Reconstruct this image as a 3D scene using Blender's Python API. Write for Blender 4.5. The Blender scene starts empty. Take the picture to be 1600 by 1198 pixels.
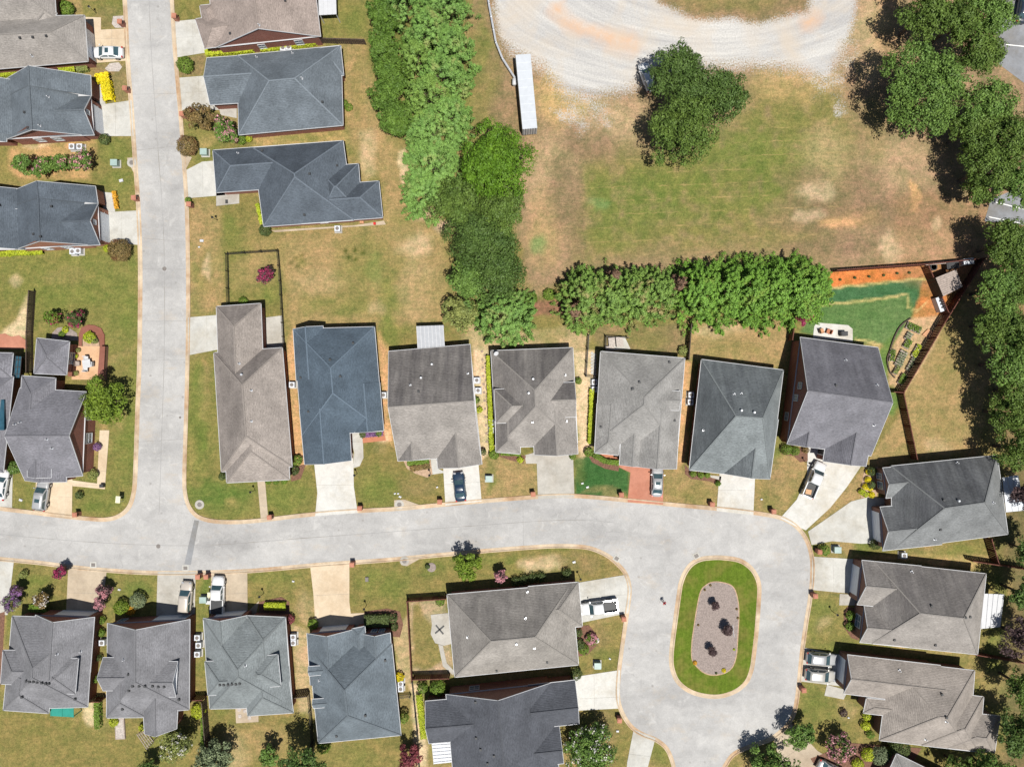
import bpy, math, random
import numpy as np
from mathutils import Vector

# ------------------------------------------------------------------ camera, sky, sun, exposure
sc = bpy.context.scene
COL = sc.collection
S, CH = 0.1, 108.0                     # metres on the ground per photo pixel, drone height
cam_d = bpy.data.cameras.new('camera'); cam = bpy.data.objects.new('camera', cam_d); COL.objects.link(cam)
cam.location = (0, 0, CH); cam.rotation_euler = (0, 0, 0)
cam_d.sensor_width = 36.0; cam_d.lens = 36.0 * CH / 160.0
cam_d.clip_end = 3000
sc.camera = cam
SUN_EL = math.radians(71.0)
SUN_AZ = math.atan2(0.45, -0.9)        # the sun stands south-south-east
world = bpy.data.worlds.new('World'); sc.world = world; world.use_nodes = True
wn = world.node_tree.nodes; wl = world.node_tree.links
sky = wn.new('ShaderNodeTexSky'); sky.sky_type = 'NISHITA'; sky.sun_disc = False
sky.sun_elevation = SUN_EL; sky.sun_rotation = SUN_AZ
wl.new(sky.outputs[0], wn['Background'].inputs[0]); wn['Background'].inputs[1].default_value = 0.052
sun_d = bpy.data.lights.new('sun', 'SUN'); sun_d.energy = 5.0; sun_d.angle = math.radians(0.5); sun_d.color = (1.0, 0.955, 0.88)
sun = bpy.data.objects.new('sun', sun_d); COL.objects.link(sun)
sd = Vector((math.sin(SUN_AZ) * math.cos(SUN_EL), math.cos(SUN_AZ) * math.cos(SUN_EL), math.sin(SUN_EL)))
sun.rotation_euler = sd.to_track_quat('Z', 'Y').to_euler(); sun.location = (40, -60, 150)
sc.cycles.max_bounces = 6; sc.cycles.diffuse_bounces = 2
sc.view_settings.view_transform = 'Standard'; sc.view_settings.look = 'None'
sc.view_settings.exposure = 0.30; sc.view_settings.gamma = 1.0
try: sc.view_settings.use_curve_mapping = False
except Exception: pass

rng = np.random.default_rng(11); random.seed(5)

# ------------------------------------------------------------------ helpers
def W(px, py, z=0.0):
    """survey helper: photo pixel at a known height above ground -> metres"""
    k = S * (1 - z / CH)
    return Vector(((px - 800) * k, (599 - py) * k, z))

def tag(o, label=None, cat=None, group=None, kind=None):
    if label: o['label'] = label
    if cat: o['category'] = cat
    if group: o['group'] = group
    if kind: o['kind'] = kind
    return o

def mk(name, verts, faces, mats, parent=None, midx=None, smooth=False):
    me = bpy.data.meshes.new(name)
    off = parent.get('_o') if parent is not None else None
    if parent is not None:
        o3 = WORLD[parent.name]
        verts = [(v[0] - o3[0], v[1] - o3[1], v[2] - o3[2]) for v in verts]
    me.from_pydata([tuple(v) for v in verts], [], faces)
    for m in (mats if isinstance(mats, (list, tuple)) else [mats]): me.materials.append(m)
    if midx is not None: me.polygons.foreach_set('material_index', midx)
    if smooth: me.polygons.foreach_set('use_smooth', [True] * len(me.polygons))
    me.update()
    o = bpy.data.objects.new(name, me); COL.objects.link(o)
    if parent is not None:
        o.parent = parent; WORLD[o.name] = WORLD[parent.name]
    else: WORLD[o.name] = (0, 0, 0)
    return o
WORLD = {}
def root(name, loc, label, cat, group=None):
    o = bpy.data.objects.new(name, None); COL.objects.link(o); o.location = loc
    o.empty_display_size = 0.3
    WORLD[o.name] = tuple(loc)
    return tag(o, label, cat, group)

class MB:
    def __init__(s): s.v = []; s.f = []; s.m = []
    def poly(s, pts, m=0):
        n = len(s.v); s.v += [tuple(p) for p in pts]; s.f.append(tuple(range(n, n + len(pts)))); s.m.append(m)
    def prism(s, pts, z0, z1, m=0, bottom=False):
        n = len(pts); pts = [(p[0], p[1]) for p in pts]
        a = sum(pts[i][0] * pts[(i + 1) % n][1] - pts[(i + 1) % n][0] * pts[i][1] for i in range(n))
        if a < 0: pts = pts[::-1]
        b = len(s.v)
        s.v += [(x, y, z0) for x, y in pts] + [(x, y, z1) for x, y in pts]
        s.f.append(tuple(range(b + n, b + 2 * n))); s.m.append(m)
        if bottom: s.f.append(tuple(range(b + n - 1, b - 1, -1))); s.m.append(m)
        for i in range(n):
            j = (i + 1) % n
            s.f.append((b + i, b + j, b + n + j, b + n + i)); s.m.append(m)
    def box(s, c, d, rz=0.0, m=0):
        ca, sa = math.cos(rz), math.sin(rz); hx, hy, hz = d[0] / 2, d[1] / 2, d[2] / 2
        pts = []
        for x, y in ((-hx, -hy), (hx, -hy), (hx, hy), (-hx, hy)):
            pts.append((c[0] + x * ca - y * sa, c[1] + x * sa + y * ca))
        s.prism(pts, c[2] - hz, c[2] + hz, m, True)
    def beam(s, p, q, w, h, m=0):
        p, q = Vector(p), Vector(q); d = q - p
        if d.length < 1e-6: return
        d.normalize(); up = Vector((0, 0, 1))
        sx = d.cross(up)
        if sx.length < 1e-4: sx = Vector((1, 0, 0))
        sx.normalize(); up = sx.cross(d); b = len(s.v)
        for e in (p, q):
            for a, c in ((-1, -1), (1, -1), (1, 1), (-1, 1)):
                s.v.append(tuple(e + sx * (a * w / 2) + up * (c * h / 2)))
        for f in ((0, 1, 2, 3), (7, 6, 5, 4), (0, 4, 5, 1), (1, 5, 6, 2), (2, 6, 7, 3), (3, 7, 4, 0)):
            s.f.append(tuple(b + i for i in f)); s.m.append(m)
    def tube(s, pts, rad, n=8, m=0):
        b = len(s.v)
        for i, p in enumerate(pts):
            p = Vector(p); d = Vector(pts[min(i + 1, len(pts) - 1)]) - Vector(pts[max(i - 1, 0)]); d.normalize()
            a = d.orthogonal().normalized(); c = d.cross(a)
            for k in range(n):
                t = 2 * math.pi * k / n
                s.v.append(tuple(p + (a * math.cos(t) + c * math.sin(t)) * rad[i]))
        for i in range(len(pts) - 1):
            for k in range(n):
                k2 = (k + 1) % n
                s.f.append((b + i * n + k, b + i * n + k2, b + (i + 1) * n + k2, b + (i + 1) * n + k)); s.m.append(m)
        s.f.append(tuple(b + (len(pts) - 1) * n + k for k in range(n))); s.m.append(m)
        s.f.append(tuple(b + k for k in range(n - 1, -1, -1))); s.m.append(m)
    def build(s, name, mats, parent=None, smooth=False):
        return mk(name, s.v, s.f, mats, parent, s.m, smooth)

def clip_poly(poly, p, n):
    out = []
    for i in range(len(poly)):
        a, b = poly[i], poly[(i + 1) % len(poly)]
        da = (a[0] - p[0]) * n[0] + (a[1] - p[1]) * n[1]; db = (b[0] - p[0]) * n[0] + (b[1] - p[1]) * n[1]
        if da >= 0: out.append(a)
        if da * db < 0:
            t = da / (da - db); out.append((a[0] + (b[0] - a[0]) * t, a[1] + (b[1] - a[1]) * t))
    return out

# ------------------------------------------------------------------ materials
def new_mat(name):
    m = bpy.data.materials.new(name); m.use_nodes = True
    nt = m.node_tree; return m, nt, nt.nodes, nt.links, nt.nodes['Principled BSDF']
def rgb(c): return (c[0], c[1], c[2], 1.0)
def setv(b, name, v):
    if name in b.inputs: b.inputs[name].default_value = v
def noise(N, L, scale, detail=4, rough=0.55, vec=None, dist=0.0):
    n = N.new('ShaderNodeTexNoise'); n.inputs['Scale'].default_value = scale; n.inputs['Detail'].default_value = detail
    n.inputs['Roughness'].default_value = rough; n.inputs['Distortion'].default_value = dist
    if vec is not None: L.new(vec, n.inputs['Vector'])
    return n.outputs['Fac']
def ramp(N, L, fac, stops):
    r = N.new('ShaderNodeValToRGB'); e = r.color_ramp.elements
    while len(e) < len(stops): e.new(0.5)
    for i, (p, c) in enumerate(stops):
        e[i].position = p; e[i].color = rgb(c) if not isinstance(c, (int, float)) else (c, c, c, 1)
    L.new(fac, r.inputs[0]); return r.outputs[0]
def mixc(N, L, fac, a, b, mode='MIX'):
    m = N.new('ShaderNodeMix'); m.data_type = 'RGBA'; m.blend_type = mode
    for sock, v in ((m.inputs[0], fac), (m.inputs[6], a), (m.inputs[7], b)):
        if isinstance(v, (int, float)): sock.default_value = v
        elif isinstance(v, tuple): sock.default_value = rgb(v)
        else: L.new(v, sock)
    return m.outputs[2]
def mathn(N, L, op, a, b=None):
    m = N.new('ShaderNodeMath'); m.operation = op
    for i, v in enumerate((a, b)):
        if v is None: continue
        if isinstance(v, (int, float)): m.inputs[i].default_value = v
        else: L.new(v, m.inputs[i])
    return m.outputs[0]
def wpos(N): return N.new('ShaderNodeNewGeometry').outputs['Position']
def mapping(N, L, vec, scale=(1, 1, 1), rot=(0, 0, 0)):
    m = N.new('ShaderNodeMapping'); m.inputs['Scale'].default_value = scale; m.inputs['Rotation'].default_value = rot
    L.new(vec, m.inputs[0]); return m.outputs[0]
def bump(N, L, b, h, strength, dist=0.05):
    n = N.new('ShaderNodeBump'); n.inputs['Strength'].default_value = strength; n.inputs['Distance'].default_value = dist
    L.new(h, n.inputs['Height']); L.new(n.outputs[0], b.inputs['Normal'])

def plain(name, c, rough=0.6, metal=0.0, vary=0.12, scale=1.5, coat=0.0, spec=0.4):
    m, nt, N, L, b = new_mat(name)
    f = noise(N, L, scale, 4, 0.6, wpos(N))
    lo = tuple(x * (1 - vary) for x in c); hi = tuple(min(1, x * (1 + vary)) for x in c)
    L.new(ramp(N, L, f, [(0.3, lo), (0.7, hi)]), b.inputs['Base Color'])
    b.inputs['Roughness'].default_value = rough; b.inputs['Metallic'].default_value = metal
    setv(b, 'Coat Weight', coat); setv(b, 'Specular IOR Level', spec)
    return m
def concrete(name, c, vary=0.12, stain=(0.75, 0.68, 0.58)):
    m, nt, N, L, b = new_mat(name); p = wpos(N)
    f1 = noise(N, L, 0.35, 5, 0.65, p); f2 = noise(N, L, 9.0, 3, 0.6, p)
    col = ramp(N, L, f1, [(0.3, tuple(x * (1 - vary) for x in c)), (0.7, tuple(min(1, x * (1 + vary * .6)) for x in c))])
    col = mixc(N, L, 0.35, col, ramp(N, L, f2, [(0.3, 0.75), (0.7, 1.1)]), 'MULTIPLY')
    f3 = noise(N, L, 0.16, 4, 0.7, mapping(N, L, p, (1, 1, 1), (0, 0, 0.4)))
    col = mixc(N, L, ramp(N, L, f3, [(0.46, 0.0), (0.66, 0.9)]), col, mixc(N, L, 1.0, col, stain, 'MULTIPLY'))
    f4 = noise(N, L, 1.1, 5, 0.75, p, 0.7); col = mixc(N, L, 0.55, col, ramp(N, L, f4, [(0.36, 0.84), (0.64, 1.08)]), 'MULTIPLY')
    L.new(col, b.inputs['Base Color']); b.inputs['Roughness'].default_value = 0.9; setv(b, 'Specular IOR Level', 0.2)
    bump(N, L, b, f2, 0.3, 0.01)
    return m
def roof_mat(name, c, streak=0.0):
    m, nt, N, L, b = new_mat(name); p = wpos(N)
    f1 = noise(N, L, 5.0, 2, 0.7, mapping(N, L, p, (0.55, 0.55, 3.2)))
    f2 = noise(N, L, 0.3, 4, 0.6, p); f3 = noise(N, L, 4.5, 3, 0.8, p)
    col = ramp(N, L, f1, [(0.28, tuple(x * 0.72 for x in c)), (0.5, c), (0.74, tuple(x * 1.26 for x in c))])
    col = mixc(N, L, 0.8, col, ramp(N, L, f2, [(0.34, 0.78), (0.66, 1.14)]), 'MULTIPLY')
    fv = noise(N, L, 1.0, 4, 0.6, mapping(N, L, p, (0.5, 0.5, 0.06))); col = mixc(N, L, 0.5, col, ramp(N, L, fv, [(0.36, 0.82), (0.64, 1.12)]), 'MULTIPLY')
    col = mixc(N, L, 0.35, col, ramp(N, L, f3, [(0.3, 0.62), (0.7, 1.25)]), 'MULTIPLY')
    w = N.new('ShaderNodeTexWave'); w.wave_type = 'BANDS'; w.bands_direction = 'Z'; w.inputs['Scale'].default_value = 2.6
    w.inputs['Distortion'].default_value = 0.6; L.new(p, w.inputs['Vector'])
    col = mixc(N, L, 0.22, col, ramp(N, L, w.outputs['Fac'], [(0.2, 0.65), (0.8, 1.12)]), 'MULTIPLY')
    if streak > 0:   # algae streaks, plus painted shade that deepens the contrast between slopes
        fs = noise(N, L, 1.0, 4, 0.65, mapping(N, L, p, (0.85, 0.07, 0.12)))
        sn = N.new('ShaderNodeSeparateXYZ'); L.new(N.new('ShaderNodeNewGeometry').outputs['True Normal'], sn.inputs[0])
        off_sun = mathn(N, L, 'ADD', sn.outputs[1], mathn(N, L, 'MULTIPLY', sn.outputs[0], -0.45))     # slopes turned from the sun take both algae and painted shade
        off_sun = ramp(N, L, off_sun, [(0.05, 0.0), (0.28, 1.0)])
        col = mixc(N, L, mathn(N, L, 'MULTIPLY', off_sun, ramp(N, L, fs, [(0.32, min(1.0, streak * 1.25)), (0.72, streak * 0.45)])), col, mixc(N, L, 1.0, col, (0.36, 0.36, 0.39), 'MULTIPLY'))
    L.new(col, b.inputs['Base Color']); b.inputs['Roughness'].default_value = 0.92; setv(b, 'Specular IOR Level', 0.15)
    bump(N, L, b, mathn(N, L, 'ADD', f1, w.outputs['Fac']), 0.5, 0.02)
    return m
def brick_mat(name, c1, c2, mortar, scale=1.0):
    m, nt, N, L, b = new_mat(name)
    t = N.new('ShaderNodeTexCoord'); geo = N.new('ShaderNodeNewGeometry')
    sx = N.new('ShaderNodeSeparateXYZ'); L.new(geo.outputs['Position'], sx.inputs[0])
    cx = N.new('ShaderNodeCombineXYZ')
    L.new(mathn(N, L, 'ADD', sx.outputs[0], sx.outputs[1]), cx.inputs[0]); L.new(sx.outputs[2], cx.inputs[1])
    br = N.new('ShaderNodeTexBrick'); L.new(cx.outputs[0], br.inputs['Vector'])
    br.inputs['Scale'].default_value = scale; br.inputs['Brick Width'].default_value = 0.22; br.inputs['Row Height'].default_value = 0.075
    br.inputs['Mortar Size'].default_value = 0.009
    br.inputs['Color1'].default_value = rgb(c1); br.inputs['Color2'].default_value = rgb(c2); br.inputs['Mortar'].default_value = rgb(mortar)
    f = noise(N, L, 0.8, 4, 0.6, geo.outputs['Position'])
    L.new(mixc(N, L, 0.5, br.outputs[0], ramp(N, L, f, [(0.3, 0.7), (0.7, 1.15)]), 'MULTIPLY'), b.inputs['Base Color'])
    b.inputs['Roughness'].default_value = 0.9
    return m
def leaf_mat(name, c, vary=0.34, second=None, rough=0.6, patch=0.5):
    m, nt, N, L, b = new_mat(name)
    geo = N.new('ShaderNodeNewGeometry'); r = geo.outputs['Random Per Island']
    col = ramp(N, L, r, [(0.0, tuple(x * (1 - vary) for x in c)), (0.55, c), (1.0, tuple(min(1, x * (1 + vary)) for x in c))])
    f = noise(N, L, 0.55, 3, 0.6, geo.outputs['Position'])
    col = mixc(N, L, patch, col, ramp(N, L, f, [(0.32, (0.55, 0.64, 0.55)), (0.68, (1.3, 1.22, 1.0))]), 'MULTIPLY')
    if second:
        f2 = noise(N, L, 0.33, 3, 0.6, geo.outputs['Position'])
        col = mixc(N, L, ramp(N, L, f2, [(0.56, 0.0), (0.68, 0.85)]), col, second)
    L.new(col, b.inputs['Base Color']); b.inputs['Roughness'].default_value = rough; setv(b, 'Specular IOR Level', 0.25)
    tr = N.new('ShaderNodeBsdfTranslucent'); L.new(col, tr.inputs[0])
    mx = N.new('ShaderNodeMixShader'); mx.inputs[0].default_value = 0.06
    L.new(b.outputs[0], mx.inputs[1]); L.new(tr.outputs[0], mx.inputs[2]); L.new(mx.outputs[0], N['Material Output'].inputs[0])
    return m
def paint(name, c, metal=0.0): 
    m, nt, N, L, b = new_mat(name)
    f = noise(N, L, 3.0, 3, 0.5, wpos(N))
    L.new(ramp(N, L, f, [(0.3, tuple(x * .94 for x in c)), (0.7, c)]), b.inputs['Base Color'])
    b.inputs['Roughness'].default_value = 0.35; b.inputs['Metallic'].default_value = metal; setv(b, 'Coat Weight', 0.7); setv(b, 'Coat Roughness', 0.08)
    return m
def glass(name, c): 
    m, nt, N, L, b = new_mat(name)
    f = noise(N, L, 2.0, 2, 0.5, wpos(N))
    L.new(ramp(N, L, f, [(0.3, tuple(x * .7 for x in c)), (0.7, c)]), b.inputs['Base Color'])
    b.inputs['Roughness'].default_value = 0.06; setv(b, 'Specular IOR Level', 0.8); return m

M = {}
M['road'] = None
def road_material():
    m, nt, N, L, b = new_mat('road_asphalt'); p = wpos(N)
    f1 = noise(N, L, 0.07, 5, 0.6, p); f2 = noise(N, L, 4.5, 4, 0.8, p); f3 = noise(N, L, 0.6, 6, 0.75, p, 0.6)
    col = ramp(N, L, f1, [(0.34, (0.305, 0.302, 0.298)), (0.5, (0.36, 0.357, 0.352)), (0.66, (0.415, 0.41, 0.40))])
    col = mixc(N, L, 0.5, col, ramp(N, L, f2, [(0.34, 0.80), (0.66, 1.14)]), 'MULTIPLY')
    col = mixc(N, L, 0.6, col, ramp(N, L, f3, [(0.34, 0.82), (0.66, 1.12)]), 'MULTIPLY')
    n2 = N.new('ShaderNodeTexNoise'); n2.inputs['Scale'].default_value = 0.5; n2.inputs['Detail'].default_value = 5; L.new(p, n2.inputs['Vector'])
    wv = mixc(N, L, 0.1, p, n2.outputs['Color'], 'ADD'); 
    vm = N.new('ShaderNodeVectorMath'); vm.operation = 'MULTIPLY_ADD'; L.new(n2.outputs['Color'], vm.inputs[0]); vm.inputs[1].default_value = (2.2, 2.2, 0); L.new(p, vm.inputs[2])
    v = N.new('ShaderNodeTexVoronoi'); v.feature = 'DISTANCE_TO_EDGE'; v.inputs['Scale'].default_value = 0.13; L.new(vm.outputs[0], v.inputs['Vector'])
    crack = ramp(N, L, v.outputs['Distance'], [(0.0, 0.84), (0.007, 1.0)])
    fc = noise(N, L, 0.12, 3, 0.5, p)
    crack = mixc(N, L, ramp(N, L, fc, [(0.45, 0.0), (0.6, 0.8)]), (1.0, 1.0, 1.0), crack)
    col = mixc(N, L, 1.0, col, crack, 'MULTIPLY')
    ft = noise(N, L, 0.2, 5, 0.75, mapping(N, L, p, (1, 1.7, 1)))
    col = mixc(N, L, ramp(N, L, ft, [(0.55, 0.0), (0.74, 0.6)]), col, (0.40, 0.345, 0.28))
    fd = noise(N, L, 0.11, 4, 0.6, mapping(N, L, p, (0.7, 2.0, 1), (0, 0, 0.05)))
    col = mixc(N, L, ramp(N, L, fd, [(0.5, 0.0), (0.7, 0.7)]), col, mixc(N, L, 1.0, col, (0.74, 0.74, 0.75), 'MULTIPLY'))
    fo = N.new('ShaderNodeTexVoronoi'); fo.inputs['Scale'].default_value = 0.35; L.new(p, fo.inputs['Vector'])
    col = mixc(N, L, ramp(N, L, fo.outputs['Distance'], [(0.03, 0.6), (0.09, 0.0)]), col, (0.20, 0.19, 0.18))
    fw = noise(N, L, 0.4, 4, 0.7, p, 1.0); col = mixc(N, L, ramp(N, L, fw, [(0.58, 0.0), (0.72, 0.45)]), col, (0.50, 0.495, 0.48))
    L.new(col, b.inputs['Base Color']); b.inputs['Roughness'].default_value = 0.9; setv(b, 'Specular IOR Level', 0.2)
    bump(N, L, b, f2, 0.4, 0.01)
    return m
M['road'] = road_material()
M['seam'] = concrete('road_seam', (0.285, 0.285, 0.285))
M['patch'] = concrete('road_patch', (0.235, 0.243, 0.255))
M['gutter'] = concrete('gutter_concrete', (0.50, 0.405, 0.295), 0.28, (0.72, 0.56, 0.44))
M['conc_white'] = concrete('driveway_white', (0.52, 0.516, 0.49), 0.10, (0.85, 0.8, 0.72))
M['conc_light'] = concrete('driveway_light', (0.455, 0.452, 0.425), 0.14, (0.8, 0.76, 0.7))
M['conc_cream'] = concrete('driveway_cream', (0.54, 0.445, 0.325), 0.10, (0.85, 0.8, 0.75))
M['conc_grey'] = concrete('driveway_grey', (0.40, 0.385, 0.35), 0.16, (0.75, 0.72, 0.68))
M['conc_tan'] = concrete('driveway_tan', (0.42, 0.35, 0.265), 0.16, (0.78, 0.74, 0.7))
M['paver'] = concrete('brick_paver', (0.42, 0.19, 0.13), 0.12, (0.85, 0.75, 0.7))
M['paver_dark'] = concrete('maroon_paver', (0.23, 0.095, 0.07), 0.15)
M['paver_tan'] = concrete('tan_paver', (0.56, 0.36, 0.22), 0.12)
M['lot'] = concrete('parking_asphalt', (0.23, 0.24, 0.26), 0.15)
M['white_line'] = plain('white_paint_line', (0.75, 0.75, 0.73), 0.7)
M['brick'] = brick_mat('red_brick', (0.235, 0.062, 0.042), (0.17, 0.046, 0.034), (0.30, 0.20, 0.15))
M['brick_brown'] = brick_mat('brown_brick', (0.22, 0.09, 0.06), (0.16, 0.065, 0.045), (0.27, 0.20, 0.16))
M['brick_tan'] = brick_mat('orange_brick', (0.38, 0.13, 0.075), (0.30, 0.10, 0.06), (0.36, 0.25, 0.18))
M['white'] = plain('white_trim', (0.46, 0.47, 0.49), 0.5, vary=.05)
M['siding'] = plain('white_siding', (0.52, 0.55, 0.60), 0.6, vary=.05)
M['gdoor'] = plain('garage_door_paint', (0.66, 0.69, 0.74), 0.45, vary=.04)
M['pane'] = glass('window_glass', (0.16, 0.22, 0.28))
M['cglass'] = glass('car_glass', (0.045, 0.085, 0.10))
M['tyre'] = plain('tyre_rubber', (0.02, 0.02, 0.022), 0.8)
M['rim'] = plain('wheel_metal', (0.45, 0.46, 0.48), 0.35, 0.8)
M['black'] = plain('black_metal', (0.016, 0.016, 0.018), 0.45)
M['dark'] = plain('dark_plastic', (0.035, 0.037, 0.04), 0.6)
M['galv'] = plain('galvanised_metal', (0.55, 0.57, 0.6), 0.35, 0.5)
M['wood_red'] = plain('red_brown_fence_wood', (0.105, 0.034, 0.022), 0.8, vary=.3, scale=3)
M['wood_dark'] = plain('dark_fence_wood', (0.07, 0.05, 0.038), 0.85, vary=.3, scale=3)
M['wood_grey'] = plain('weathered_wood', (0.30, 0.25, 0.22), 0.85, vary=.25, scale=3)
M['wood_tan'] = plain('tan_wood', (0.45, 0.24, 0.13), 0.85, vary=.2, scale=3)
M['bark'] = plain('bark', (0.10, 0.075, 0.055), 0.9, vary=.3, scale=4)
M['bark_grey'] = plain('dead_grey_twig', (0.22, 0.18, 0.165), 0.9, vary=.3, scale=4)
M['green_box'] = plain('transformer_green', (0.27, 0.36, 0.34), 0.5)
M['teal'] = plain('teal_canvas', (0.015, 0.21, 0.165), 0.7)
M['yellow'] = plain('yellow_plastic', (0.75, 0.55, 0.03), 0.5)
M['red'] = plain('red_plastic', (0.5, 0.02, 0.02), 0.4)
M['bin'] = plain('bin_cream', (0.62, 0.60, 0.42), 0.5)
M['taillight'] = plain('tail_light', (0.35, 0.01, 0.01), 0.2)
M['headlight'] = plain('head_light', (0.3, 0.31, 0.33), 0.1)
M['stone'] = plain('grey_stone', (0.38, 0.34, 0.31), 0.9, vary=.3, scale=5)
M['mulch'] = plain('mulch', (0.145, 0.075, 0.05), 0.95, vary=.45, scale=6)
M['mulch_grey'] = plain('grey_mulch', (0.235, 0.195, 0.178), 0.95, vary=.28, scale=5)
M['soil'] = plain('garden_soil', (0.36, 0.25, 0.17), 0.95, vary=.25, scale=3)
M['dark_iron'] = plain('rusty_iron', (.16, .145, .135), .7, vary=.25, scale=8)
M['skylight'] = glass('skylight_glass', (0.03, 0.09, 0.13))
M['clay'] = plain('terracotta', (0.38, 0.15, 0.08), 0.8)

LEAF = {
 'oak': leaf_mat('leaf_oak', (0.100, 0.160, 0.032)), 'darkoak': leaf_mat('leaf_dark_oak', (0.075, 0.128, 0.030)),
 'mid': leaf_mat('leaf_mid', (0.120, 0.205, 0.045)), 'bright': leaf_mat('leaf_bright', (0.098, 0.195, 0.016)),
 'cyp': leaf_mat('leaf_cypress', (0.150, 0.272, 0.064), .35, (0.25, 0.29, 0.09)),
 'cyp2': leaf_mat('leaf_cypress_yellowish', (0.155, 0.258, 0.055), .35, (0.30, 0.22, 0.10)),
 'spring': leaf_mat('leaf_spring', (0.150, 0.222, 0.026)), 'cyph': leaf_mat('leaf_hedge_cypress', (0.138, 0.272, 0.040), .35, (0.20, 0.28, 0.05)),
 'holly': leaf_mat('leaf_holly', (0.095, 0.170, 0.028)), 'dead': leaf_mat('leaf_dead', (0.17, 0.10, 0.068), .5),
 'box': leaf_mat('leaf_boxwood', (0.125, 0.20, 0.028)), 'boxdark': leaf_mat('leaf_dark_boxwood', (0.075, 0.105, 0.034)),
 'lime': leaf_mat('leaf_lime', (0.36, 0.42, 0.03), .3), 'yellow': leaf_mat('leaf_yellow', (0.68, 0.56, 0.015), .25),
 'olive': leaf_mat('leaf_olive', (0.21, 0.24, 0.075)), 'brown': leaf_mat('leaf_brown', (0.19, 0.135, 0.055), .5, (0.22, 0.09, 0.05)),
 'plum': leaf_mat('leaf_plum', (0.085, 0.055, 0.06)), 'redl': leaf_mat('leaf_red', (0.20, 0.05, 0.065)),
 'pink': leaf_mat('blossom_pink', (0.48, 0.22, 0.27), .4), 'magenta': leaf_mat('blossom_magenta', (0.30, 0.03, 0.10), .4),
 'purple': leaf_mat('blossom_purple', (0.20, 0.10, 0.25), .4), 'whitef': leaf_mat('blossom_white', (0.7, 0.66, 0.68), .2),
 'grey': leaf_mat('leaf_grey_green', (0.17, 0.21, 0.12)), 'orange': leaf_mat('blossom_orange', (0.62, 0.32, 0.03), .3),
}

# ------------------------------------------------------------------ the ground (one sheet, its own earth and grass colours)
def vnoise(x, y, seed):
    r = np.random.default_rng(seed); T = r.random((256, 256))
    xi = np.floor(x).astype(int); yi = np.floor(y).astype(int); fx = x - xi; fy = y - yi
    fx = fx * fx * (3 - 2 * fx); fy = fy * fy * (3 - 2 * fy)
    a = T[xi % 256, yi % 256]; b = T[(xi + 1) % 256, yi % 256]; c = T[xi % 256, (yi + 1) % 256]; d = T[(xi + 1) % 256, (yi + 1) % 256]
    return (a * (1 - fx) + b * fx) * (1 - fy) + (c * (1 - fx) + d * fx) * fy
def fbm(x, y, sc_, seed, o=4):
    t = 0; amp = .5
    for i in range(o):
        t = t + amp * vnoise(x * sc_ * 2 ** i + 500, y * sc_ * 2 ** i + 500, seed + i); amp *= .5
    return t / (1 - .5 ** o)
STEP = 0.34
core_x = np.arange(-84, 84.01, STEP); core_y = np.arange(-66, 66.01, STEP)
out = np.array([6, 14, 30, 60, 120, 260, 600.])
gx = np.concatenate([-84 - out[::-1], core_x, core_x[-1] + out]); gy = np.concatenate([-66 - out[::-1], core_y, core_y[-1] + out])
GX, GY = np.meshgrid(gx, gy, indexing='ij')
PX = GX / S + 800; PY = 599 - GY / S
wx = PX + (fbm(PX, PY, 1 / 28, 3) - .5) * 26; wy = PY + (fbm(PX, PY, 1 / 28, 9) - .5) * 26     # ragged natural borders
sx_ = PX + (fbm(PX, PY, 1 / 16, 5) - .5) * 7; sy_ = PY + (fbm(PX, PY, 1 / 16, 7) - .5) * 7
def sdf(poly, X, Y):
    P = np.array(poly, float); d = np.full(X.shape, 1e9); inside = np.zeros(X.shape, bool)
    for i in range(len(P)):
        a = P[i]; b = P[(i + 1) % len(P)]; e = b - a
        t = np.clip(((X - a[0]) * e[0] + (Y - a[1]) * e[1]) / (e @ e + 1e-9), 0, 1)
        d = np.minimum(d, np.hypot(X - a[0] - t * e[0], Y - a[1] - t * e[1]))
        c = ((a[1] > Y) != (b[1] > Y)) & (X < (b[0] - a[0]) * (Y - a[1]) / (b[1] - a[1] + 1e-12) + a[0])
        inside ^= c
    return np.where(inside, -d, d)
G_ = dict(lawn=(.178, .154, .060), green=(.120, .150, .040), rich=(.075, .135, .030), dry=(.285, .205, .110), tan=(.40, .30, .20), clay=(.48, .285, .165),
          sand=(.57, .44, .33), field=(.250, .175, .118), olive=(.165, .156, .056), turf=(.024, .095, .030), gravel=(.60, .585, .56), brown=(.205, .150, .092),
          pink=(.46, .33, .275), straw=(.39, .275, .142), dark=(.11, .08, .06), red=(.47, .16, .055), umber=(.172, .124, .084))
BASE = np.empty(GX.shape + (3,)); BASE[:] = G_['lawn']
n1 = fbm(PX, PY, 1 / 60, 21)[..., None]
BASE[:] = BASE * (1 - np.clip((n1 - .45) * 3, 0, 1) * .7) + np.array(G_['dry']) * np.clip((n1 - .45) * 3, 0, 1) * .7
n2 = fbm(PX, PY, 1 / 45, 33)[..., None]
k = np.clip((n2 - .5) * 4, 0, 1) * .6; BASE[:] = BASE * (1 - k) + np.array(G_['green']) * k
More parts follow.
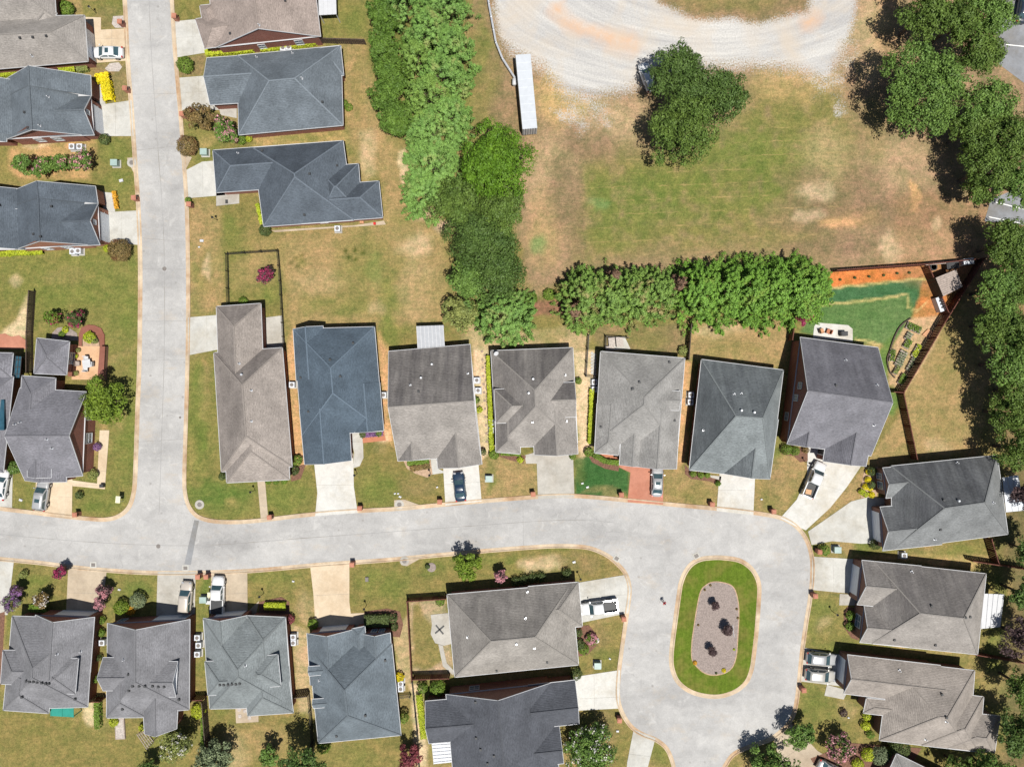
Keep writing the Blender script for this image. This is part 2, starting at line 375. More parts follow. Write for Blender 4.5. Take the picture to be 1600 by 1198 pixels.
def paintp(poly, c, feather=4, strength=1.0, ragged=0, breakup=0.0):
    xs = [p[0] for p in poly]; ys = [p[1] for p in poly]; pad = feather + 40
    I = np.where((gx / S + 800 > min(xs) - pad) & (gx / S + 800 < max(xs) + pad))[0]; J = np.where((599 - gy / S > min(ys) - pad) & (599 - gy / S < max(ys) + pad))[0]
    if len(I) == 0 or len(J) == 0: return
    sl = np.ix_(I, J)
    X, Y = (PX, PY) if ragged == 0 else ((sx_, sy_) if ragged == 1 else (wx, wy))
    d = sdf(poly, X[sl], Y[sl]); a = np.clip(.5 - d / (2 * feather), 0, 1); a = a * a * (3 - 2 * a) * strength
    if breakup: a = a * np.clip(1 - breakup + 2 * breakup * (fbm(PX[sl], PY[sl], 1 / 12, 77) - .25) * 1.6, 0, 1)
    cc = np.array(G_[c]) if isinstance(c, str) else np.array(c)
    BASE[sl] = BASE[sl] * (1 - a[..., None]) + cc * a[..., None]
def blob(cx, cy, rx, ry, c, s=.8, f=None, br=.3):
    pts = [(cx + rx * math.cos(t) , cy + ry * math.sin(t)) for t in np.linspace(0, 2 * math.pi, 17)[:-1]]
    paintp(pts, c, f if f else min(rx, ry) * .6, s, 2, br)
# --- big field at the top right
paintp([(735, -80), (1750, -80), (1750, 440), (1300, 425), (870, 440), (830, 470), (800, 330), (760, 200)], 'field', 12, 1, 2)
paintp([(735, -80), (790, -80), (800, 110), (850, 250), (820, 260), (740, 200)], 'brown', 14, .9, 2, .3)
blob(752, 130, 22, 90, 'olive', .75); blob(752, 60, 10, 60, 'green', .4)
paintp([(905, 245), (1010, 235), (1140, 190), (1180, 130), (1300, 130), (1340, 200), (1330, 300), (1290, 390), (1020, 395), (905, 410)], 'olive', 34, .9, 2, .4)
paintp([(915, 270), (1050, 250), (1180, 190), (1260, 190), (1290, 260), (1240, 330), (1050, 350), (920, 360)], 'green', 45, .62, 2, .7)
blob(990, 320, 80, 40, 'rich', .25); blob(1150, 230, 70, 35, 'rich', .25)
blob(1240, 130, 70, 28, 'straw', .55); blob(950, 190, 60, 35, 'tan', .6); blob(870, 150, 35, 45, 'straw', .85); blob(905, 165, 14, 12, 'straw', .9)
blob(860, 270, 45, 60, 'tan', .5); blob(850, 350, 30, 60, 'straw', .45); blob(870, 310, 30, 30, 'field', .6)
blob(1270, 345, 90, 25, 'brown', .7); blob(1330, 340, 45, 18, 'clay', .75); blob(1428, 306, 9, 24, 'clay', .95, 4, .1); blob(1464, 348, 10, 13, 'sand', .9, 5, .1)
blob(1392, 385, 12, 28, 'sand', .75); blob(1440, 380, 60, 30, 'tan', .5); blob(1410, 250, 60, 40, 'tan', .4); blob(1370, 200, 18, 60, 'olive', .4)
blob(1290, 250, 40, 50, 'tan', .45); blob(1360, 60, 35, 70, 'tan', .7); blob(1385, 30, 22, 70, 'clay', .45)
for a in ((1290, 320, 60, 40, 'umber', .8), (1380, 330, 45, 30, 'umber', .75), (1300, 385, 80, 14, 'umber', .75), (1440, 330, 40, 35, 'umber', .6), (1350, 280, 30, 25, 'umber', .6), (1250, 275, 40, 18, 'umber', .45), (920, 225, 40, 30, 'umber', .7), (880, 300, 22, 60, 'umber', .65), (1390, 110, 16, 60, 'umber', .5), (905, 330, 10, 70, 'umber', .5),
          (1275, 300, 30, 14, 'sand', .45), (1262, 335, 26, 10, 'sand', .4), (1310, 350, 30, 8, 'clay', .8), (1395, 392, 10, 22, 'sand', .7), (1428, 306, 9, 24, 'clay', .95, 4, .1), (1464, 348, 10, 13, 'sand', .9, 5, .1), (1060, 290, 90, 18, 'green', .5), (1200, 250, 60, 20, 'green', .5), (960, 370, 50, 18, 'green', .45)): blob(*a)
blob(843, 382, 12, 14, (.11, .22, .08), .7); blob(935, 320, 14, 8, (.12, .22, .09), .5)
paintp([(1020, -80), (1270, -80), (1262, 15), (1200, 30), (1140, 28), (1080, 22), (1030, 2)], 'brown', 6, 1, 1)
blob(1140, 5, 80, 14, 'olive', .6)
# --- lawns left
for a in ((310, 650, 12, 90, 'green', .6), (200, 620, 12, 60, 'green', .6), (200, 450, 14, 60, 'green', .5), (60, 480, 30, 18, 'green', .5), (150, 545, 40, 8, 'green', .5)): pass
paintp([(-100, 395), (55, 388), (215, 385), (218, 540), (160, 560), (-100, 540)], 'olive', 5, .8)
blob(130, 440, 60, 45, 'green', .55); blob(40, 430, 40, 40, 'green', .5); blob(190, 500, 20, 60, 'green', .4); blob(100, 430, 30, 18, 'dry', .35); blob(25, 440, 12, 8, 'sand', .4)
paintp([(26, 500), (45, 460), (47, 520), (30, 530), (0, 522)], 'sand', 5, .85, 1)
paintp([(170, 590), (214, 540), (214, 740), (200, 805), (120, 800), (115, 765), (165, 765)], 'olive', 4, .9); blob(195, 680, 14, 80, 'green', .55); blob(165, 785, 30, 15, 'green', .6); blob(185, 640, 8, 40, 'dry', .4)
paintp([(292, 560), (340, 555), (350, 745), (455, 745), (490, 730), (492, 800), (420, 808), (330, 812), (290, 790)], 'olive', 4, .9)
blob(315, 640, 9, 70, 'green', .7); blob(340, 770, 45, 18, 'rich', .55); blob(320, 610, 6, 50, 'dry', .5); blob(365, 785, 12, 8, 'clay', .35); blob(450, 775, 35, 22, 'green', .5)
paintp([(295, 320), (345, 310), (345, 385), (352, 480), (295, 490)], 'dry', 8, .7, 1); blob(318, 430, 14, 40, 'olive', .6); blob(325, 420, 6, 24, 'sand', .4); blob(305, 450, 8, 50, 'green', .4)
paintp([(352, 390), (437, 386), (441, 470), (355, 476)], 'olive', 5, .8); blob(395, 425, 35, 25, 'dry', .5); blob(425, 465, 14, 12, 'green', .5)
paintp([(440, 365), (600, 345), (680, 350), (695, 400), (700, 500), (600, 510), (450, 505)], 'dry', 12, .75, 1)
blob(570, 400, 45, 45, 'olive', .6); blob(600, 450, 40, 60, 'olive', .5); blob(585, 430, 14, 30, (.17, .19, .07), .7); blob(520, 470, 60, 25, 'olive', .6); blob(610, 520, 14, 35, 'green', .6); blob(605, 470, 12, 40, 'green', .4)
blob(650, 385, 22, 20, 'sand', .45); blob(650, 455, 25, 45, 'tan', .35); blob(590, 485, 14, 10, 'tan', .5); blob(500, 440, 40, 20, 'tan', .25)
for cx, cy in ((462, 403), (472, 399), (455, 411), (473, 408), (465, 416), (540, 392), (555, 391), (567, 395), (545, 402), (556, 405)):
    paintp([(cx + 3.4 * math.cos(t), cy + 3.4 * math.sin(t)) for t in np.linspace(0, 6.28, 9)[:-1]], (.045, .060, .012), 2.6, 1.0)
blob(466, 407, 9, 8, (.12, .15, .03), .4, 5, 0)
paintp([(533, 60), (566, 60), (600, 215), (640, 240), (660, 330), (600, 345), (595, 280), (545, 225)], 'dry', 8, .8, 1); blob(575, 240, 12, 40, 'sand', .4); blob(632, 260, 6, 30, 'sand', .7); blob(560, 130, 10, 60, 'olive', .5); blob(690, 355, 14, 10, 'pink', .8); blob(665, 335, 16, 10, 'pink', .6)
paintp([(500, 0), (575, 0), (575, 60), (503, 60)], 'olive', 4, .9); blob(550, 30, 20, 20, 'green', .5)
paintp([(395, 212), (540, 204), (545, 222), (400, 234)], 'straw', 4, .5, 1); blob(480, 213, 40, 5, 'green', .5)
paintp([(0, 220), (150, 215), (210, 215), (212, 330), (180, 330), (165, 290), (40, 285), (0, 280)], 'olive', 5, .8)
paintp([(15, 232), (150, 218), (152, 235), (140, 280), (30, 280), (14, 262)], 'clay', 6, .65, 1, .3); blob(60, 226, 30, 5, 'sand', .5)
blob(180, 240, 22, 20, 'green', .6); blob(190, 290, 20, 25, 'green', .6); blob(15, 280, 14, 6, 'olive', .8)
paintp([(140, 100), (198, 98), (204, 158), (170, 160)], 'brown', 4, .6); paintp([(128, 0), (194, 0), (196, 45), (160, 45), (130, 25)], 'olive', 4, .9); blob(170, 30, 25, 18, 'brown', .5)
paintp([(0, 60), (0, 0)] and [(275, 0), (312, 0), (308, 30), (273, 33)], 'olive', 3, .9); paintp([(278, 92), (322, 85), (316, 118), (280, 120)], 'brown', 3, .7)
paintp([(288, 175), (330, 165), (380, 215), (335, 235), (335, 252), (292, 265)], 'olive', 4, .9); blob(320, 225, 20, 10, 'straw', .4)
paintp([(335, 60), (500, 55), (505, 68), (322, 90)], 'clay', 4, .4)
# --- strips of bare earth between the houses
for poly, c in (([(446, 540), (460, 510), (466, 600), (478, 725), (462, 735), (452, 640)], 'clay'), ([(590, 510), (607, 545), (606, 620), (617, 700), (598, 700), (596, 600)], 'clay'),
                ([(738, 540), (766, 545), (772, 700), (752, 720), (744, 620)], 'sand'), ([(896, 545), (932, 550), (930, 690), (905, 722), (900, 640)], 'sand'),
                ([(1064, 560), (1082, 565), (1078, 620), (1070, 720), (1058, 735), (1062, 640)], 'clay'), ([(455, 975), (482, 985), (492, 1120), (466, 1110)], 'tan'),
                ([(612, 985), (640, 960), (645, 1060), (628, 1080)], 'tan'), ([(642, 1068), (660, 1068), (668, 1198), (650, 1198)], 'sand'),
                ([(0, 965), (8, 960), (2, 1060), (-10, 1060)], 'clay'), ([(128, 1095), (155, 1090), (158, 1130), (135, 1138)], 'sand'), ([(1330, 868), (1560, 868), (1520, 885), (1345, 875)], 'straw')):
    paintp(poly, c, 4, .85, 1, .15)
blob(690, 540, 30, 8, 'clay', .4); blob(740, 525, 20, 16, 'tan', .6); blob(600, 690, 12, 14, 'sand', .8)
paintp([(735, 505), (830, 520), (880, 510), (920, 520), (917, 545), (760, 548), (738, 538)], 'tan', 6, .8, 1); blob(860, 525, 30, 12, 'olive', .6)
paintp([(825, 470), (880, 468), (884, 490), (830, 492)], (.22, .11, .085), 4, .9, 1); paintp([(920, 512), (1075, 505), (1068, 556), (935, 545)], 'brown', 6, .75, 1); blob(1000, 530, 45, 16, 'olive', .5)
paintp([(1080, 500), (1235, 490), (1228, 575), (1075, 560)], 'dry', 4, .9); blob(1120, 515, 40, 10, 'sand', .35); blob(1150, 545, 45, 14, 'olive', .45)
# --- front lawns along the street
for poly, c, s_ in (([(556, 690), (612, 690), (622, 722), (695, 735), (696, 785), (620, 795), (560, 798), (551, 735)], 'lawn', .9), ([(751, 720), (775, 708), (840, 712), (841, 775), (752, 780)], 'dry', .7),
                    ([(897, 712), (930, 708), (985, 730), (983, 776), (897, 775)], 'turf', .0), ([(1038, 735), (1080, 735), (1125, 745), (1122, 795), (1036, 785)], 'dry', .65),
                    ([(1178, 750), (1222, 710), (1258, 705), (1260, 745), (1222, 803), (1176, 800)], 'dry', .6), ([(1300, 790), (1345, 735), (1410, 640), (1425, 730), (1370, 775), (1330, 780), (1265, 826)], 'dry', .8),
                    ([(390, 893), (487, 884), (492, 985), (460, 975), (452, 960), (388, 955)], 'lawn', .8), ([(547, 880), (860, 858), (925, 860), (970, 890), (900, 905), (690, 925), (636, 935), (620, 960), (548, 960)], 'lawn', .9),
                    ([(18, 882), (108, 890), (100, 960), (12, 955)], 'lawn', .9), ([(170, 897), (246, 896), (245, 960), (170, 965)], 'olive', .9), ([(306, 896), (330, 896), (330, 965), (305, 1000)], 'olive', .9),
                    ([(19, 752), (56, 752), (54, 798), (19, 793)], 'olive', .9), ([(905, 985), (975, 965), (968, 1045), (903, 1055)], 'lawn', .8), ([(910, 1110), (965, 1106), (988, 1145), (980, 1198), (930, 1198)], 'lawn', .8),
                    ([(1262, 930), (1340, 925), (1345, 1005), (1320, 1020), (1256, 1010)], 'olive', .8), ([(1248, 1070), (1350, 1085), (1375, 1150), (1400, 1180), (1320, 1190), (1240, 1120)], 'lawn', .8)):
    if s_: paintp(poly, c, 3, s_)
paintp([(897, 717), (935, 708), (985, 738), (983, 772), (940, 775), (898, 774)], 'turf', 3, .9, 1); blob(945, 770, 40, 5, 'dry', .45); blob(905, 730, 10, 25, 'olive', .4)
for a in ((590, 760, 25, 30, 'green', .45), (650, 760, 30, 18, 'brown', .35), (760, 740, 8, 28, 'rich', .4), (1060, 770, 20, 10, 'olive', .5), (1200, 770, 16, 20, 'olive', .5), (850, 880, 40, 8, 'tan', .55), (900, 880, 40, 12, 'brown', .4), (590, 910, 40, 18, 'green', .4), (690, 885, 35, 15, 'green', .4),
          (640, 890, 8, 30, 'rich', .25), (440, 910, 40, 14, 'green', .3), (470, 940, 14, 30, 'dry', .4), (60, 915, 25, 14, 'green', .35), (215, 920, 22, 16, 'rich', .45), (318, 920, 8, 30, 'rich', .5), (935, 1000, 20, 25, 'brown', .4), (945, 1150, 20, 40, 'brown', .45), (1290, 950, 14, 18, 'rich', .4), (1290, 975, 12, 12, 'tan', .55),
          (1280, 1110, 30, 22, 'green', .4), (1330, 1110, 20, 14, 'tan', .3), (1350, 1010, 80, 6, 'green', .5), (1450, 1015, 60, 5, 'straw', .6), (1480, 860, 60, 8, 'green', .5), (1560, 1010, 14, 50, 'green', .6), (1560, 940, 10, 40, 'green', .5)): blob(*a)
paintp([(1265, 480), (1290, 450), (1455, 432), (1462, 470), (1430, 510), (1390, 540), (1370, 540), (1250, 520)], (.085, .155, .06), 4, .95, 1)
paintp([(1278, 452), (1452, 434), (1462, 468), (1430, 482), (1420, 462), (1350, 468), (1275, 478)], (.045, .115, .055), 2, .95)
paintp([(1374, 545), (1400, 520), (1388, 560), (1386, 610), (1412, 618), (1395, 650), (1372, 640)], (.10, .17, .05), 4, .9, 1); blob(1370, 540, 16, 7, 'straw', .5)
paintp([(1297, 424), (1442, 408), (1452, 432), (1290, 449)], 'red', 1.5, 1); paintp([(1448, 412), (1530, 402), (1490, 480), (1470, 500), (1430, 483)], 'red', 3, .8, 1, .3); paintp([(1428, 484), (1460, 470), (1482, 490), (1465, 505), (1425, 497)], (.36, .17, .07), 3, .9)
paintp([(1420, 498), (1480, 492), (1460, 545), (1415, 612), (1388, 600), (1390, 550)], 'soil' if 'soil' in G_ else (.40, .28, .18), 2, .95)
paintp([(1505, 470), (1560, 470), (1540, 620), (1530, 715), (1425, 722), (1412, 620)], 'dry', 5, .85, 1); blob(1465, 700, 20, 12, 'tan', .6); blob(1480, 560, 25, 60, 'olive', .4); blob(1470, 660, 25, 30, 'olive', .4)
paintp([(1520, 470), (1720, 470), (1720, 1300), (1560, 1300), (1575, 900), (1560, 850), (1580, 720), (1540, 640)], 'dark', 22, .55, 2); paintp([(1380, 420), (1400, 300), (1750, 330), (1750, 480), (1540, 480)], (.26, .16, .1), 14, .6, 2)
paintp([(640, 940), (695, 935), (708, 1055), (646, 1050)], 'pink', 3, .55); paintp([(645, 945), (656, 940), (665, 965), (690, 1000), (692, 1035), (660, 1048), (645, 1040)], 'lawn', 3, .95, 1)
paintp([(60, 1128), (130, 1128), (150, 1140), (200, 1125), (330, 1120), (480, 1115), (640, 1160), (640, 1250), (0, 1250), (0, 1115)], 'lawn', 6, .85, 1); blob(400, 1160, 50, 30, 'dry', .6); blob(360, 1180, 30, 30, 'sand', .25); blob(560, 1180, 40, 18, 'olive', .6); blob(260, 1160, 40, 25, 'green', .5)
for ln_ in ([(1275, 480), (1310, 474), (1350, 470), (1380, 466), (1417, 461), (1420, 478), (1432, 486), (1450, 472)], [(1290, 450), (1340, 446), (1400, 441), (1452, 434)], [(1335, 530), (1360, 534), (1376, 540), (1374, 548)]):
    for a_, b_ in zip(ln_, ln_[1:]): paintp([(a_[0], a_[1] - 1.6), (b_[0], b_[1] - 1.6), (b_[0], b_[1] + 1.6), (a_[0], a_[1] + 1.6)], (.50, .40, .19), 1.6, .8, 1, .4)
for a in ((310, 650, 12, 90, 'green', .6), (205, 640, 10, 90, 'green', .55), (205, 460, 12, 70, 'green', .5), (70, 470, 40, 18, 'green', .45), (150, 540, 30, 10, 'green', .5), (345, 780, 50, 26, 'rich', .4), (450, 780, 35, 20, 'green', .5), (590, 770, 28, 20, 'green', .5), (130, 790, 20, 12, 'green', .5), (610, 480, 16, 60, 'green', .4), (560, 420, 40, 30, 'green', .25), (520, 480, 60, 16, 'green', .35), (780, 870, 40, 8, 'green', .5), (620, 915, 20, 25, 'green', .5), (570, 905, 20, 20, 'green', .5), (60, 905, 40, 10, 'green', .5), (420, 905, 30, 12, 'green', .4), (1275, 960, 10, 40, 'green', .5), (1270, 1090, 20, 15, 'green', .4), (940, 1025, 20, 15, 'green', .4), (1090, 770, 25, 14, 'olive', .5),
          (440, 400, 40, 30, 'dry', .4), (660, 470, 30, 40, 'dry', .5), (310, 360, 12, 40, 'dry', .5), (845, 885, 30, 8, 'sand', .5), (480, 950, 14, 30, 'tan', .5), (1260, 1000, 6, 10, 'tan', .4), (760, 755, 10, 20, 'green', .4), (800, 745, 30, 25, 'dry', .5), (1210, 745, 14, 25, 'brown', .4)): blob(*a)
n3 = fbm(PX, PY, 1 / 9, 61)[..., None]; BASE *= (.86 + .28 * n3)
GRAV = np.zeros(GX.shape)
gp = [(768, -80), (775, 40), (800, 85), (850, 108), (880, 140), (885, 150), (930, 150), (1000, 135), (1040, 108), (1165, 104), (1230, 105), (1290, 120), (1310, 95), (1330, 50), (1345, -80), (1290, -80), (1262, 20), (1200, 35), (1140, 33), (1085, 27), (1030, 5), (1010, -80)]
d = sdf(gp, wx * .5 + PX * .5, wy * .5 + PY * .5); GRAV = np.clip(.52 - d / np.where(PY < 60, 30, 62), 0, 1) * (1 + 0 * d); GRAV = np.where(d < -14, np.maximum(GRAV, np.clip(.75 - (d + 14) / 12, 0, 1.4)), GRAV)
for a in ((920, 160, 40, 45), (880, 175, 20, 20), (1285, 130, 32, 28), (1310, 165, 16, 22), (1315, 80, 18, 60), (905, 195, 26, 20)):
    q = ((wx * 1.6 - PX * .6 - a[0]) / (a[2] * 1.15)) ** 2 + ((wy * 1.6 - PY * .6 - a[1]) / (a[3] * 1.15)) ** 2
    GRAV = np.maximum(GRAV, np.clip(.42 * (1.3 - q), 0, .44) * (.55 + .9 * fbm(PX, PY, 1 / 14, 91)))
RUST = np.zeros(GX.shape)
for x0, y0, x1, y1, w_ in ((868, 12, 885, 38, 8), (885, 38, 940, 55, 7), (940, 55, 990, 68, 11), (1262, 38, 1270, 30, 9)):
    t = np.clip(((PX - x0) * (x1 - x0) + (PY - y0) * (y1 - y0)) / ((x1 - x0) ** 2 + (y1 - y0) ** 2), 0, 1)
    RUST = np.maximum(RUST, np.clip(1.15 - np.hypot(wx - x0 - t * (x1 - x0), wy - y0 - t * (y1 - y0)) / (w_ * 2.1), 0, 1))
STRIPE = np.clip(.5 - sdf([(905, 250), (1080, 232), (1180, 170), (1330, 150), (1320, 300), (1290, 385), (905, 395)], wx, wy) / 30, 0, 1)
nxg, nyg = len(gx), len(gy)
gv = np.stack([GX, GY, np.zeros_like(GX)], -1).reshape(-1, 3)
ii, jj = np.meshgrid(np.arange(nxg - 1), np.arange(nyg - 1), indexing='ij'); a_ = (ii * nyg + jj).ravel()
gf = np.stack([a_, a_ + nyg, a_ + nyg + 1, a_ + 1], -1)
def np_mesh(name, v, f, mat):
    me = bpy.data.meshes.new(name); nv, nf, kf = len(v), len(f), f.shape[1]
    me.vertices.add(nv); me.vertices.foreach_set('co', np.ascontiguousarray(v, dtype=np.float32).ravel())
    me.loops.add(nf * kf); me.polygons.add(nf)
    me.loops.foreach_set('vertex_index', np.ascontiguousarray(f, dtype=np.int32).ravel())
    me.polygons.foreach_set('loop_start', np.arange(0, nf * kf, kf, dtype=np.int32))
    try: me.polygons.foreach_set('loop_total', np.full(nf, kf, dtype=np.int32))
    except Exception: pass
    me.update(calc_edges=True); me.materials.append(mat)
    return me
def ground_material():
    m, nt, N, L, b = new_mat('ground_earth_and_grass'); p = wpos(N)
    at = N.new('ShaderNodeAttribute'); at.attribute_name = 'Col'; am = N.new('ShaderNodeAttribute'); am.attribute_name = 'Mask'
    sm = N.new('ShaderNodeSeparateColor'); L.new(am.outputs['Color'], sm.inputs[0])
    f1 = noise(N, L, 2.3, 5, 0.8, p); f2 = noise(N, L, 5.5, 3, 0.8, p); f3 = noise(N, L, 0.75, 6, 0.72, p, 0.5); f0 = noise(N, L, 0.22, 5, 0.7, p, 0.8)
    f5 = noise(N, L, 1.0, 4, 0.6, mapping(N, L, p, (0.25, 2.2, 1), (0, 0, -0.04)))
    col = mixc(N, L, 0.75, at.outputs['Color'], ramp(N, L, f1, [(0.34, (0.60, 0.64, 0.58)), (0.66, (1.36, 1.30, 1.25))]), 'MULTIPLY')
    col = mixc(N, L, 0.85, col, ramp(N, L, f2, [(0.34, 0.68), (0.66, 1.30)]), 'MULTIPLY')
    col = mixc(N, L, 0.75, col, ramp(N, L, f3, [(0.36, (0.68, 0.78, 0.66)), (0.64, (1.28, 1.16, 1.14))]), 'MULTIPLY')
    col = mixc(N, L, 0.7, col, ramp(N, L, f0, [(0.36, (0.80, 0.92, 0.76)), (0.64, (1.18, 1.08, 1.12))]), 'MULTIPLY')
    col = mixc(N, L, 0.4, col, ramp(N, L, f5, [(0.36, (0.78, 0.88, 0.78)), (0.64, (1.14, 1.08, 1.02))]), 'MULTIPLY')
    # dry lines left by the mower in the field
    sp = N.new('ShaderNodeSeparateXYZ'); L.new(p, sp.inputs[0])
    y = mathn(N, L, 'ADD', sp.outputs[1], mathn(N, L, 'MULTIPLY', sp.outputs[0], -0.035))
    y = mathn(N, L, 'ADD', y, mathn(N, L, 'MULTIPLY', f3, 0.9))
    fr = mathn(N, L, 'FRACT', mathn(N, L, 'MULTIPLY', y, 0.475))
    ln = ramp(N, L, mathn(N, L, 'ABSOLUTE', mathn(N, L, 'SUBTRACT', fr, 0.5)), [(0.0, 1.0), (0.03, 0.6), (0.06, 0.0)])
    ln = mathn(N, L, 'MULTIPLY', mathn(N, L, 'MULTIPLY', ln, sm.outputs[2]), ramp(N, L, noise(N, L, 0.35, 4, 0.7, p), [(0.45, 0.0), (0.66, 0.6)]))
    col = mixc(N, L, ln, col, (0.42, 0.29, 0.13))
    # gravel thinning out into the earth, stone by stone
    f4 = noise(N, L, 4.2, 5, 0.85, p); f7 = noise(N, L, 4.0, 4, 0.8, p)
    gcol = ramp(N, L, f7, [(0.34, (0.35, 0.345, 0.335)), (0.5, (0.43, 0.425, 0.415)), (0.66, (0.49, 0.485, 0.475))])
    vs = N.new('ShaderNodeVectorMath'); vs.operation = 'SUBTRACT'; L.new(p, vs.inputs[0]); vs.inputs[1].default_value = (31, 66, 0)
    v2 = N.new('ShaderNodeVectorMath'); v2.operation = 'MULTIPLY'; L.new(vs.outputs[0], v2.inputs[0]); v2.inputs[1].default_value = (1, 2.1, 0)
    ln2 = N.new('ShaderNodeVectorMath'); ln2.operation = 'LENGTH'; L.new(v2.outputs[0], ln2.inputs[0])
    cb = N.new('ShaderNodeCombineXYZ'); L.new(ln2.outputs['Value'], cb.inputs[0]); L.new(mathn(N, L, 'MULTIPLY', sp.outputs[0], 0.12), cb.inputs[1])
    f6 = noise(N, L, 0.42, 5, 0.65, cb.outputs[0])      # wheel tracks following the bend
    gcol = mixc(N, L, 0.9, gcol, ramp(N, L, f6, [(0.34, (0.74, 0.74, 0.76)), (0.66, (1.14, 1.13, 1.10))]), 'MULTIPLY')
    gcol = mixc(N, L, mathn(N, L, 'MULTIPLY', sm.outputs[1], ramp(N, L, f3, [(0.3, 0.45), (0.7, 1.0)])), gcol, (0.50, 0.335, 0.225))
    gcol = mixc(N, L, ramp(N, L, noise(N, L, 0.13, 4, 0.6, p, 0.5), [(0.46, 0.0), (0.66, 0.7)]), gcol, (0.45, 0.39, 0.32))
    gm = ramp(N, L, mathn(N, L, 'ADD', sm.outputs[0], mathn(N, L, 'MULTIPLY', mathn(N, L, 'SUBTRACT', f4, 0.5), 2.2)), [(0.40, 0.0), (0.66, 1.0)])
    col = mixc(N, L, gm, col, gcol)
    L.new(col, b.inputs['Base Color']); b.inputs['Roughness'].default_value = 0.95; setv(b, 'Specular IOR Level', 0.1)
    bump(N, L, b, mathn(N, L, 'ADD', f1, f2), 0.7, 0.06)
    return m
gme = np_mesh('ground', gv, gf, ground_material())
def set_attr(me, name, arr):
    a = me.color_attributes.new(name, 'FLOAT_COLOR', 'POINT')
    a.data.foreach_set('color', np.concatenate([arr, np.ones((len(arr), 1))], 1).astype(np.float32).ravel())
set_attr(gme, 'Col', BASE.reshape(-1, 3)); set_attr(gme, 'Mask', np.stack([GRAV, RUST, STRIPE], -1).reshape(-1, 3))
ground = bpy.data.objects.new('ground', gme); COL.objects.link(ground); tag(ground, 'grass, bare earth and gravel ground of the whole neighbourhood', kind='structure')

# ------------------------------------------------------------------ road, gutters, kerbs
def smooth_line(pts, n=5):
    out = []; P = [Vector((p[0], p[1], 0)) for p in pts]
    for i in range(len(P) - 1):
        p0, p1, p2, p3 = P[max(i - 1, 0)], P[i], P[i + 1], P[min(i + 2, len(P) - 1)]
        for k_ in range(n):
            t = k_ / n
            q = 0.5 * ((2 * p1) + (p2 - p0) * t + (2 * p0 - 5 * p1 + 4 * p2 - p3) * t * t + (3 * p1 - p0 - 3 * p2 + p3) * t ** 3)
            out.append((q.x, q.y))
    out.append((pts[-1][0], pts[-1][1])); return out
west = [(178, -320), (192, -90), (194.5, -40), (198, 0), (203, 100), (209, 175), (214, 250), (219, 320), (222, 400), (222, 480), (221, 560), (218, 640), (214.5, 740), (211.5, 772), (203, 795), (186, 809), (165, 814), (140, 813), (100, 809), (50, 803), (0, 797), (-80, 788), (-320, 760)]
east = [(246, -320), (260, -90), (263, -40), (266, 0), (270, 70), (276, 140), (281, 200), (286, 270), (289.5, 330), (291, 400), (291.5, 480), (290.5, 560), (288.5, 640), (285.5, 740), (287, 772), (294, 794), (308, 809), (330, 816), (360, 818), (400, 816), (487, 806), (550, 801), (625, 797), (700, 790), (800, 781.5), (875, 777), (925, 779), (1000, 786), (1075, 793), (1150, 800), (1205, 808), (1230, 816), (1248, 830), (1260, 850), (1266, 875), (1266, 905), (1262, 940), (1257, 970), (1250, 1020), (1245, 1070), (1239, 1108), (1228, 1130), (1205, 1150), (1185, 1158), (1165, 1165), (1145, 1175), (1133, 1190), (1127, 1210), (1125, 1290), (1122, 1520)]
south = [(-320, 834), (-80, 862), (0, 870), (62, 876), (125, 884), (200, 890), (260, 892), (330, 891), (400, 888), (500, 879), (600, 872), (675, 865), (740, 859), (800, 854), (862, 850), (900, 850.5), (925, 854), (950, 865), (968, 880), (981, 897), (986.5, 922), (982, 960), (975.5, 1005), (970, 1048), (968, 1084), (973, 1108), (987, 1131), (1005, 1144), (1025, 1152), (1042, 1165), (1052, 1185), (1056, 1210), (1058, 1290), (1058, 1520)]
island = [(1060, 913), (1066, 896), (1077, 880), (1092, 871), (1110, 868), (1130, 868), (1155, 872), (1172, 882), (1183, 896), (1189, 915), (1188, 945), (1185, 985), (1181, 1020), (1177, 1046), (1168, 1067), (1150, 1082), (1125, 1090), (1100, 1089), (1075, 1081), (1056, 1065), (1047, 1043), (1046, 1020), (1050, 985), (1055, 948)]
Ws, Es, Ss = smooth_line(west), smooth_line(east), smooth_line(south)
isl = smooth_line(island + [island[0]])[:-1]
roadpoly = [W(*p) for p in (Ws[::-1] + Es + Ss[::-1])]
mb = MB(); mb.poly([(p.x, p.y, 0.02) for p in roadpoly[::-1]]); road = mb.build('road', M['road'])
if road.data.polygons[0].normal.z < 0: road.data.flip_normals()
tag(road, 'pale weathered asphalt street with a loop round the island', kind='structure')
for cl in ([(231, -60), (236, 70), (246, 220), (254, 330), (257, 420), (256.5, 560), (252, 700), (249, 800)], [(-60, 828), (120, 845), (300, 852), (480, 840), (700, 824), (880, 812), (960, 816)]):
    sl_ = [W(*p) for p in smooth_line(cl)]; mb = MB()
    for a, b2 in zip(sl_, sl_[1:]):
        d_ = (b2 - a).normalized(); n = Vector((-d_.y, d_.x, 0)) * .035; mb.poly([(q.x, q.y, .0235) for q in (a - n, b2 - n, b2 + n, a + n)])
    mb.build('seam', M['seam'], road)
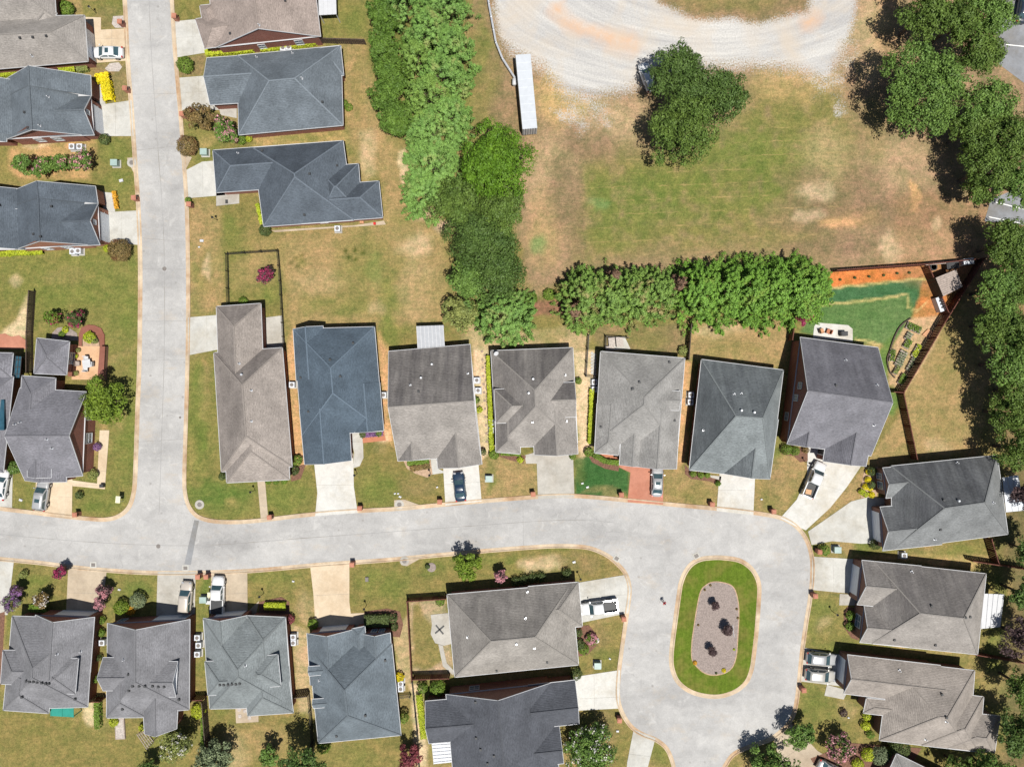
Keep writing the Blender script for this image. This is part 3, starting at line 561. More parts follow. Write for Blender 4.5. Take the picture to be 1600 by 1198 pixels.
for (x0, y0), (x1, y1) in (((212, 235), (284, 228)), ((221, 372), (291, 378)), ((222, 420), (290, 421)), ((219, 502), (291, 501)), ((218, 563), (290, 562)), ((214, 690), (286, 686)), ((817, 785), (818, 852)), ((206, 148), (277, 146))):
    a, b2 = W(x0, y0), W(x1, y1); d_ = (b2 - a).normalized(); n = Vector((-d_.y, d_.x, 0)) * .025; mb = MB(); mb.poly([(q.x, q.y, .0245) for q in (a - n, b2 - n, b2 + n, a + n)]); mb.build('seam', M['seam'], road)
mb = MB(); mb.poly([W(x, y, .027) for x, y in ((303.5, 812), (311, 813.5), (298, 882), (288, 881))]); o = mb.build('road_patch', M['patch'])
if o.data.polygons[0].normal.z < 0: o.data.flip_normals()
tag(o, 'dark repaired asphalt strip across the street', kind='structure')
def offset_line(pts, d, closed=False):
    out = []; n = len(pts)
    for i in range(n):
        a = pts[(i - 1) % n] if closed or i > 0 else pts[i]; c = pts[(i + 1) % n] if closed or i < n - 1 else pts[i]
        tx, ty = c[0] - a[0], c[1] - a[1]; l = math.hypot(tx, ty) or 1
        out.append((pts[i][0] - ty / l * d, pts[i][1] + tx / l * d))
    return out
def gutter(name, pts, side, label, w=6.0, closed=False):
    a = offset_line(pts, -side * 0.6, closed); b_ = offset_line(pts, side * w * .62, closed); c = offset_line(pts, side * w * .78, closed); e = offset_line(pts, side * w, closed)
    mb = MB(); n = len(pts)
    rows = [[W(*p) for p in r] for r in (a, b_, c, e, e)]; zs = (0.030, 0.026, 0.125, 0.115, -0.02)
    base = len(mb.v)
    for r, z in zip(rows, zs): mb.v += [(p.x, p.y, z) for p in r]
    for k_ in range(4):
        for i in range(n if closed else n - 1):
            j = (i + 1) % n
            f = (base + k_ * n + i, base + k_ * n + j, base + (k_ + 1) * n + j, base + (k_ + 1) * n + i)
            mb.f.append(f if side > 0 else f[::-1]); mb.m.append(0)
    o = mb.build(name, M['gutter']); tag(o, label, kind='structure')
    zz = [p.normal.z for p in o.data.polygons]
    if sum(zz) < 0: o.data.flip_normals()
gutter('kerb', Ws, 1, 'tan concrete kerb on the west side of the street'); gutter('kerb', Es, -1, 'tan concrete kerb in front of the houses north and east of the street')
gutter('kerb', Ss, 1, 'tan concrete kerb along the south side of the street'); gutter('kerb', isl, 1, 'tan concrete kerb round the oval island', 6.5, True)
def sheet(name, pts, z, mat, label, kind='structure', parent=None):
    mb = MB(); mb.prism([(W(*p).x, W(*p).y) for p in pts], -0.02, z); o = mb.build(name, mat, parent)
    if parent is None: tag(o, label, kind=kind)
    return o
ing = [(p[0], p[1]) for p in offset_line(isl, 6.2, True)]
G_isl, nt, N, L, b = new_mat('island_grass'); p_ = wpos(N)
f1 = noise(N, L, 5, 4, .7, p_); f2 = noise(N, L, 0.35, 3, .6, p_); f3 = noise(N, L, 1.0, 3, .5, mapping(N, L, p_, (2.2, .2, 1), (0, 0, .08)))
c_ = ramp(N, L, f1, [(.25, (.055, .095, .008)), (.75, (.125, .175, .022))]); c_ = mixc(N, L, ramp(N, L, f2, [(.44, 0.0), (.66, .7)]), c_, (.150, .135, .035)); c_ = mixc(N, L, .6, c_, ramp(N, L, noise(N, L, 1.4, 5, .75, p_), [(.36, .72), (.64, 1.2)]), 'MULTIPLY')
c_ = mixc(N, L, .5, c_, ramp(N, L, f3, [(.3, .72), (.7, 1.2)]), 'MULTIPLY'); L.new(c_, b.inputs['Base Color']); b.inputs['Roughness'].default_value = .95; setv(b, 'Specular IOR Level', .1); bump(N, L, b, f1, .7, .06)
sheet('island_lawn', ing, 0.10, G_isl, 'bright mown lawn of the oval island')
bedp = [(1098, 916), (1110, 908.5), (1126, 908), (1145, 915), (1153, 935), (1155, 960), (1153, 998), (1151, 1023), (1145, 1041), (1133, 1051), (1115, 1054.5), (1100, 1051), (1088, 1041), (1080, 1028), (1080, 1003), (1083, 980), (1088, 948), (1093, 925)]
bs = smooth_line(bedp + [bedp[0]])[:-1]
sheet('island_bed', [(x, y) for x, y in bs], 0.125, M['soil'], 'tan edge of the island planting bed'); sheet('island_mulch', offset_line(bs, -1.6 if sdf([bs[0], bs[10], bs[20]], np.array([0.]), np.array([0.])) is None else 1.6, True), 0.135, M['mulch_grey'], 'grey mulch bed in the middle of the island')

# driveways, slab by slab
def driveway(poly, mat, label, cuts=(), z=0.045):
    pts = [(W(*p).x, W(*p).y) for p in poly]
    cx = sum(p[0] for p in pts) / len(pts); cy = sum(p[1] for p in pts) / len(pts)
    r = bpy.data.objects.new('driveway', None); COL.objects.link(r); r.location = (cx, cy, 0); WORLD[r.name] = (cx, cy, 0); tag(r, label, kind='structure')
    pieces = [pts]
    for (x0, y0), (x1, y1) in cuts:
        a = W(x0, y0); b2 = W(x1, y1); n = Vector((-(b2.y - a.y), b2.x - a.x)).normalized(); nxt = []
        for q in pieces:
            for s_ in (1, -1):
                c = clip_poly(q, (a.x + n.x * .015 * s_, a.y + n.y * .015 * s_), (n.x * s_, n.y * s_))
                if len(c) > 2: nxt.append(c)
        pieces = nxt
    mb = MB(); mb.prism([(x, y) for x, y in pts], -.02, z - .02); mb.build('slab_joint', M['conc_grey'], r)
    for i, q in enumerate(pieces):
        mb = MB(); mb.prism(q, -.01, z + (i % 3) * .003); mb.build('slab', mat, r)
    return r
DW = [
 ([(133, 27), (158, 28), (158, 47), (198, 45), (201, 95), (147, 99)], 'conc_cream', 'cream concrete driveway under the white sedan', [((130, 62), (210, 60)), ((174, 0), (176, 120))]),
 ([(150, 130), (163, 133), (165, 163), (206, 157), (209, 213), (154, 213)], 'conc_light', 'pale slab driveway beside the yellow hedge', [((180, 100), (181, 220)), ((150, 184), (212, 180)), ((150, 164), (170, 162))]),
 ([(160, 300), (179, 302), (180, 331), (218, 329), (219, 383), (163, 378)], 'conc_light', 'pale driveway beside the dark brown bush', [((190, 320), (190, 390)), ((160, 331), (180, 331))]),
 ([(272, 34), (312, 30), (326, 82), (277, 90)], 'conc_light', 'pale driveway of the brown-roofed house at the top', [((300, 20), (303, 90)), ((270, 60), (330, 56))]),
 ([(279, 122), (330, 118), (345, 172), (283, 173)], 'conc_light', 'pale driveway left of the slate-blue hipped house', [((310, 100), (312, 180)), ((270, 147), (340, 142))]),
 ([(291, 266), (316, 253), (352, 250), (352, 305), (292, 310)], 'conc_light', 'flared pale driveway below the green transformer', [((316, 240), (318, 320))]),
 ([(294, 496), (352, 491), (352, 544), (294, 555)], 'conc_light', 'pale driveway of the long tan corner house', [((323, 480), (324, 560))]),
 ([(402, 748), (414, 748), (419.5, 813), (408, 814)], 'conc_tan', 'narrow concrete front path of the long tan house', [((400, 770), (420, 769)), ((400, 790), (425, 789))]),
 ([(490, 715), (552, 708), (553, 760), (559, 801), (492.5, 806), (496, 770)], 'conc_white', 'white driveway with a rusty stain of the blue house', [((480, 758), (560, 757))]),
 ([(541, 655), (557, 655), (557, 674), (567, 678), (568, 715), (562, 728), (552, 731), (553.5, 707)], 'conc_light', 'curved entry path of the blue house', [((550, 690), (570, 690))]),
 ([(692, 722), (747, 716), (752.5, 783), (696, 789.5)], 'conc_white', 'white driveway under the dark blue car', [((690, 757), (760, 752)), ((722, 700), (724, 800))]),
 ([(672, 708), (683, 707), (685, 732), (697, 738), (675.5, 741)], 'conc_light', 'short entry path next to the dark blue car', []),
 ([(838, 700), (895, 700), (897.5, 776.5), (840.5, 779.5)], 'conc_grey', 'worn grey driveway of the house with the stepping-stone path', [((830, 740), (900, 739)), ((868, 730), (869, 790))]),
 ([(820, 711), (841, 705), (841, 724), (822, 724)], 'conc_grey', 'grey porch slab beside the worn driveway', []),
 ([(960, 715), (1037, 722), (1036, 788), (980.5, 784), (985, 738), (968, 730)], 'paver', 'red brick paver driveway under the silver saloon', []),
 ([(1125, 730), (1180, 737), (1177, 804.5), (1119.5, 798)], 'conc_white', 'plain white driveway of the pale slate-roofed house', [((1110, 765), (1190, 766))]),
 ([(1108, 742), (1127, 744), (1126, 750), (1114, 750)], 'conc_light', 'small step beside the plain white driveway', []),
 ([(1261, 690), (1283, 695), (1300, 705), (1350, 712), (1344, 730), (1322, 762), (1297, 793), (1259, 828), (1240, 820), (1219, 809), (1245, 780), (1261, 742)], 'conc_white', 'wide curving white driveway under the pickup', [((1250, 748), (1330, 770))]),
 ([(1262.5, 830), (1297, 806), (1330, 783), (1357, 776), (1385, 778), (1388, 848), (1345, 849), (1300, 845), (1268, 851)], 'conc_light', 'flared stained driveway of the charcoal end house', []),
 ([(1269, 869), (1348, 874), (1341, 928), (1268, 921)], 'conc_light', 'pale driveway facing the island loop', [((1301, 860), (1303, 940))]),
 ([(1312, 927), (1345, 930), (1345, 945), (1311, 945)], 'conc_grey', 'grey porch slab below the loop driveway', []),
 ([(1256.5, 1011), (1325, 1025), (1318, 1072), (1249, 1063.5)], 'conc_light', 'driveway holding the two silver crossovers', [((1285, 1000), (1280, 1080))]),
 ([(1292, 1069), (1325, 1078), (1318, 1092), (1288, 1086)], 'conc_grey', 'grey slab below the two silver crossovers', []),
 ([(890, 912), (978, 897.5), (985.5, 920), (981.5, 957), (890, 976)], 'conc_light', 'driveway under the white pickup with open bed', [((890, 932), (990, 928)), ((943, 890), (947, 980))]),
 ([(890, 1058), (969, 1046), (967, 1106), (890, 1110)], 'conc_white', 'bare white driveway below the white pickup', [((928, 1040), (929, 1120)), ((880, 1092), (970, 1088))]),
 ([(990, 1139), (1024, 1152.5), (1012, 1198), (1008, 1240), (975, 1240), (980, 1190)], 'conc_light', 'narrow driveway leaving the bottom of the loop', [((970, 1175), (1020, 1182))]),
 ([(1208, 1153), (1222, 1142), (1236, 1128), (1277, 1172), (1325, 1203), (1335, 1260), (1240, 1260)], 'conc_tan', 'tan driveway apron at the bottom right of the loop', [((1230, 1180), (1280, 1150))]),
 ([(484.5, 882), (546, 877), (546, 940), (552, 990), (494, 995), (490, 930)], 'conc_cream', 'cream driveway of the slate house with two small dormers', [((480, 930), (555, 927))]),
 ([(546, 958), (569, 957), (570, 990), (552, 992)], 'conc_cream', 'cream entry path beside the clipped hedge', []),
 ([(330, 893), (386.5, 890), (387, 955), (405, 938), (400, 960), (386, 975), (330, 975)], 'conc_tan', 'tan streaked driveway under the pickup with covered bed', [((325, 928), (390, 926)), ((358, 880), (358, 960))]),
 ([(246.5, 893), (306, 893), (304, 975), (244, 975)], 'conc_grey', 'grey driveway under the champagne wagon', [((240, 927), (310, 927)), ((275, 885), (275, 970))]),
 ([(107, 884), (167, 890.5), (157, 970), (103, 970)], 'conc_tan', 'tan driveway between the pink crape myrtles', [((100, 925), (170, 927))]),
 ([(-70, 872), (22, 875), (12, 960), (-70, 965)], 'conc_light', 'pale driveway at the left edge south of the street', []),
 ([(57, 735), (113.5, 742), (112.5, 808), (54.5, 800.5)], 'conc_cream', 'cream driveway under the silver wagon', [((50, 775), (120, 776))]),
 ([(113.5, 750), (152, 755), (156, 672), (171, 672), (164, 764), (113, 759)], 'conc_cream', 'cream path along the brick wall with arched windows', [((100, 757), (170, 758)), ((150, 700), (175, 701)), ((140, 735), (175, 736))]),
 ([(-60, 725), (20, 735), (19, 795), (-60, 786)], 'conc_light', 'pale driveway at the left edge beside the silver wagon', []),
 ([(338, 299), (374, 299), (374, 318), (338, 322)], 'conc_grey', 'grey entry slab of the dark blue-grey roof', []),
 ([(342, 168), (370, 166), (370, 185), (345, 180)], 'conc_grey', 'grey entry slab under the notch of the slate-blue hipped house', []),
]
for poly, mt, lab, cuts in DW: driveway(poly, M[mt], lab, cuts)
# inlet aprons, beds, patios
for poly, lab in (([(199, 247), (213, 246), (214, 280), (205, 262), (200, 258)], 'west side'), ([(282, 240), (300, 246), (288, 270)], 'east side'), ([(616, 781), (632, 780), (657, 789), (640, 796), (616, 798)], 'north side'), ([(625, 872), (664, 868), (636, 884), (627, 882)], 'south side')):
    sheet('storm_inlet_apron', poly, .06, M['conc_tan'], 'concrete storm inlet apron on the %s of the street' % lab)
BEDS = [
 ([(455, 745), (462, 728), (478, 725), (470, 748), (455, 752)], 'mulch', 'mulch bed at the corner of the long tan house'),
 ([(566, 680), (600, 673), (603, 688), (585, 690), (567, 692)], 'clay', 'terracotta edged flower bed of the blue house'),
 ([(630, 719), (672, 714), (676, 740), (668, 746), (650, 740), (636, 732)], 'soil', 'curved bed of the middle tan house'),
 ([(775, 708), (822, 712), (818, 724), (795, 718), (778, 712)], 'mulch', 'mulch bed left of the worn grey driveway'),
 ([(917, 708), (932, 706), (968, 728), (966, 736), (945, 732), (925, 722)], 'mulch', 'dark mulch crescent beside the green lawn'),
 ([(935, 708), (966, 708), (966, 718), (945, 717)], 'clay', 'terracotta porch floor behind the crescent hedge'),
 ([(1070, 725), (1078, 735), (1105, 744), (1126, 750), (1124, 759), (1110, 752), (1080, 748), (1070, 740)], 'mulch', 'mulch strip below the pale slate-roofed house'),
 ([(1222, 698), (1262, 700), (1262, 720), (1250, 722), (1240, 712), (1222, 710)], 'mulch', 'mulch bed left of the wide white driveway'),
 ([(1344, 765), (1350, 735), (1372, 728), (1370, 775), (1345, 778)], 'soil', 'bed of yellow shrubs at the charcoal end house'),
 ([(1318, 955), (1324, 947), (1340, 950), (1342, 1000), (1330, 996), (1319, 980)], 'mulch', 'kidney shaped bed beside the loop'),
 ([(902, 978), (920, 976), (932, 990), (932, 1008), (918, 1022), (903, 1025)], 'mulch', 'bed with blossoms beside the white pickup'),
 ([(405, 940), (440, 932), (452, 940), (453, 960), (405, 958)], 'mulch', 'bed holding the lime clipped hedge'),
 ([(569, 955), (605, 950), (625, 955), (630, 975), (625, 995), (570, 990)], 'mulch', 'bed round the dark clipped hedge'),
 ([(164, 108), (172, 99), (186, 98), (191, 105), (186, 112), (170, 112)], 'stone', 'stone ringed flower bed by the white sedan'),
 ([(175, 38), (177, 26), (193, 25), (194, 44), (180, 44)], 'stone', 'stone ringed bed at the top of the street'),
 ([(82, 520), (90, 512), (105, 510), (120, 520), (123, 532), (80, 532)], 'mulch_grey', 'grey gravel bed behind the small hipped wing'),
 ([(0, 522), (8, 521), (18, 526), (30, 524), (43, 533), (43, 545), (0, 545)], 'paver', 'scalloped brick patio at the left edge'),
 ([(-10, 960), (8, 955), (2, 1062), (-4, 1100), (-10, 1135)], 'mulch', 'mulch strip at the lower left edge'),
 ([(1266, 1184), (1330, 1160), (1440, 1168), (1420, 1198), (1420, 1240), (1300, 1240)], 'mulch', 'shaded shrub bed above the lower right corner roof'),
]
for poly, mt, lab in BEDS: sheet('planting_bed', poly, .05, M[mt], lab)
o = sheet('parking_lot', [(1545, -90), (1760, -90), (1760, 360), (1600, 352), (1538, 346), (1548, 312), (1600, 290), (1600, 130), (1560, 100)], .025, M['lot'], 'grey asphalt parking lot behind the trees at the top right')
for k_, (a, b2) in enumerate((((1556, 316), (1600, 327)), ((1545, 339), (1600, 350)), ((1572, 70), (1620, 75)))):
    mb = MB(); p, q = W(*a, .032), W(*b2, .032); mb.beam(p, q, .14, .006); mb.build('parking_line', M['white_line'], o)
sheet('rear_patio', [(1272, 510), (1276, 504), (1325, 508), (1332, 514), (1332, 534), (1270, 528)], .06, M['conc_white'], 'white rounded patio with two brown chairs')
sheet('side_patio', [(416, 496), (441, 493), (444, 543), (417, 544)], .06, M['conc_grey'], 'worn grey patio behind the long tan house')
sheet('rear_path', [(556, 352), (600, 345), (603, 351), (430, 363), (424, 360)], .05, M['conc_tan'], 'pinkish rear walk of the dark blue-grey roof')
sheet('round_patio', [(673, 960), (700, 957), (706, 1005), (694, 1008), (680, 1004), (673, 990), (675, 975)], .06, M['conc_grey'], 'grey lobed patio with a worn star mark')
sheet('patio_path', [(685, 1006), (692, 1008), (698, 1035), (710, 1048), (708, 1054), (692, 1040)], .055, M['conc_grey'], 'thin curving path from the lobed patio')
sheet('rear_slab', [(368, 1105), (404, 1104), (404, 1127), (369, 1129)], .05, M['conc_tan'], 'tan patio slab with round stones behind the bottom row')
sheet('gravel_walk', [(950, 528), (976, 526), (985, 545), (950, 548)], .05, M['conc_light'], 'pale patio corner behind the grey house')

# ------------------------------------------------------------------ houses
CAMP = Vector((0, 0, CH))
def inset_quad(P, ins):
    out = []; c = sum((Vector((p.x, p.y)) for p in P), Vector((0, 0))) / 4; L_ = []
    for i in range(4):
        a = Vector((P[i].x, P[i].y)); b2 = Vector((P[(i + 1) % 4].x, P[(i + 1) % 4].y)); d_ = (b2 - a).normalized(); n = Vector((-d_.y, d_.x))
        if (c - a).dot(n) < 0: n = -n
        L_.append((a + n * ins[i], d_))
    for i in range(4):
        (p, d1), (q, d2) = L_[i - 1], L_[i]; cr = d1.x * d2.y - d1.y * d2.x
        t = ((q.x - p.x) * d2.y - (q.y - p.y) * d2.x) / (cr if abs(cr) > 1e-6 else 1e-6); out.append(p + d1 * t)
    return out
RM = {}
def house(label, color0, comps, openings=(), vents=(), wall='brick', pitch=0.61, eave=2.9, streak=0.0, ridge=None, extra=None):
    color = tuple(min(.6, x * 1.52) for x in color0); key = (color, streak)
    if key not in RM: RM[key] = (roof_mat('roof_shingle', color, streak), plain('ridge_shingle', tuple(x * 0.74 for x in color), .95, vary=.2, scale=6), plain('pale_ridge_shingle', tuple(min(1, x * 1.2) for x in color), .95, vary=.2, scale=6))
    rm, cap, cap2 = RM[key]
    if ridge == 'pale': cap = cap2
    P0 = [W(*p, eave) for c in comps for p in c[0]]
    ctr = (sum(p.x for p in P0) / len(P0), sum(p.y for p in P0) / len(P0), 0)
    R = root('house', ctr, label, 'house', 'houses of the neighbourhood')
    tris = []; walls = []
    for ci, c in enumerate(comps):
        pts, e1, e2 = c[0], c[1], c[2]; o_ = c[3] if len(c) > 3 else {}
        z = o_.get('z', eave) + ci * 0.017; pt = o_.get('p', pitch)
        if ci > 0 and e2 == 'g' and not o_.get('open'): e2 = 'i'
        if ci > 0 and e1 == 'i0': e1 = 'i'
        A, B, C_, D = [W(*p, z) for p in pts]
        m1, m2 = (A + B) / 2, (C_ + D) / 2; ax = m2 - m1; ln = ax.length; ax = ax / ln
        hw = ((B - A).length + (D - C_).length) / 4; zr = o_.get('zr', z + pt * hw)
        if 'r1' in o_:
            R1, R2 = W(*o_['r1'], zr), W(*o_['r2'], zr)
        else:
            i1 = 0 if e1 in ('g','i') else (hw if e1 == 'h' else e1); i2 = 0 if e2 in ('g', 'i') else (hw if e2 == 'h' else e2)
            if i1 + i2 > ln * .96: s_ = ln * .96 / (i1 + i2); i1 *= s_; i2 *= s_
            R1, R2 = m1 + ax * i1, m2 - ax * i2; R1.z = R2.z = zr
        F = [(B, C_, R2, R1), (D, A, R1, R2)]
        if e1 != 'g': F.append((A, B, R1))
        if e2 not in ('g', 'i'): F.append((C_, D, R2))
        mb = MB()
        for f in F:
            n = (f[1] - f[0]).cross(f[2] - f[0]); f = f if n.z > 0 else f[::-1]; mb.poly(f)
            tris.append((f[0], f[1], f[2]))
            if len(f) == 4: tris.append((f[0], f[2], f[3]))
        zz = Vector((0, 0, .05)); mb.poly([A - zz, D - zz, C_ - zz, B - zz], 1)
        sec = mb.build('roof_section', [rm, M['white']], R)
        mb = MB(); up = Vector((0, 0, .022)); lines = [(R1, R2)]
        if e1 != 'g': lines += [(A, R1), (B, R1)]
        if e2 not in ('g', 'i'): lines += [(C_, R2), (D, R2)]
        for p, q in lines: mb.beam(p + up, q + up, .20, .04)
        mb.build('ridge_cap', cap, sec)
        mb = MB(); cc = (A + B + C_ + D) / 4
        for i, (p, q) in enumerate(((A, B), (B, C_), (C_, D), (D, A))):
            if i == 2 and e2 == 'i': continue
            if (i == 0 and e1 == 'g') or (i == 2 and e2 == 'g'):
                r = R1 if i == 0 else R2
                for s_ in (p, q): mb.beam(s_ + Vector((0, 0, -.04)), r + Vector((0, 0, -.04)), .06, .14)
            else:
                d_ = (q - p).normalized(); n = Vector((d_.y, -d_.x, 0))
                if n.dot((p + q) / 2 - cc) < 0: n = -n
                mb.beam(p + n * .04 - zz, q + n * .03 - zz, .065, .12)
        mb.build('gutter', M['white'], sec)
        ins = [.16 if e1 == 'g' else .42, .42, .16 if e2 == 'g' else .42, .42]
        Q = inset_quad([A, B, C_, D], ins); wm = o_.get('wall', wall); mb = MB()
        for i in range(4):
            p, q = Q[i], Q[(i + 1) % 4]; mb.poly([(p.x, p.y, 0), (q.x, q.y, 0), (q.x, q.y, z - .04), (p.x, p.y, z - .04)])
        for e, i, Rr in ((e1, 0, R1), (e2, 2, R2)):
            if e == 'g':
                p, q = Q[i], Q[(i + 1) % 4]; m_ = (Vector((p.x, p.y, 0)) + Vector((q.x, q.y, 0))) / 2
                mb.poly([(p.x, p.y, z - .04), (q.x, q.y, z - .04), (m_.x, m_.y, zr - .1)])
        mb.build('wall', M[wm], R); walls.append((Q, z, zr, cc))
    for op in openings:
        kind, ci, e, t0, t1 = op[:5]; Q, z, zr, cc = walls[ci]; p, q = Q[e], Q[(e + 1) % 4]
        a = p + (q - p) * t0; b2 = p + (q - p) * t1; d_ = (b2 - a).normalized(); n = Vector((d_.y, -d_.x))
        if n.dot((a + b2) / 2 - Vector((cc.x, cc.y))) < 0: n = -n
        if kind == 'garage':
            mb = MB(); zt = 2.3
            for s_, t_ in ((a - d_ * .12, a), (b2, b2 + d_ * .12)): mb.beam((s_.x + n.x * .03, s_.y + n.y * .03, zt / 2), (s_.x + n.x * .03 + .001, s_.y + n.y * .03, zt / 2 + .01), .1, .1)
            mb.beam((a.x + n.x * .04, a.y + n.y * .04, zt + .06), (b2.x + n.x * .04, b2.y + n.y * .04, zt + .06), .10, .14)
            g = mb.build('garage_door', M['white'], R)
            for k_ in range(4):
                mb = MB(); z0 = .05 + k_ * .56
                mb.beam((a.x + n.x * .03, a.y + n.y * .03, z0 + .27), (b2.x + n.x * .03, b2.y + n.y * .03, z0 + .27), .07, .53); mb.build('door_panel', M['gdoor'], g)
        else:
            z0, z1 = op[5:7]; mb = MB()
            for zz_ in (z0, z1): mb.beam((a.x + n.x * .04, a.y + n.y * .04, zz_), (b2.x + n.x * .04, b2.y + n.y * .04, zz_), .10, .12)
            for s_ in (a, b2): mb.beam((s_.x + n.x * .04, s_.y + n.y * .04, z0), (s_.x + n.x * .04 + 1e-3, s_.y + n.y * .04, z1), .12, .10)
            mid = (a + b2) / 2
            if kind == 'window': mb.beam((mid.x + n.x * .03, mid.y + n.y * .03, z0), (mid.x + n.x * .03 + 1e-3, mid.y + n.y * .03, z1), .06, .06); mb.beam((a.x + n.x * .03, a.y + n.y * .03, (z0 + z1) / 2), (b2.x + n.x * .03, b2.y + n.y * .03, (z0 + z1) / 2), .06, .06)
            w_ = mb.build('window' if kind == 'window' else 'front_door', M['white'], R)
            mb = MB(); mb.poly([(a.x + n.x * .02, a.y + n.y * .02, z0), (b2.x + n.x * .02, b2.y + n.y * .02, z0), (b2.x + n.x * .02, b2.y + n.y * .02, z1), (a.x + n.x * .02, a.y + n.y * .02, z1)])
            mb.build('pane' if kind == 'window' else 'leaf', M['pane'] if kind == 'window' else M['dark'], w_)
    def hit(px, py):
        d_ = W(px, py, 0) - CAMP; best = None
        for a, b2, c in tris:
            n = (b2 - a).cross(c - a); dn = d_.dot(n)
            if abs(dn) < 1e-9: continue
            t = (a - CAMP).dot(n) / dn; P_ = CAMP + d_ * t; ok = True
            for u, v_ in ((a, b2), (b2, c), (c, a)):
                if (v_ - u).cross(P_ - u).dot(n) < -1e-6: ok = False; break
            if ok and (best is None or t < best[0]): best = (t, P_, n.normalized())
        return best
    for v in vents:
        k_, px, py = v[:3]; h = hit(px, py)
        if not h: continue
        P_, n = h[1], h[2]; mb = MB()
        if k_ == 'p':
            mb.tube([P_ - Vector((0, 0, .2)), P_ + Vector((0, 0, .5)), P_ + Vector((0, 0, .52))], [.08, .08, .06], 8); o = mb.build('vent_pipe', M['white'], R)
            mb = MB(); mb.beam(P_ + n * .02 - Vector((0, .17, 0)), P_ + n * .02 + Vector((0, .17, 0)), .3, .03); mb.build('flashing', M['galv'], o)
        elif k_ == 'k':
            mb.box((P_.x, P_.y, P_.z + .1), (.3, .3, .3), .1); mb.build('roof_vent', M['dark'], R)
        elif k_ == 'r':
            mb.tube([P_ - Vector((0, 0, .2)), P_ + Vector((0, 0, .3)), P_ + Vector((0, 0, .38))], [.2, .2, .12], 12); mb.build('turbine_vent', M['galv'], R)
        elif k_ == 's':
            mb.box((P_.x, P_.y, P_.z + .05), (v[3], v[4], .25)); mb.build('skylight', M['skylight'], R)
        elif k_ == 'd':
            mb.tube([P_ - Vector((0, 0, .1)), P_ + Vector((0, 0, .5))], [.04, .04], 6); o = mb.build('satellite_dish', M['galv'], R)
            q0 = P_ + Vector((0, 0, .5)); dr = Vector((.25, -.35, .5)).normalized(); mb = MB(); mb.tube([q0, q0 + dr * .06, q0 + dr * .12], [.1, .28, .38], 12); mb.build('dish', M['white'], o)
    return R
TAN = (.180, .160, .146); TANG = (.168, .157, .147); GREY = (.155, .150, .150); LGREY = (.168, .165, .160); BLUEG = (.080, .094, .108); BLUE = (.052, .070, .090)
DARK = (.054, .058, .068); SLATE = (.085, .102, .117); MGREY = (.118, .119, .128); PALE = (.118, .132, .137); CHAR = (.118, .124, .127); PURP = (.112, .112, .126)
DKBL = (.058, .070, .085); BROWNR = (.185, .155, .14)
house('tan hipped house above the white sedan in the top left corner', TANG, [
 ([(132, 24), (137.5, 96), (-120, 118), (-120, 30)], 'h', 'g'), ([(82, -60), (88, 30), (-120, 60), (-120, -60)], 'h', 'g'), ([(70, 6), (89, 21), (60, 60), (40, 40)], 'h', 'h', {'p': .4})],
 [('garage', 0, 0, .18, .88)], [('k', 32, 60), ('k', 52, 59), ('k', 73, 57), ('p', 51, 88)])
house('slate grey house with brick gables beside the yellow hedge', BLUEG, [
 ([(141.5, 118), (5, 126), (7, 153), (142.5, 150)], 'g', 'i'), ([(142.5, 150), (147.5, 211), (60, 214), (58, 153)], 'g', 'g', {'p': .72}), ([(122, 149), (7, 152), (10, 218), (128, 211)], 'i', 'g', {'r1': (45.5, 133), 'r2': (50, 203), 'zr': 6.9, 'open': 1}), ([(40, 128), (-120, 134), (-120, 216), (42, 214)], 'g', 'g'), ([(12, 160), (-90, 160), (-90, 222), (10, 222)], 'g', 'g')],
 [('garage', 1, 0, .12, .9), ('window', 1, 0, .42, .55, 3.5, 4.3), ('window', 2, 2, .55, .68, .9, 2.3), ('window', 2, 2, .3, .42, .9, 2.3)],
 [('p', 76, 152), ('p', 63, 197), ('k', 39, 176), ('k', 44, 200)])
house('charcoal blue house with an orange brick gable beside the dark round bush', DKBL, [
 ([(149, 291), (20, 298), (21, 322), (153, 318)], 'g', 'i'), ([(153.5, 318), (156.5, 382.5), (60, 386), (58, 322)], 'g', 'g', {'p': .72}), ([(132, 317), (21, 321), (24, 390), (137, 382.5)], 'i', 'g', {'r1': (59.6, 309), 'r2': (62, 377), 'zr': 6.75, 'open': 1}), ([(42, 328), (-110, 328), (-110, 384), (46, 382)], 'g', 'g', {'p': .5}), ([(40, 296), (-100, 300), (-100, 392), (40, 390)], 'g', 'g')],
 [('garage', 1, 0, .12, .92), ('window', 1, 0, .42, .55, 3.5, 4.3), ('window', 2, 2, .6, .72, .9, 2.3), ('window', 2, 2, .3, .42, .9, 2.3)],
 [('k', 81, 323), ('k', 64, 370), ('k', 53, 366), ('k', 0, 321)], wall='brick_tan')
house('brown-roofed house with a wide brick gable at the top edge', BROWNR, [
 ([(501, 57.5), (336, 75), (316, -110), (480, -120)], 'g', 'g', {'p': .5}), ([(320, 76), (305, 30), (420, 14), (430, 62)], 'h', 'g'), ([(312, 9), (330, 7), (340, 40), (318, 44)], 'h', 'g')],
 [('window', 0, 0, .17, .25, .9, 2.3), ('window', 0, 0, .55, .62, .9, 2.2)], [('k', 446, 2), ('p', 405, 40), ('k', 360, 53)])
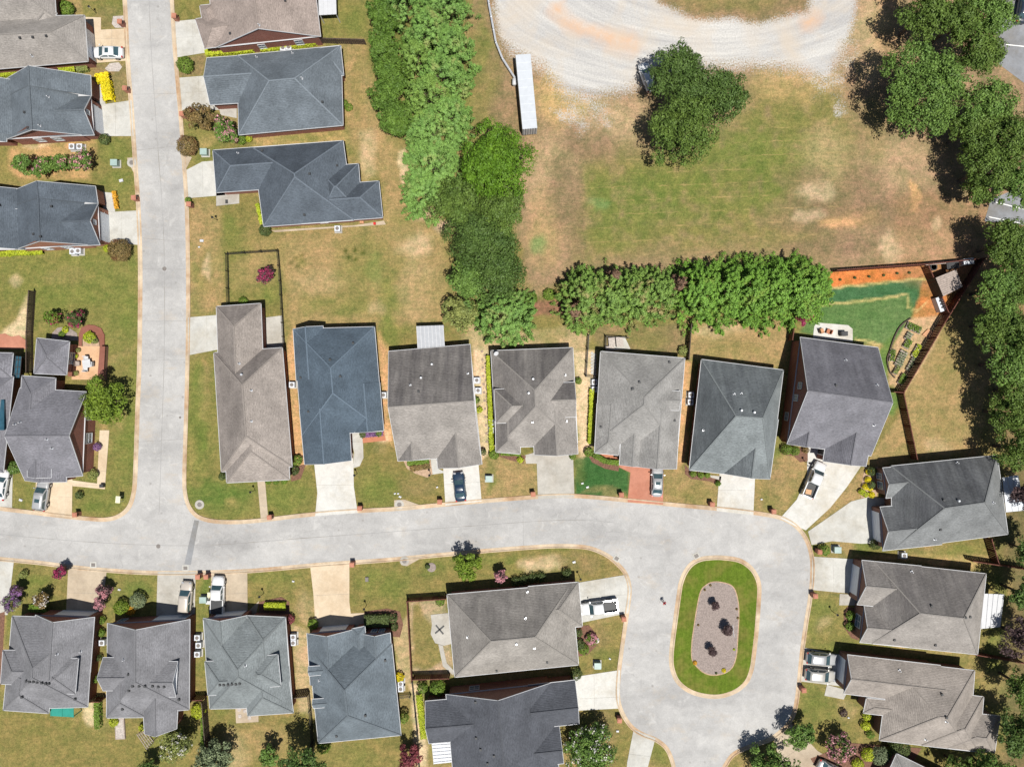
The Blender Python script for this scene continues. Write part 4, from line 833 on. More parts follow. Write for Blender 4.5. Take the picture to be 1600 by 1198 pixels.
house('slate-blue hipped house with a notched front facing the crape myrtle', BLUEG, [
 ([(532.5, 71.5), (536, 196), (373, 211), (371, 87)], 'h', 'h'), ([(328, 164), (323, 91), (420, 84), (425, 158)], 'g', 'g', {'p': .45}), ([(537, 118), (532, 72), (500, 75), (505, 121)], 'h', 'h', {'p': .3})],
 [('window', 0, 2, .2, .3, .9, 2.2), ('window', 0, 2, .5, .58, .9, 2.2), ('garage', 1, 0, .2, .85)], [('p', 472, 123), ('p', 457, 84), ('k', 504, 160), ('p', 401, 90)], ridge='pale')
house('dark blue-grey house with stepped hips left of the cypresses', DKBL, [
 ([(338, 301), (332.5, 235), (536, 220), (541, 287)], 'h', 'h'), ([(395, 231), (536, 220), (553, 344), (412, 354)], 'h', 'h'), ([(592, 283), (598, 340), (470, 349.5), (465, 292)], 'h', 'h'), ([(560, 256), (566, 335), (500, 342), (494, 261)], 'h', 'h')],
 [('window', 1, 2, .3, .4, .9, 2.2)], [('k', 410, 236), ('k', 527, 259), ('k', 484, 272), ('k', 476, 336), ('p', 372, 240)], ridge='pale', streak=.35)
house('long tan corner house with a narrow rear wing', TAN, [
 ([(334, 551), (441, 543), (456.5, 729), (346, 737)], 'h', 'h'), ([(338, 479), (407.5, 474), (413, 610), (343, 614)], 'h', 'g'), ([(354, 754), (452.5, 749), (447, 640), (350, 648)], 'h', 'h', {'p': .5})],
 [('garage', 1, 3, .2, .8)], [('p', 374, 568), ('r', 378, 585), ('p', 393, 610), ('p', 393, 658)], streak=.55)
house('deep blue roofed house with pale ridge lines', BLUE, [
 ([(458, 514), (585, 510.5), (599, 673), (472, 681)], 'h', 'h'), ([(458, 514), (504.5, 509), (511, 590), (463, 595)], 'g', 'g'), ([(549, 719.5), (476, 725.5), (468, 640), (544, 634)], 'g', 'g'), ([(599.5, 672.5), (555, 676), (549, 600), (593, 597)], 'g', 'g')],
 [], [('k', 470, 590), ('k', 516, 562), ('k', 532, 588), ('k', 482, 643), ('k', 552, 536)], ridge='pale')
house('tan-grey house with the ribbed patio cover behind it', TANG, [
 ([(621.5, 720), (607, 549), (735, 538), (751, 712)], 'g', 'g', {'p': .52}), ([(753, 725), (684, 731.5), (678, 650), (744, 643)], 'g', 'g'), ([(672, 715.5), (622, 720), (619, 665), (667, 662)], 'g', 'g')],
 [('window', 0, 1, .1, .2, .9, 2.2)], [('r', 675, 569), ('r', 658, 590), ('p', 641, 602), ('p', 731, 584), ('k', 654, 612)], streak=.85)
house('tan-grey house beside the stepping-stone path', TANG, [
 ([(767, 548), (895, 543), (902.5, 694), (776, 700)], 'h', 'h'), ([(775, 661), (772, 608), (845, 606), (848, 659)], 'h', 'g', {'z': 3.9}), ([(903, 709), (835, 710.5), (831, 640), (899, 640)], 'g', 'g'), ([(813, 709), (775, 706), (774, 630), (813, 630)], 'h', 'g'), ([(898, 597), (900, 651), (848, 653), (846, 599)], 'g', 'g', {'p': .5, 'z': 3.9})],
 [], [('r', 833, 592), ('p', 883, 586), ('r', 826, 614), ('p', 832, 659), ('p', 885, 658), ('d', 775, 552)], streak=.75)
house('plain grey house above the red paver driveway', LGREY, [
 ([(938.5, 549), (1070, 559.5), (1059, 700), (930, 692)], 'h', 'h'), ([(966.5, 711), (929, 707.5), (933, 630), (975, 632)], 'h', 'g'), ([(1057, 732.5), (988, 728), (995, 640), (1062, 645)], 'g', 'g'), ([(1005, 729), (968, 726), (972, 660), (1008, 664)], 'g', 'g'), ([(1063, 611), (1061, 641), (1030, 640), (1032, 610)], 'g', 'g', {'z': 3.9, 'p': .45})],
 [], [('k', 999, 597), ('k', 989, 607), ('k', 988, 608), ('k', 1046, 566), ('k', 939, 667), ('k', 1054, 657)])
house('pale slate-roofed house between the grey house and the tall gable', PALE, [
 ([(1077, 734), (1096, 561.5), (1224, 578), (1203, 748)], 'x', 'x', {'r1': (1150, 650), 'r2': (1192, 653), 'zr': 7.3}), ([(1203, 748.5), (1131, 740), (1140, 650), (1216, 655)], 'g', 'g', {'p': .6})],
 [('window', 0, 0, .55, .6, 1, 2.2), ('window', 0, 0, .25, .3, 1, 2.2)], [('p', 1147, 616), ('p', 1158, 615), ('r', 1158, 641), ('r', 1178, 644), ('p', 1099, 672)], streak=.7)
house('tall lilac-grey gabled house in front of the green back garden', PURP, [
 ([(1229.5, 693), (1250, 527), (1372, 543), (1361, 712)], 'g', 'g', {'p': .62}), ([(1353, 728.5), (1286, 720.5), (1299, 640), (1370, 645)], 'g', 'g', {'p': .58}), ([(1279, 700.5), (1230, 693.5), (1240, 640), (1288, 645)], 'g', 'g', {'p': .58})],
 [('window', 0, 0, .52, .58, 4.5, 5.8), ('window', 0, 0, .4, .46, 3.6, 4.9), ('window', 0, 0, .2, .28, 1, 2.2), ('door', 1, 1, .1, .25, .1, 2.2)], [('p', 1321, 563), ('p', 1370, 602), ('k', 1306, 602), ('p', 1365, 664)], eave=3.3, streak=.5)
house('charcoal hipped house at the end of the flared driveway', CHAR, [
 ([(1558, 711), (1575, 834), (1395, 858), (1392, 728)], 'x', 'x', {'r1': (1539, 785), 'r2': (1476, 794), 'zr': 7.2}), ([(1384, 778), (1379, 731), (1470, 722), (1476, 768)], 'g', 'g'), ([(1379, 860), (1375, 792), (1466, 784), (1472, 850)], 'g', 'g')],
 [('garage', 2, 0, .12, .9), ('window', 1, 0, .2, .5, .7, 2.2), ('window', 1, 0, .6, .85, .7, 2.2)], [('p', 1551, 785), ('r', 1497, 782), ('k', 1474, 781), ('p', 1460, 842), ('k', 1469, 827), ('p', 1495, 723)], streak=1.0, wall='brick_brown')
house('warm grey house with twin gables facing the top of the loop', TANG, [
 ([(1541, 896), (1527.5, 1022), (1362, 1005), (1366, 877)], 'x', 'x', {'r1': (1506, 966), 'r2': (1438, 958), 'zr': 7.1}), ([(1339, 944), (1346.5, 875), (1440, 884), (1434, 953)], 'g', 'g'), ([(1343, 1003), (1350, 946), (1425, 953), (1420, 1010)], 'g', 'g')],
 [('garage', 1, 0, .12, .86), ('window', 2, 0, .3, .7, .8, 2.3)], [('k', 1455, 946), ('k', 1508, 964), ('k', 1515, 963), ('k', 1397, 999), ('k', 1461, 1007), ('p', 1424, 893)], streak=.65, wall='brick_brown')
house('sand-grey house with stepped rear wings beside the two crossovers', (.178, .160, .145), [
 ([(1374, 1156), (1390, 1032), (1523, 1047), (1514, 1172)], 'h', 'h'), ([(1318, 1083), (1324, 1022.5), (1470, 1039), (1462, 1101)], 'g', 'g'), ([(1349, 1113.5), (1354, 1090), (1410, 1096), (1405, 1120)], 'h', 'g', {'p': .45}), ([(1537, 1088), (1530, 1174), (1440, 1164), (1448, 1078)], 'h', 'h'), ([(1563, 1118), (1554, 1176.5), (1480, 1168), (1488, 1110)], 'h', 'h')],
 [('garage', 1, 0, .15, .88), ('window', 0, 0, .55, .85, .8, 2.3)], [('p', 1405, 1047), ('k', 1471, 1084), ('p', 1446, 1154), ('k', 1478, 1120), ('p', 1478, 1126)], wall='brick_brown')
house('grey house corner cut off by the lower right edge', LGREY, [([(1401, 1177), (1505, 1228), (1460, 1330), (1350, 1290)], 'h', 'h')], [], [])
house('warm grey hipped house beside the lobed patio', (.168, .158, .146), [
 ([(710.5, 1057.5), (698.5, 928.5), (893, 912), (904, 1038)], 'h', 'h'), ([(904, 909), (910, 978), (830, 986), (825, 916)], 'h', 'g', {'p': .5})],
 [('garage', 1, 0, .2, .8)], [('r', 807, 1005), ('p', 731, 995), ('p', 824, 925), ('p', 835, 1012), ('p', 821, 966), ('k', 855, 1034), ('k', 776, 1047)], streak=.5)
house('charcoal house with a broad north gable at the bottom centre', DARK, [
 ([(861, 1066), (697, 1084), (716, 1300), (882, 1300)], 'g', 'g', {'p': .5}), ([(670, 1161), (664.5, 1095), (745, 1088), (752, 1154)], 'g', 'g'), ([(905, 1130), (898.5, 1062), (825, 1070), (832, 1138)], 'g', 'g'), ([(881, 1192), (874, 1134), (820, 1140), (825, 1198)], 'g', 'g')],
 [('window', 0, 0, .7, .8, .8, 2.2), ('garage', 2, 0, .2, .85)], [('k', 743, 1096), ('k', 744, 1152), ('k', 751, 1170), ('k', 762, 1192), ('k', 772, 1180)], wall='brick_brown')
house('slate house with two tiny dormers above the cream driveway', SLATE, [
 ([(497.5, 1160.5), (626.5, 1148), (612, 1005), (482, 1010)], 'x', 'x', {'r1': (543, 1118), 'r2': (538, 1078), 'zr': 7.0}), ([(479.5, 989), (552, 983), (557, 1066), (485, 1070)], 'g', 'g'), ([(566, 990), (609.5, 988), (615, 1066), (571, 1068)], 'g', 'g'), ([(550, 982), (570, 978), (575, 1034), (553, 1038)], 'h', 'g', {'p': .4}), ([(483, 1055.5), (481.5, 1041), (508, 1039), (509, 1053)], 'g', 'g', {'z': 4.1, 'p': .5, 'wall': 'siding'}), ([(489.5, 1106), (488, 1092), (514, 1090), (515, 1104)], 'g', 'g', {'z': 4.1, 'p': .5, 'wall': 'siding'})],
 [('garage', 1, 0, .2, .85), ('window', 2, 0, .2, .45, .8, 2.2), ('window', 2, 0, .55, .8, .8, 2.2)], [('k', 602, 1031), ('k', 571, 1117), ('k', 526, 1149), ('p', 499, 1062)], ridge=None)
house('pale slate house beside the pickup with the covered bed', PALE, [
 ([(317.5, 966), (446, 964.5), (457, 1104), (328, 1107)], 'h', 'h'), ([(318, 965), (386, 961), (393, 1044), (325, 1049)], 'g', 'g'), ([(386, 961.5), (446, 964), (451, 1040), (390, 1040)], 'h', 'g'), ([(325, 1086), (320, 1033), (376, 1030), (381, 1083)], 'h', 'g', {'z': 3.8}), ([(434, 1022), (439, 1071), (385, 1076), (380, 1027)], 'h', 'h', {'z': 4.4, 'p': .5, 'wall': 'siding'}), ([(458.5, 1113), (387, 1118), (380, 1065), (451, 1060)], 'h', 'g')],
 [('garage', 1, 0, .15, .88), ('window', 4, 0, .3, .7, 3.2, 4.2)], [('k', 344, 1069), ('k', 350, 1069), ('k', 357, 1069), ('k', 363, 1068), ('k', 369, 1068), ('k', 375, 1067), ('p', 384, 1039)])
house('lilac-grey house with the white gabled dormer behind the champagne wagon', MGREY, [
 ([(168, 973), (296.5, 967), (295.5, 1108), (167, 1118)], 'g', 'h', {'p': .6}), ([(161, 1078.5), (161, 1027), (212, 1027), (215, 1078)], 'g', 'g', {'z': 3.8}), ([(278, 1033), (275, 1088), (220, 1088), (224, 1033)], 'g', 'g', {'z': 4.3, 'p': .5, 'wall': 'siding'}), ([(226.5, 1120), (166.5, 1121), (167, 1050), (230, 1050)], 'h', 'g'), ([(276, 1138), (226, 1146), (222, 1080), (279, 1080)], 'g', 'g')],
 [('garage', 0, 0, .52, .95), ('window', 2, 0, .3, .7, 3.4, 4.2), ('window', 0, 0, .05, .14, .8, 2.2)], [('k', 208, 1071), ('k', 218, 1071), ('k', 227, 1071), ('k', 239, 1071), ('k', 248, 1072), ('k', 257, 1072), ('p', 194, 1030), ('k', 201, 1053), ('k', 202, 1078), ('k', 192, 1107), ('k', 280, 1092)])
house('lilac-grey house with the teal awning at the lower left', MGREY, [
 ([(19, 962), (146, 966), (137, 1104), (7, 1108)], 'h', 'h'), ([(55.5, 960), (147.5, 963.5), (141, 1050), (50, 1050)], 'g', 'g', {'p': .64}), ([(1, 1068), (4.5, 1015.5), (58, 1015), (54, 1070)], 'h', 'g', {'z': 3.8}), ([(122.5, 1028), (117.5, 1084), (62, 1080), (68, 1026)], 'h', 'h', {'z': 4.3, 'p': .5, 'wall': 'siding'}), ([(76, 1114), (5, 1109), (11, 1050), (84, 1050)], 'h', 'g')],
 [('garage', 1, 0, .25, .9), ('window', 3, 0, .25, .75, 3.2, 4.1)], [('k', 42, 1063), ('k', 47, 1064), ('k', 53, 1064), ('k', 59, 1065), ('k', 66, 1066), ('k', 72, 1067), ('k', 77, 1067), ('p', 90, 1021), ('p', 127, 1017), ('k', 118, 1091), ('k', 35, 1088)])
house('lilac-grey house with arched windows behind the bright green tree', PURP, [
 ([(39, 750.5), (31, 606), (135, 612), (129.5, 743)], 'g', 'g', {'p': .55}), ([(34, 587), (87, 590.5), (83, 668), (30, 664)], 'h', 'g', {'p': .6}), ([(104, 753), (39, 750.5), (36, 680), (100, 682)], 'g', 'g', {'p': .45}), ([(80, 746), (43, 745), (43, 690), (80, 690)], 'g', 'g', {'z': 3.7, 'p': .5, 'wall': 'siding'})],
 [('window', 0, 2, .2, .33, .8, 2.4), ('window', 0, 2, .5, .63, .8, 2.4)], [('p', 24, 663), ('p', 32, 660), ('p', 74, 686), ('p', 82, 700)])
house('small hipped grey garden wing beside the walled patio', PURP, [([(57.5, 528), (108.5, 533.5), (104, 585.5), (53, 583.5)], 'h', 'h', {'p': .5})], [('window', 0, 1, .3, .7, .8, 2.2)], [])
house('grey house with a long skylight cut off by the left edge', PURP, [([(21, 588), (5, 738), (-130, 730), (-110, 588)], 'h', 'h'), ([(20.5, 551.5), (17, 590), (-60, 590), (-60, 550)], 'h', 'h', {'p': .4})], [], [('s', 3, 648, .9, 4.6)])

# ------------------------------------------------------------------ foliage
def leaves(cent, nrm, size, aspect, jitter, r):
    n = len(cent)
    nv = nrm + r.normal(0, jitter, (n, 3)); nv /= np.linalg.norm(nv, axis=1, keepdims=True) + 1e-9
    t = r.normal(0, 1, (n, 3)); u = np.cross(nv, t); u /= np.linalg.norm(u, axis=1, keepdims=True) + 1e-9; v = np.cross(nv, u)
    s = size * r.uniform(.65, 1.35, (n, 1))
    V = np.stack([cent - u * s * aspect, cent - v * s, cent + u * s * aspect, cent + v * s], 1).reshape(-1, 3)
    F = np.arange(n * 4).reshape(-1, 4); return V, F
def foliage_obj(name, V, F, mat, parent):
    o3 = np.array(WORLD[parent.name]); me = np_mesh(name, V - o3, F, mat); o = bpy.data.objects.new(name, me); COL.objects.link(o); o.parent = parent; WORLD[o.name] = WORLD[parent.name]; return o
def lobed(c, R, nl, r, flat=.75, spread=.62):
    L_ = [(np.array(c), np.array([R * .62, R * .62, R * .62 * flat]))]
    for i in range(nl):
        a = 2 * math.pi * (i + r.uniform(-.3, .3)) / nl; q = spread * R * r.uniform(.75, 1.12); rr = R * r.uniform(.30, .48)
        L_.append((np.array([c[0] + q * math.cos(a), c[1] + q * math.sin(a), c[2] + R * flat * r.uniform(-.45, .35)]), np.array([rr, rr, rr * .85])))
    for i in range(max(2, nl // 2)):
        a = r.uniform(0, 6.28); q = R * r.uniform(.1, .45); rr = R * r.uniform(.25, .4)
        L_.append((np.array([c[0] + q * math.cos(a), c[1] + q * math.sin(a), c[2] + R * flat * r.uniform(.25, .6)]), np.array([rr, rr, rr * .8])))
    return L_
def crown_pts(lobes, ncl, per, cr, r, thick=.35):
    vol = np.array([l[1][0] ** 2 for l in lobes]); w_ = vol / vol.sum(); idx = r.choice(len(lobes), ncl, p=w_)
    C_ = np.array([lobes[i][0] for i in idx]); Rd = np.array([lobes[i][1] for i in idx])
    d_ = r.normal(0, 1, (ncl, 3)); d_[:, 2] = np.where(d_[:, 2] < -.4, -d_[:, 2], d_[:, 2]); d_ /= np.linalg.norm(d_, axis=1, keepdims=True)
    cc = C_ + d_ * Rd * (1 - thick * r.random((ncl, 1)) ** 2)
    off = r.normal(0, 1, (ncl, per, 3)); off[..., 2] = np.abs(off[..., 2]) * .8 - .25; off /= np.linalg.norm(off, axis=2, keepdims=True); off = off * cr * r.uniform(.55, 1.1, (ncl, per, 1)) * r.uniform(.7, 1.3, (ncl, 1, 1))
    P_ = (cc[:, None] + off).reshape(-1, 3)
    nn = np.repeat(d_, per, 0) * .45 + off.reshape(-1, 3) / cr * 1.1 + np.array([0, 0, .2]); nn /= np.linalg.norm(nn, axis=1, keepdims=True) + 1e-9
    return P_, nn
def trunk_mesh(base, h, R, r, mat, parent, limbs=6, zc=None):
    mb = MB(); b0 = Vector(base); tr = max(.08, R * .055)
    mb.tube([b0 - Vector((0, 0, .15)), b0 + Vector((0, 0, h * .25)), b0 + Vector((r.uniform(-.2, .2), r.uniform(-.2, .2), h * .55)), b0 + Vector((0, 0, h * .85))], [tr * 1.35, tr, tr * .75, tr * .2], 7)
    for i in range(limbs):
        a = 6.283 * i / limbs + r.uniform(-.3, .3); z0 = h * r.uniform(.3, .5); q = R * r.uniform(.5, .8)
        mb.tube([b0 + Vector((0, 0, z0)), b0 + Vector((q * .5 * math.cos(a), q * .5 * math.sin(a), z0 + h * .16)), b0 + Vector((q * math.cos(a), q * math.sin(a), z0 + h * .26))], [tr * .5, tr * .35, tr * .1], 5)
    mb.build('trunk', mat, parent)
TREES = 'trees of the neighbourhood'; SHR = 'garden shrubs'
def tree(px, py, rp, h, leaf, label, name='broadleaf_tree', dens=1.0, blossom=None, bfrac=.25, size=.155, group=TREES, cat='tree', zc=.62, thick=.35, flat=.75):
    r = np.random.default_rng(int(px * 7 + py * 13)); z = h * zc; c = W(px, py, z); R = rp * S * (1 - z / CH)
    T = root(name, (c.x, c.y, 0), label, cat, group)
    trunk_mesh((c.x, c.y, 0), h * .9, R, r, M['bark'], T)
    lb = lobed((c.x, c.y, z), R, max(5, int(5 + R * .9)), r, min(flat, (h - z) / R * 1.15))
    per = 62; ncl = int(max(34, R * R * 11 * dens)); P_, nn = crown_pts(lb, ncl, per, min(.72, .22 + R * .11), r, thick)
    P_[:, 2] = np.maximum(P_[:, 2], .5)
    if blossom:
        n_ = len(P_); k_ = vnoise(P_[:, 0] * 2.2, P_[:, 1] * 2.2, 4) + r.random(n_) * .8; m_ = k_ > np.quantile(k_, 1 - bfrac)
        V, F = leaves(P_[~m_], nn[~m_], size, .5, .55, r); foliage_obj('crown', V, F, LEAF[leaf], T)
        V, F = leaves(P_[m_] + np.array([0, 0, .08]), nn[m_], size * .8, .7, .5, r); foliage_obj('blossoms', V, F, LEAF[blossom], T)
    else:
        V, F = leaves(P_, nn, size, .55, .42, r); foliage_obj('crown', V, F, LEAF[leaf], T)
    return T
def conifer(px, py, rp, h, leaf, label, name='cypress_tree', dens=1.0, ell=1.0, size=.17, rot=0.0):
    """px,py: middle of the crown as seen; a blunt feathery cone"""
    r = np.random.default_rng(int(px * 11 + py * 5)); z = h * .45; c = W(px, py, z); R = rp * S * (1 - z / CH)
    T = root(name, (c.x, c.y, 0), label, 'tree', TREES)
    trunk_mesh((c.x, c.y, 0), h * .92, R * .8, r, M['bark'] if leaf != 'dead' else M['bark_grey'], T, 8)
    ncl = int(R * R * 16 * dens) + 60; per = 62
    t = r.random(ncl) ** 1.35; a = r.uniform(0, 6.283, ncl)
    lob = 1 + .16 * np.sin(a * 5 + t * 9 + r.uniform(0, 6)) + r.normal(0, .07, ncl)
    q = R * 1.05 * (1 - t) ** .5 * lob * (1 - .3 * r.random(ncl) ** 3)
    cc = np.stack([c.x + q * np.cos(a), c.y + q * np.sin(a) * ell, .5 + t * (h - .5)], 1)
    d_ = np.stack([np.cos(a) * (1.05 - t * .6), np.sin(a) * (1.05 - t * .6), .55 + t], 1); d_ /= np.linalg.norm(d_, axis=1, keepdims=True)
    k_ = r.random((ncl, per, 1)); off = d_[:, None] * (k_ * 1.0 - .35) * 1.05 + r.normal(0, .24, (ncl, per, 3)) * (1.2 - k_)
    P_ = (cc[:, None] + off).reshape(-1, 3); P_[:, 2] = np.maximum(P_[:, 2], .2)
    nn = np.repeat(d_, per, 0) * .3 + off.reshape(-1, 3) * 2.0 + np.array([0, 0, .35])
    V, F = leaves(P_, nn, size * .92, .36, .38, r); foliage_obj('crown', V, F, LEAF[leaf], T)
    return T
def shrub(px, py, rp, h, leaf, label, dens=1.0, blossom=None, bfrac=.3, group=SHR, name='shrub', tight=True, size=.10):
    r = np.random.default_rng(int(px * 17 + py * 3)); z = h * .5; c = W(px, py, z); R = max(.16, rp * S * (1 - z / CH))
    T = root(name, (c.x, c.y, 0), label, 'shrub', group)
    mb = MB(); mb.tube([(c.x, c.y, -.1), (c.x, c.y, h * .6)], [.07, .03], 5); mb.build('stem', M['bark'], T)
    n = int(min(4200, max(260, R * R * 1100 * dens)))
    d_ = r.normal(0, 1, (n, 3)); d_[:, 2] = np.abs(d_[:, 2]) - .35; d_ /= np.linalg.norm(d_, axis=1, keepdims=True)
    k_ = 1 + .10 * np.sin(d_[:, 0] * 6 + px) * np.cos(d_[:, 1] * 7) + r.normal(0, .05 if tight else .16, n)
    P_ = np.array([c.x, c.y, h * .52]) + d_ * np.array([R, R, h * .5]) * k_[:, None] * (1 - .25 * r.random((n, 1)) ** 3); P_[:, 2] = np.maximum(P_[:, 2], .06)
    if blossom:
        q = vnoise(P_[:, 0] * 1.6 + 3, P_[:, 1] * 1.6, 8) + r.random(n) * .5; m_ = q > np.quantile(q, 1 - bfrac)
        V, F = leaves(P_[~m_], d_[~m_] + [0, 0, .3], size, .55, .5, r); foliage_obj('foliage', V, F, LEAF[leaf], T)
        V, F = leaves(P_[m_] * [1, 1, 1.05], d_[m_] + [0, 0, .4], size, .7, .5, r); foliage_obj('blossoms', V, F, LEAF[blossom], T)
    else:
        V, F = leaves(P_, d_ + [0, 0, .3], size, .55, .5, r); foliage_obj('foliage', V, F, LEAF[leaf], T)
    return T
def hedge(pts, h, leaf, label, width=8, group=None):
    """a clipped hedge along a line of photo pixels"""
    r = np.random.default_rng(int(pts[0][0] * 3 + pts[0][1])); P3 = [W(x, y, h * .5) for x, y in pts]; w_ = width * S / 2
    T = root('clipped_hedge', (P3[0].x, P3[0].y, 0), label, 'hedge', group)
    seg = [(P3[i], P3[i + 1]) for i in range(len(P3) - 1)]; V_, N_ = [], []
    mb = MB()
    for a, b2 in seg:
        l = (b2 - a).length; d_ = (b2 - a).normalized(); s_ = Vector((-d_.y, d_.x, 0)); n = int(l * w_ * 2 * 330 + 150)
        for m_ in (.2, .8): q = a + (b2 - a) * m_; mb.tube([(q.x, q.y, -.1), (q.x, q.y, h * .6)], [.05, .03], 5)
        t = r.uniform(-.03, 1.03, n); u = r.uniform(-1, 1, n); top = r.random(n) < .62
        zz = np.where(top, h * (1 - .10 * u * u), r.uniform(.08, 1, n) * h) + r.normal(0, .04, n); uu = np.where(top, u, np.sign(u)) * w_ + r.normal(0, .05, n)
        A_ = np.array([a.x, a.y]); B_ = np.array([b2.x, b2.y]); xy = A_ + (B_ - A_) * t[:, None] + np.array([s_.x, s_.y]) * uu[:, None]
        V_.append(np.column_stack([xy, zz])); N_.append(np.where(top[:, None], [0, 0, 1.], np.column_stack([np.sign(u) * s_.x, np.sign(u) * s_.y, np.full(n, .4)])))
    mb.build('stem', M['bark'], T)
    V, F = leaves(np.concatenate(V_), np.concatenate(N_), .11, .6, .45, r); foliage_obj('foliage', V, F, LEAF[leaf], T)

# --- cypress belt on the left of the field
for x, y, rr, h, lf, lab in (
 (632, 12, 30, 9, 'cyp', 'cypress at the top edge, leftmost of the pale belt'), (694, 14, 40, 10, 'cyp', 'cypress at the top edge beside the white guard rail'), (672, 58, 38, 10, 'cyp', 'pale cypress second from the top of the belt'),
 (706, 78, 32, 9, 'cyp', 'pale cypress bulging toward the guard rail'), (652, 100, 30, 9, 'cyp2', 'pale cypress beside the dark evergreen strip, with yellow tips'), (693, 124, 40, 10, 'cyp', 'pale cypress halfway down the belt'),
 (672, 158, 40, 10, 'cyp2', 'thinning cypress with brown gaps in the belt'), (700, 186, 36, 9, 'cyp', 'pale cypress above the bright green tree'), (676, 212, 42, 9.5, 'cyp', 'pale cypress third from the bottom of the belt'),
 (674, 256, 44, 9.5, 'cyp', 'full pale cypress left of the bright green tree'), (664, 302, 36, 8, 'cyp', 'lowest pale cypress of the belt'),
 (790, 494, 44, 8, 'cyp', 'lone round pale cypress right of the dark trees')):
    conifer(x, y, rr, h, lf, lab)
for x, y, rr, lab in ((596, 22, 30, 'dark evergreen at the top edge left of the cypresses'), (604, 72, 28, 'dark evergreen second from the top edge'), (610, 112, 32, 'dark evergreen midway beside the cypress belt'), (606, 152, 30, 'dark evergreen above the flowering end of its strip'), (618, 190, 30, 'lowest dark evergreen beside the cypress belt')):
    tree(x, y, rr, 8, 'holly', lab, 'evergreen_tree', 1.1)
# --- hedge row of cypresses between the field and the gardens
for x, rr, lf, lab in ((913, 40, 'cyp2', 'westmost cypress of the hedge row, with grey dead twigs'), (952, 38, 'cyp2', 'yellowing cypress second from the west end of the hedge row'), (990, 38, 'cyp2', 'cypress with rusty patches in the hedge row'), (1026, 36, 'cyp2', 'cypress left of the dead brown one in the hedge row'),
                       (1088, 42, 'cyph', 'cypress right of the dead brown one in the hedge row'), (1128, 44, 'cyph', 'full cypress above the dry back lawn'), (1168, 44, 'cyph', 'cypress in the hedge row, fourth from its east end'), (1204, 44, 'cyph', 'cypress in the hedge row, third from its east end'), (1238, 44, 'cyph', 'cypress in the hedge row, second from its east end'), (1262, 38, 'cyph', 'eastmost cypress of the hedge row at the green garden')):
    conifer(x, 458 - (x - 1080) * .035, rr, 7.5, lf, lab, ell=1.18)
conifer(1057, 446, 16, 6.2, 'dead', 'dead brown cypress in the hedge row', dens=.5); conifer(896, 486, 14, 5, 'dead', 'dead grey-brown shrubby cypress at the west end of the row', dens=.4); conifer(958, 434, 11, 5.6, 'dead', 'small brown cypress behind the yellowing ones', dens=.5)
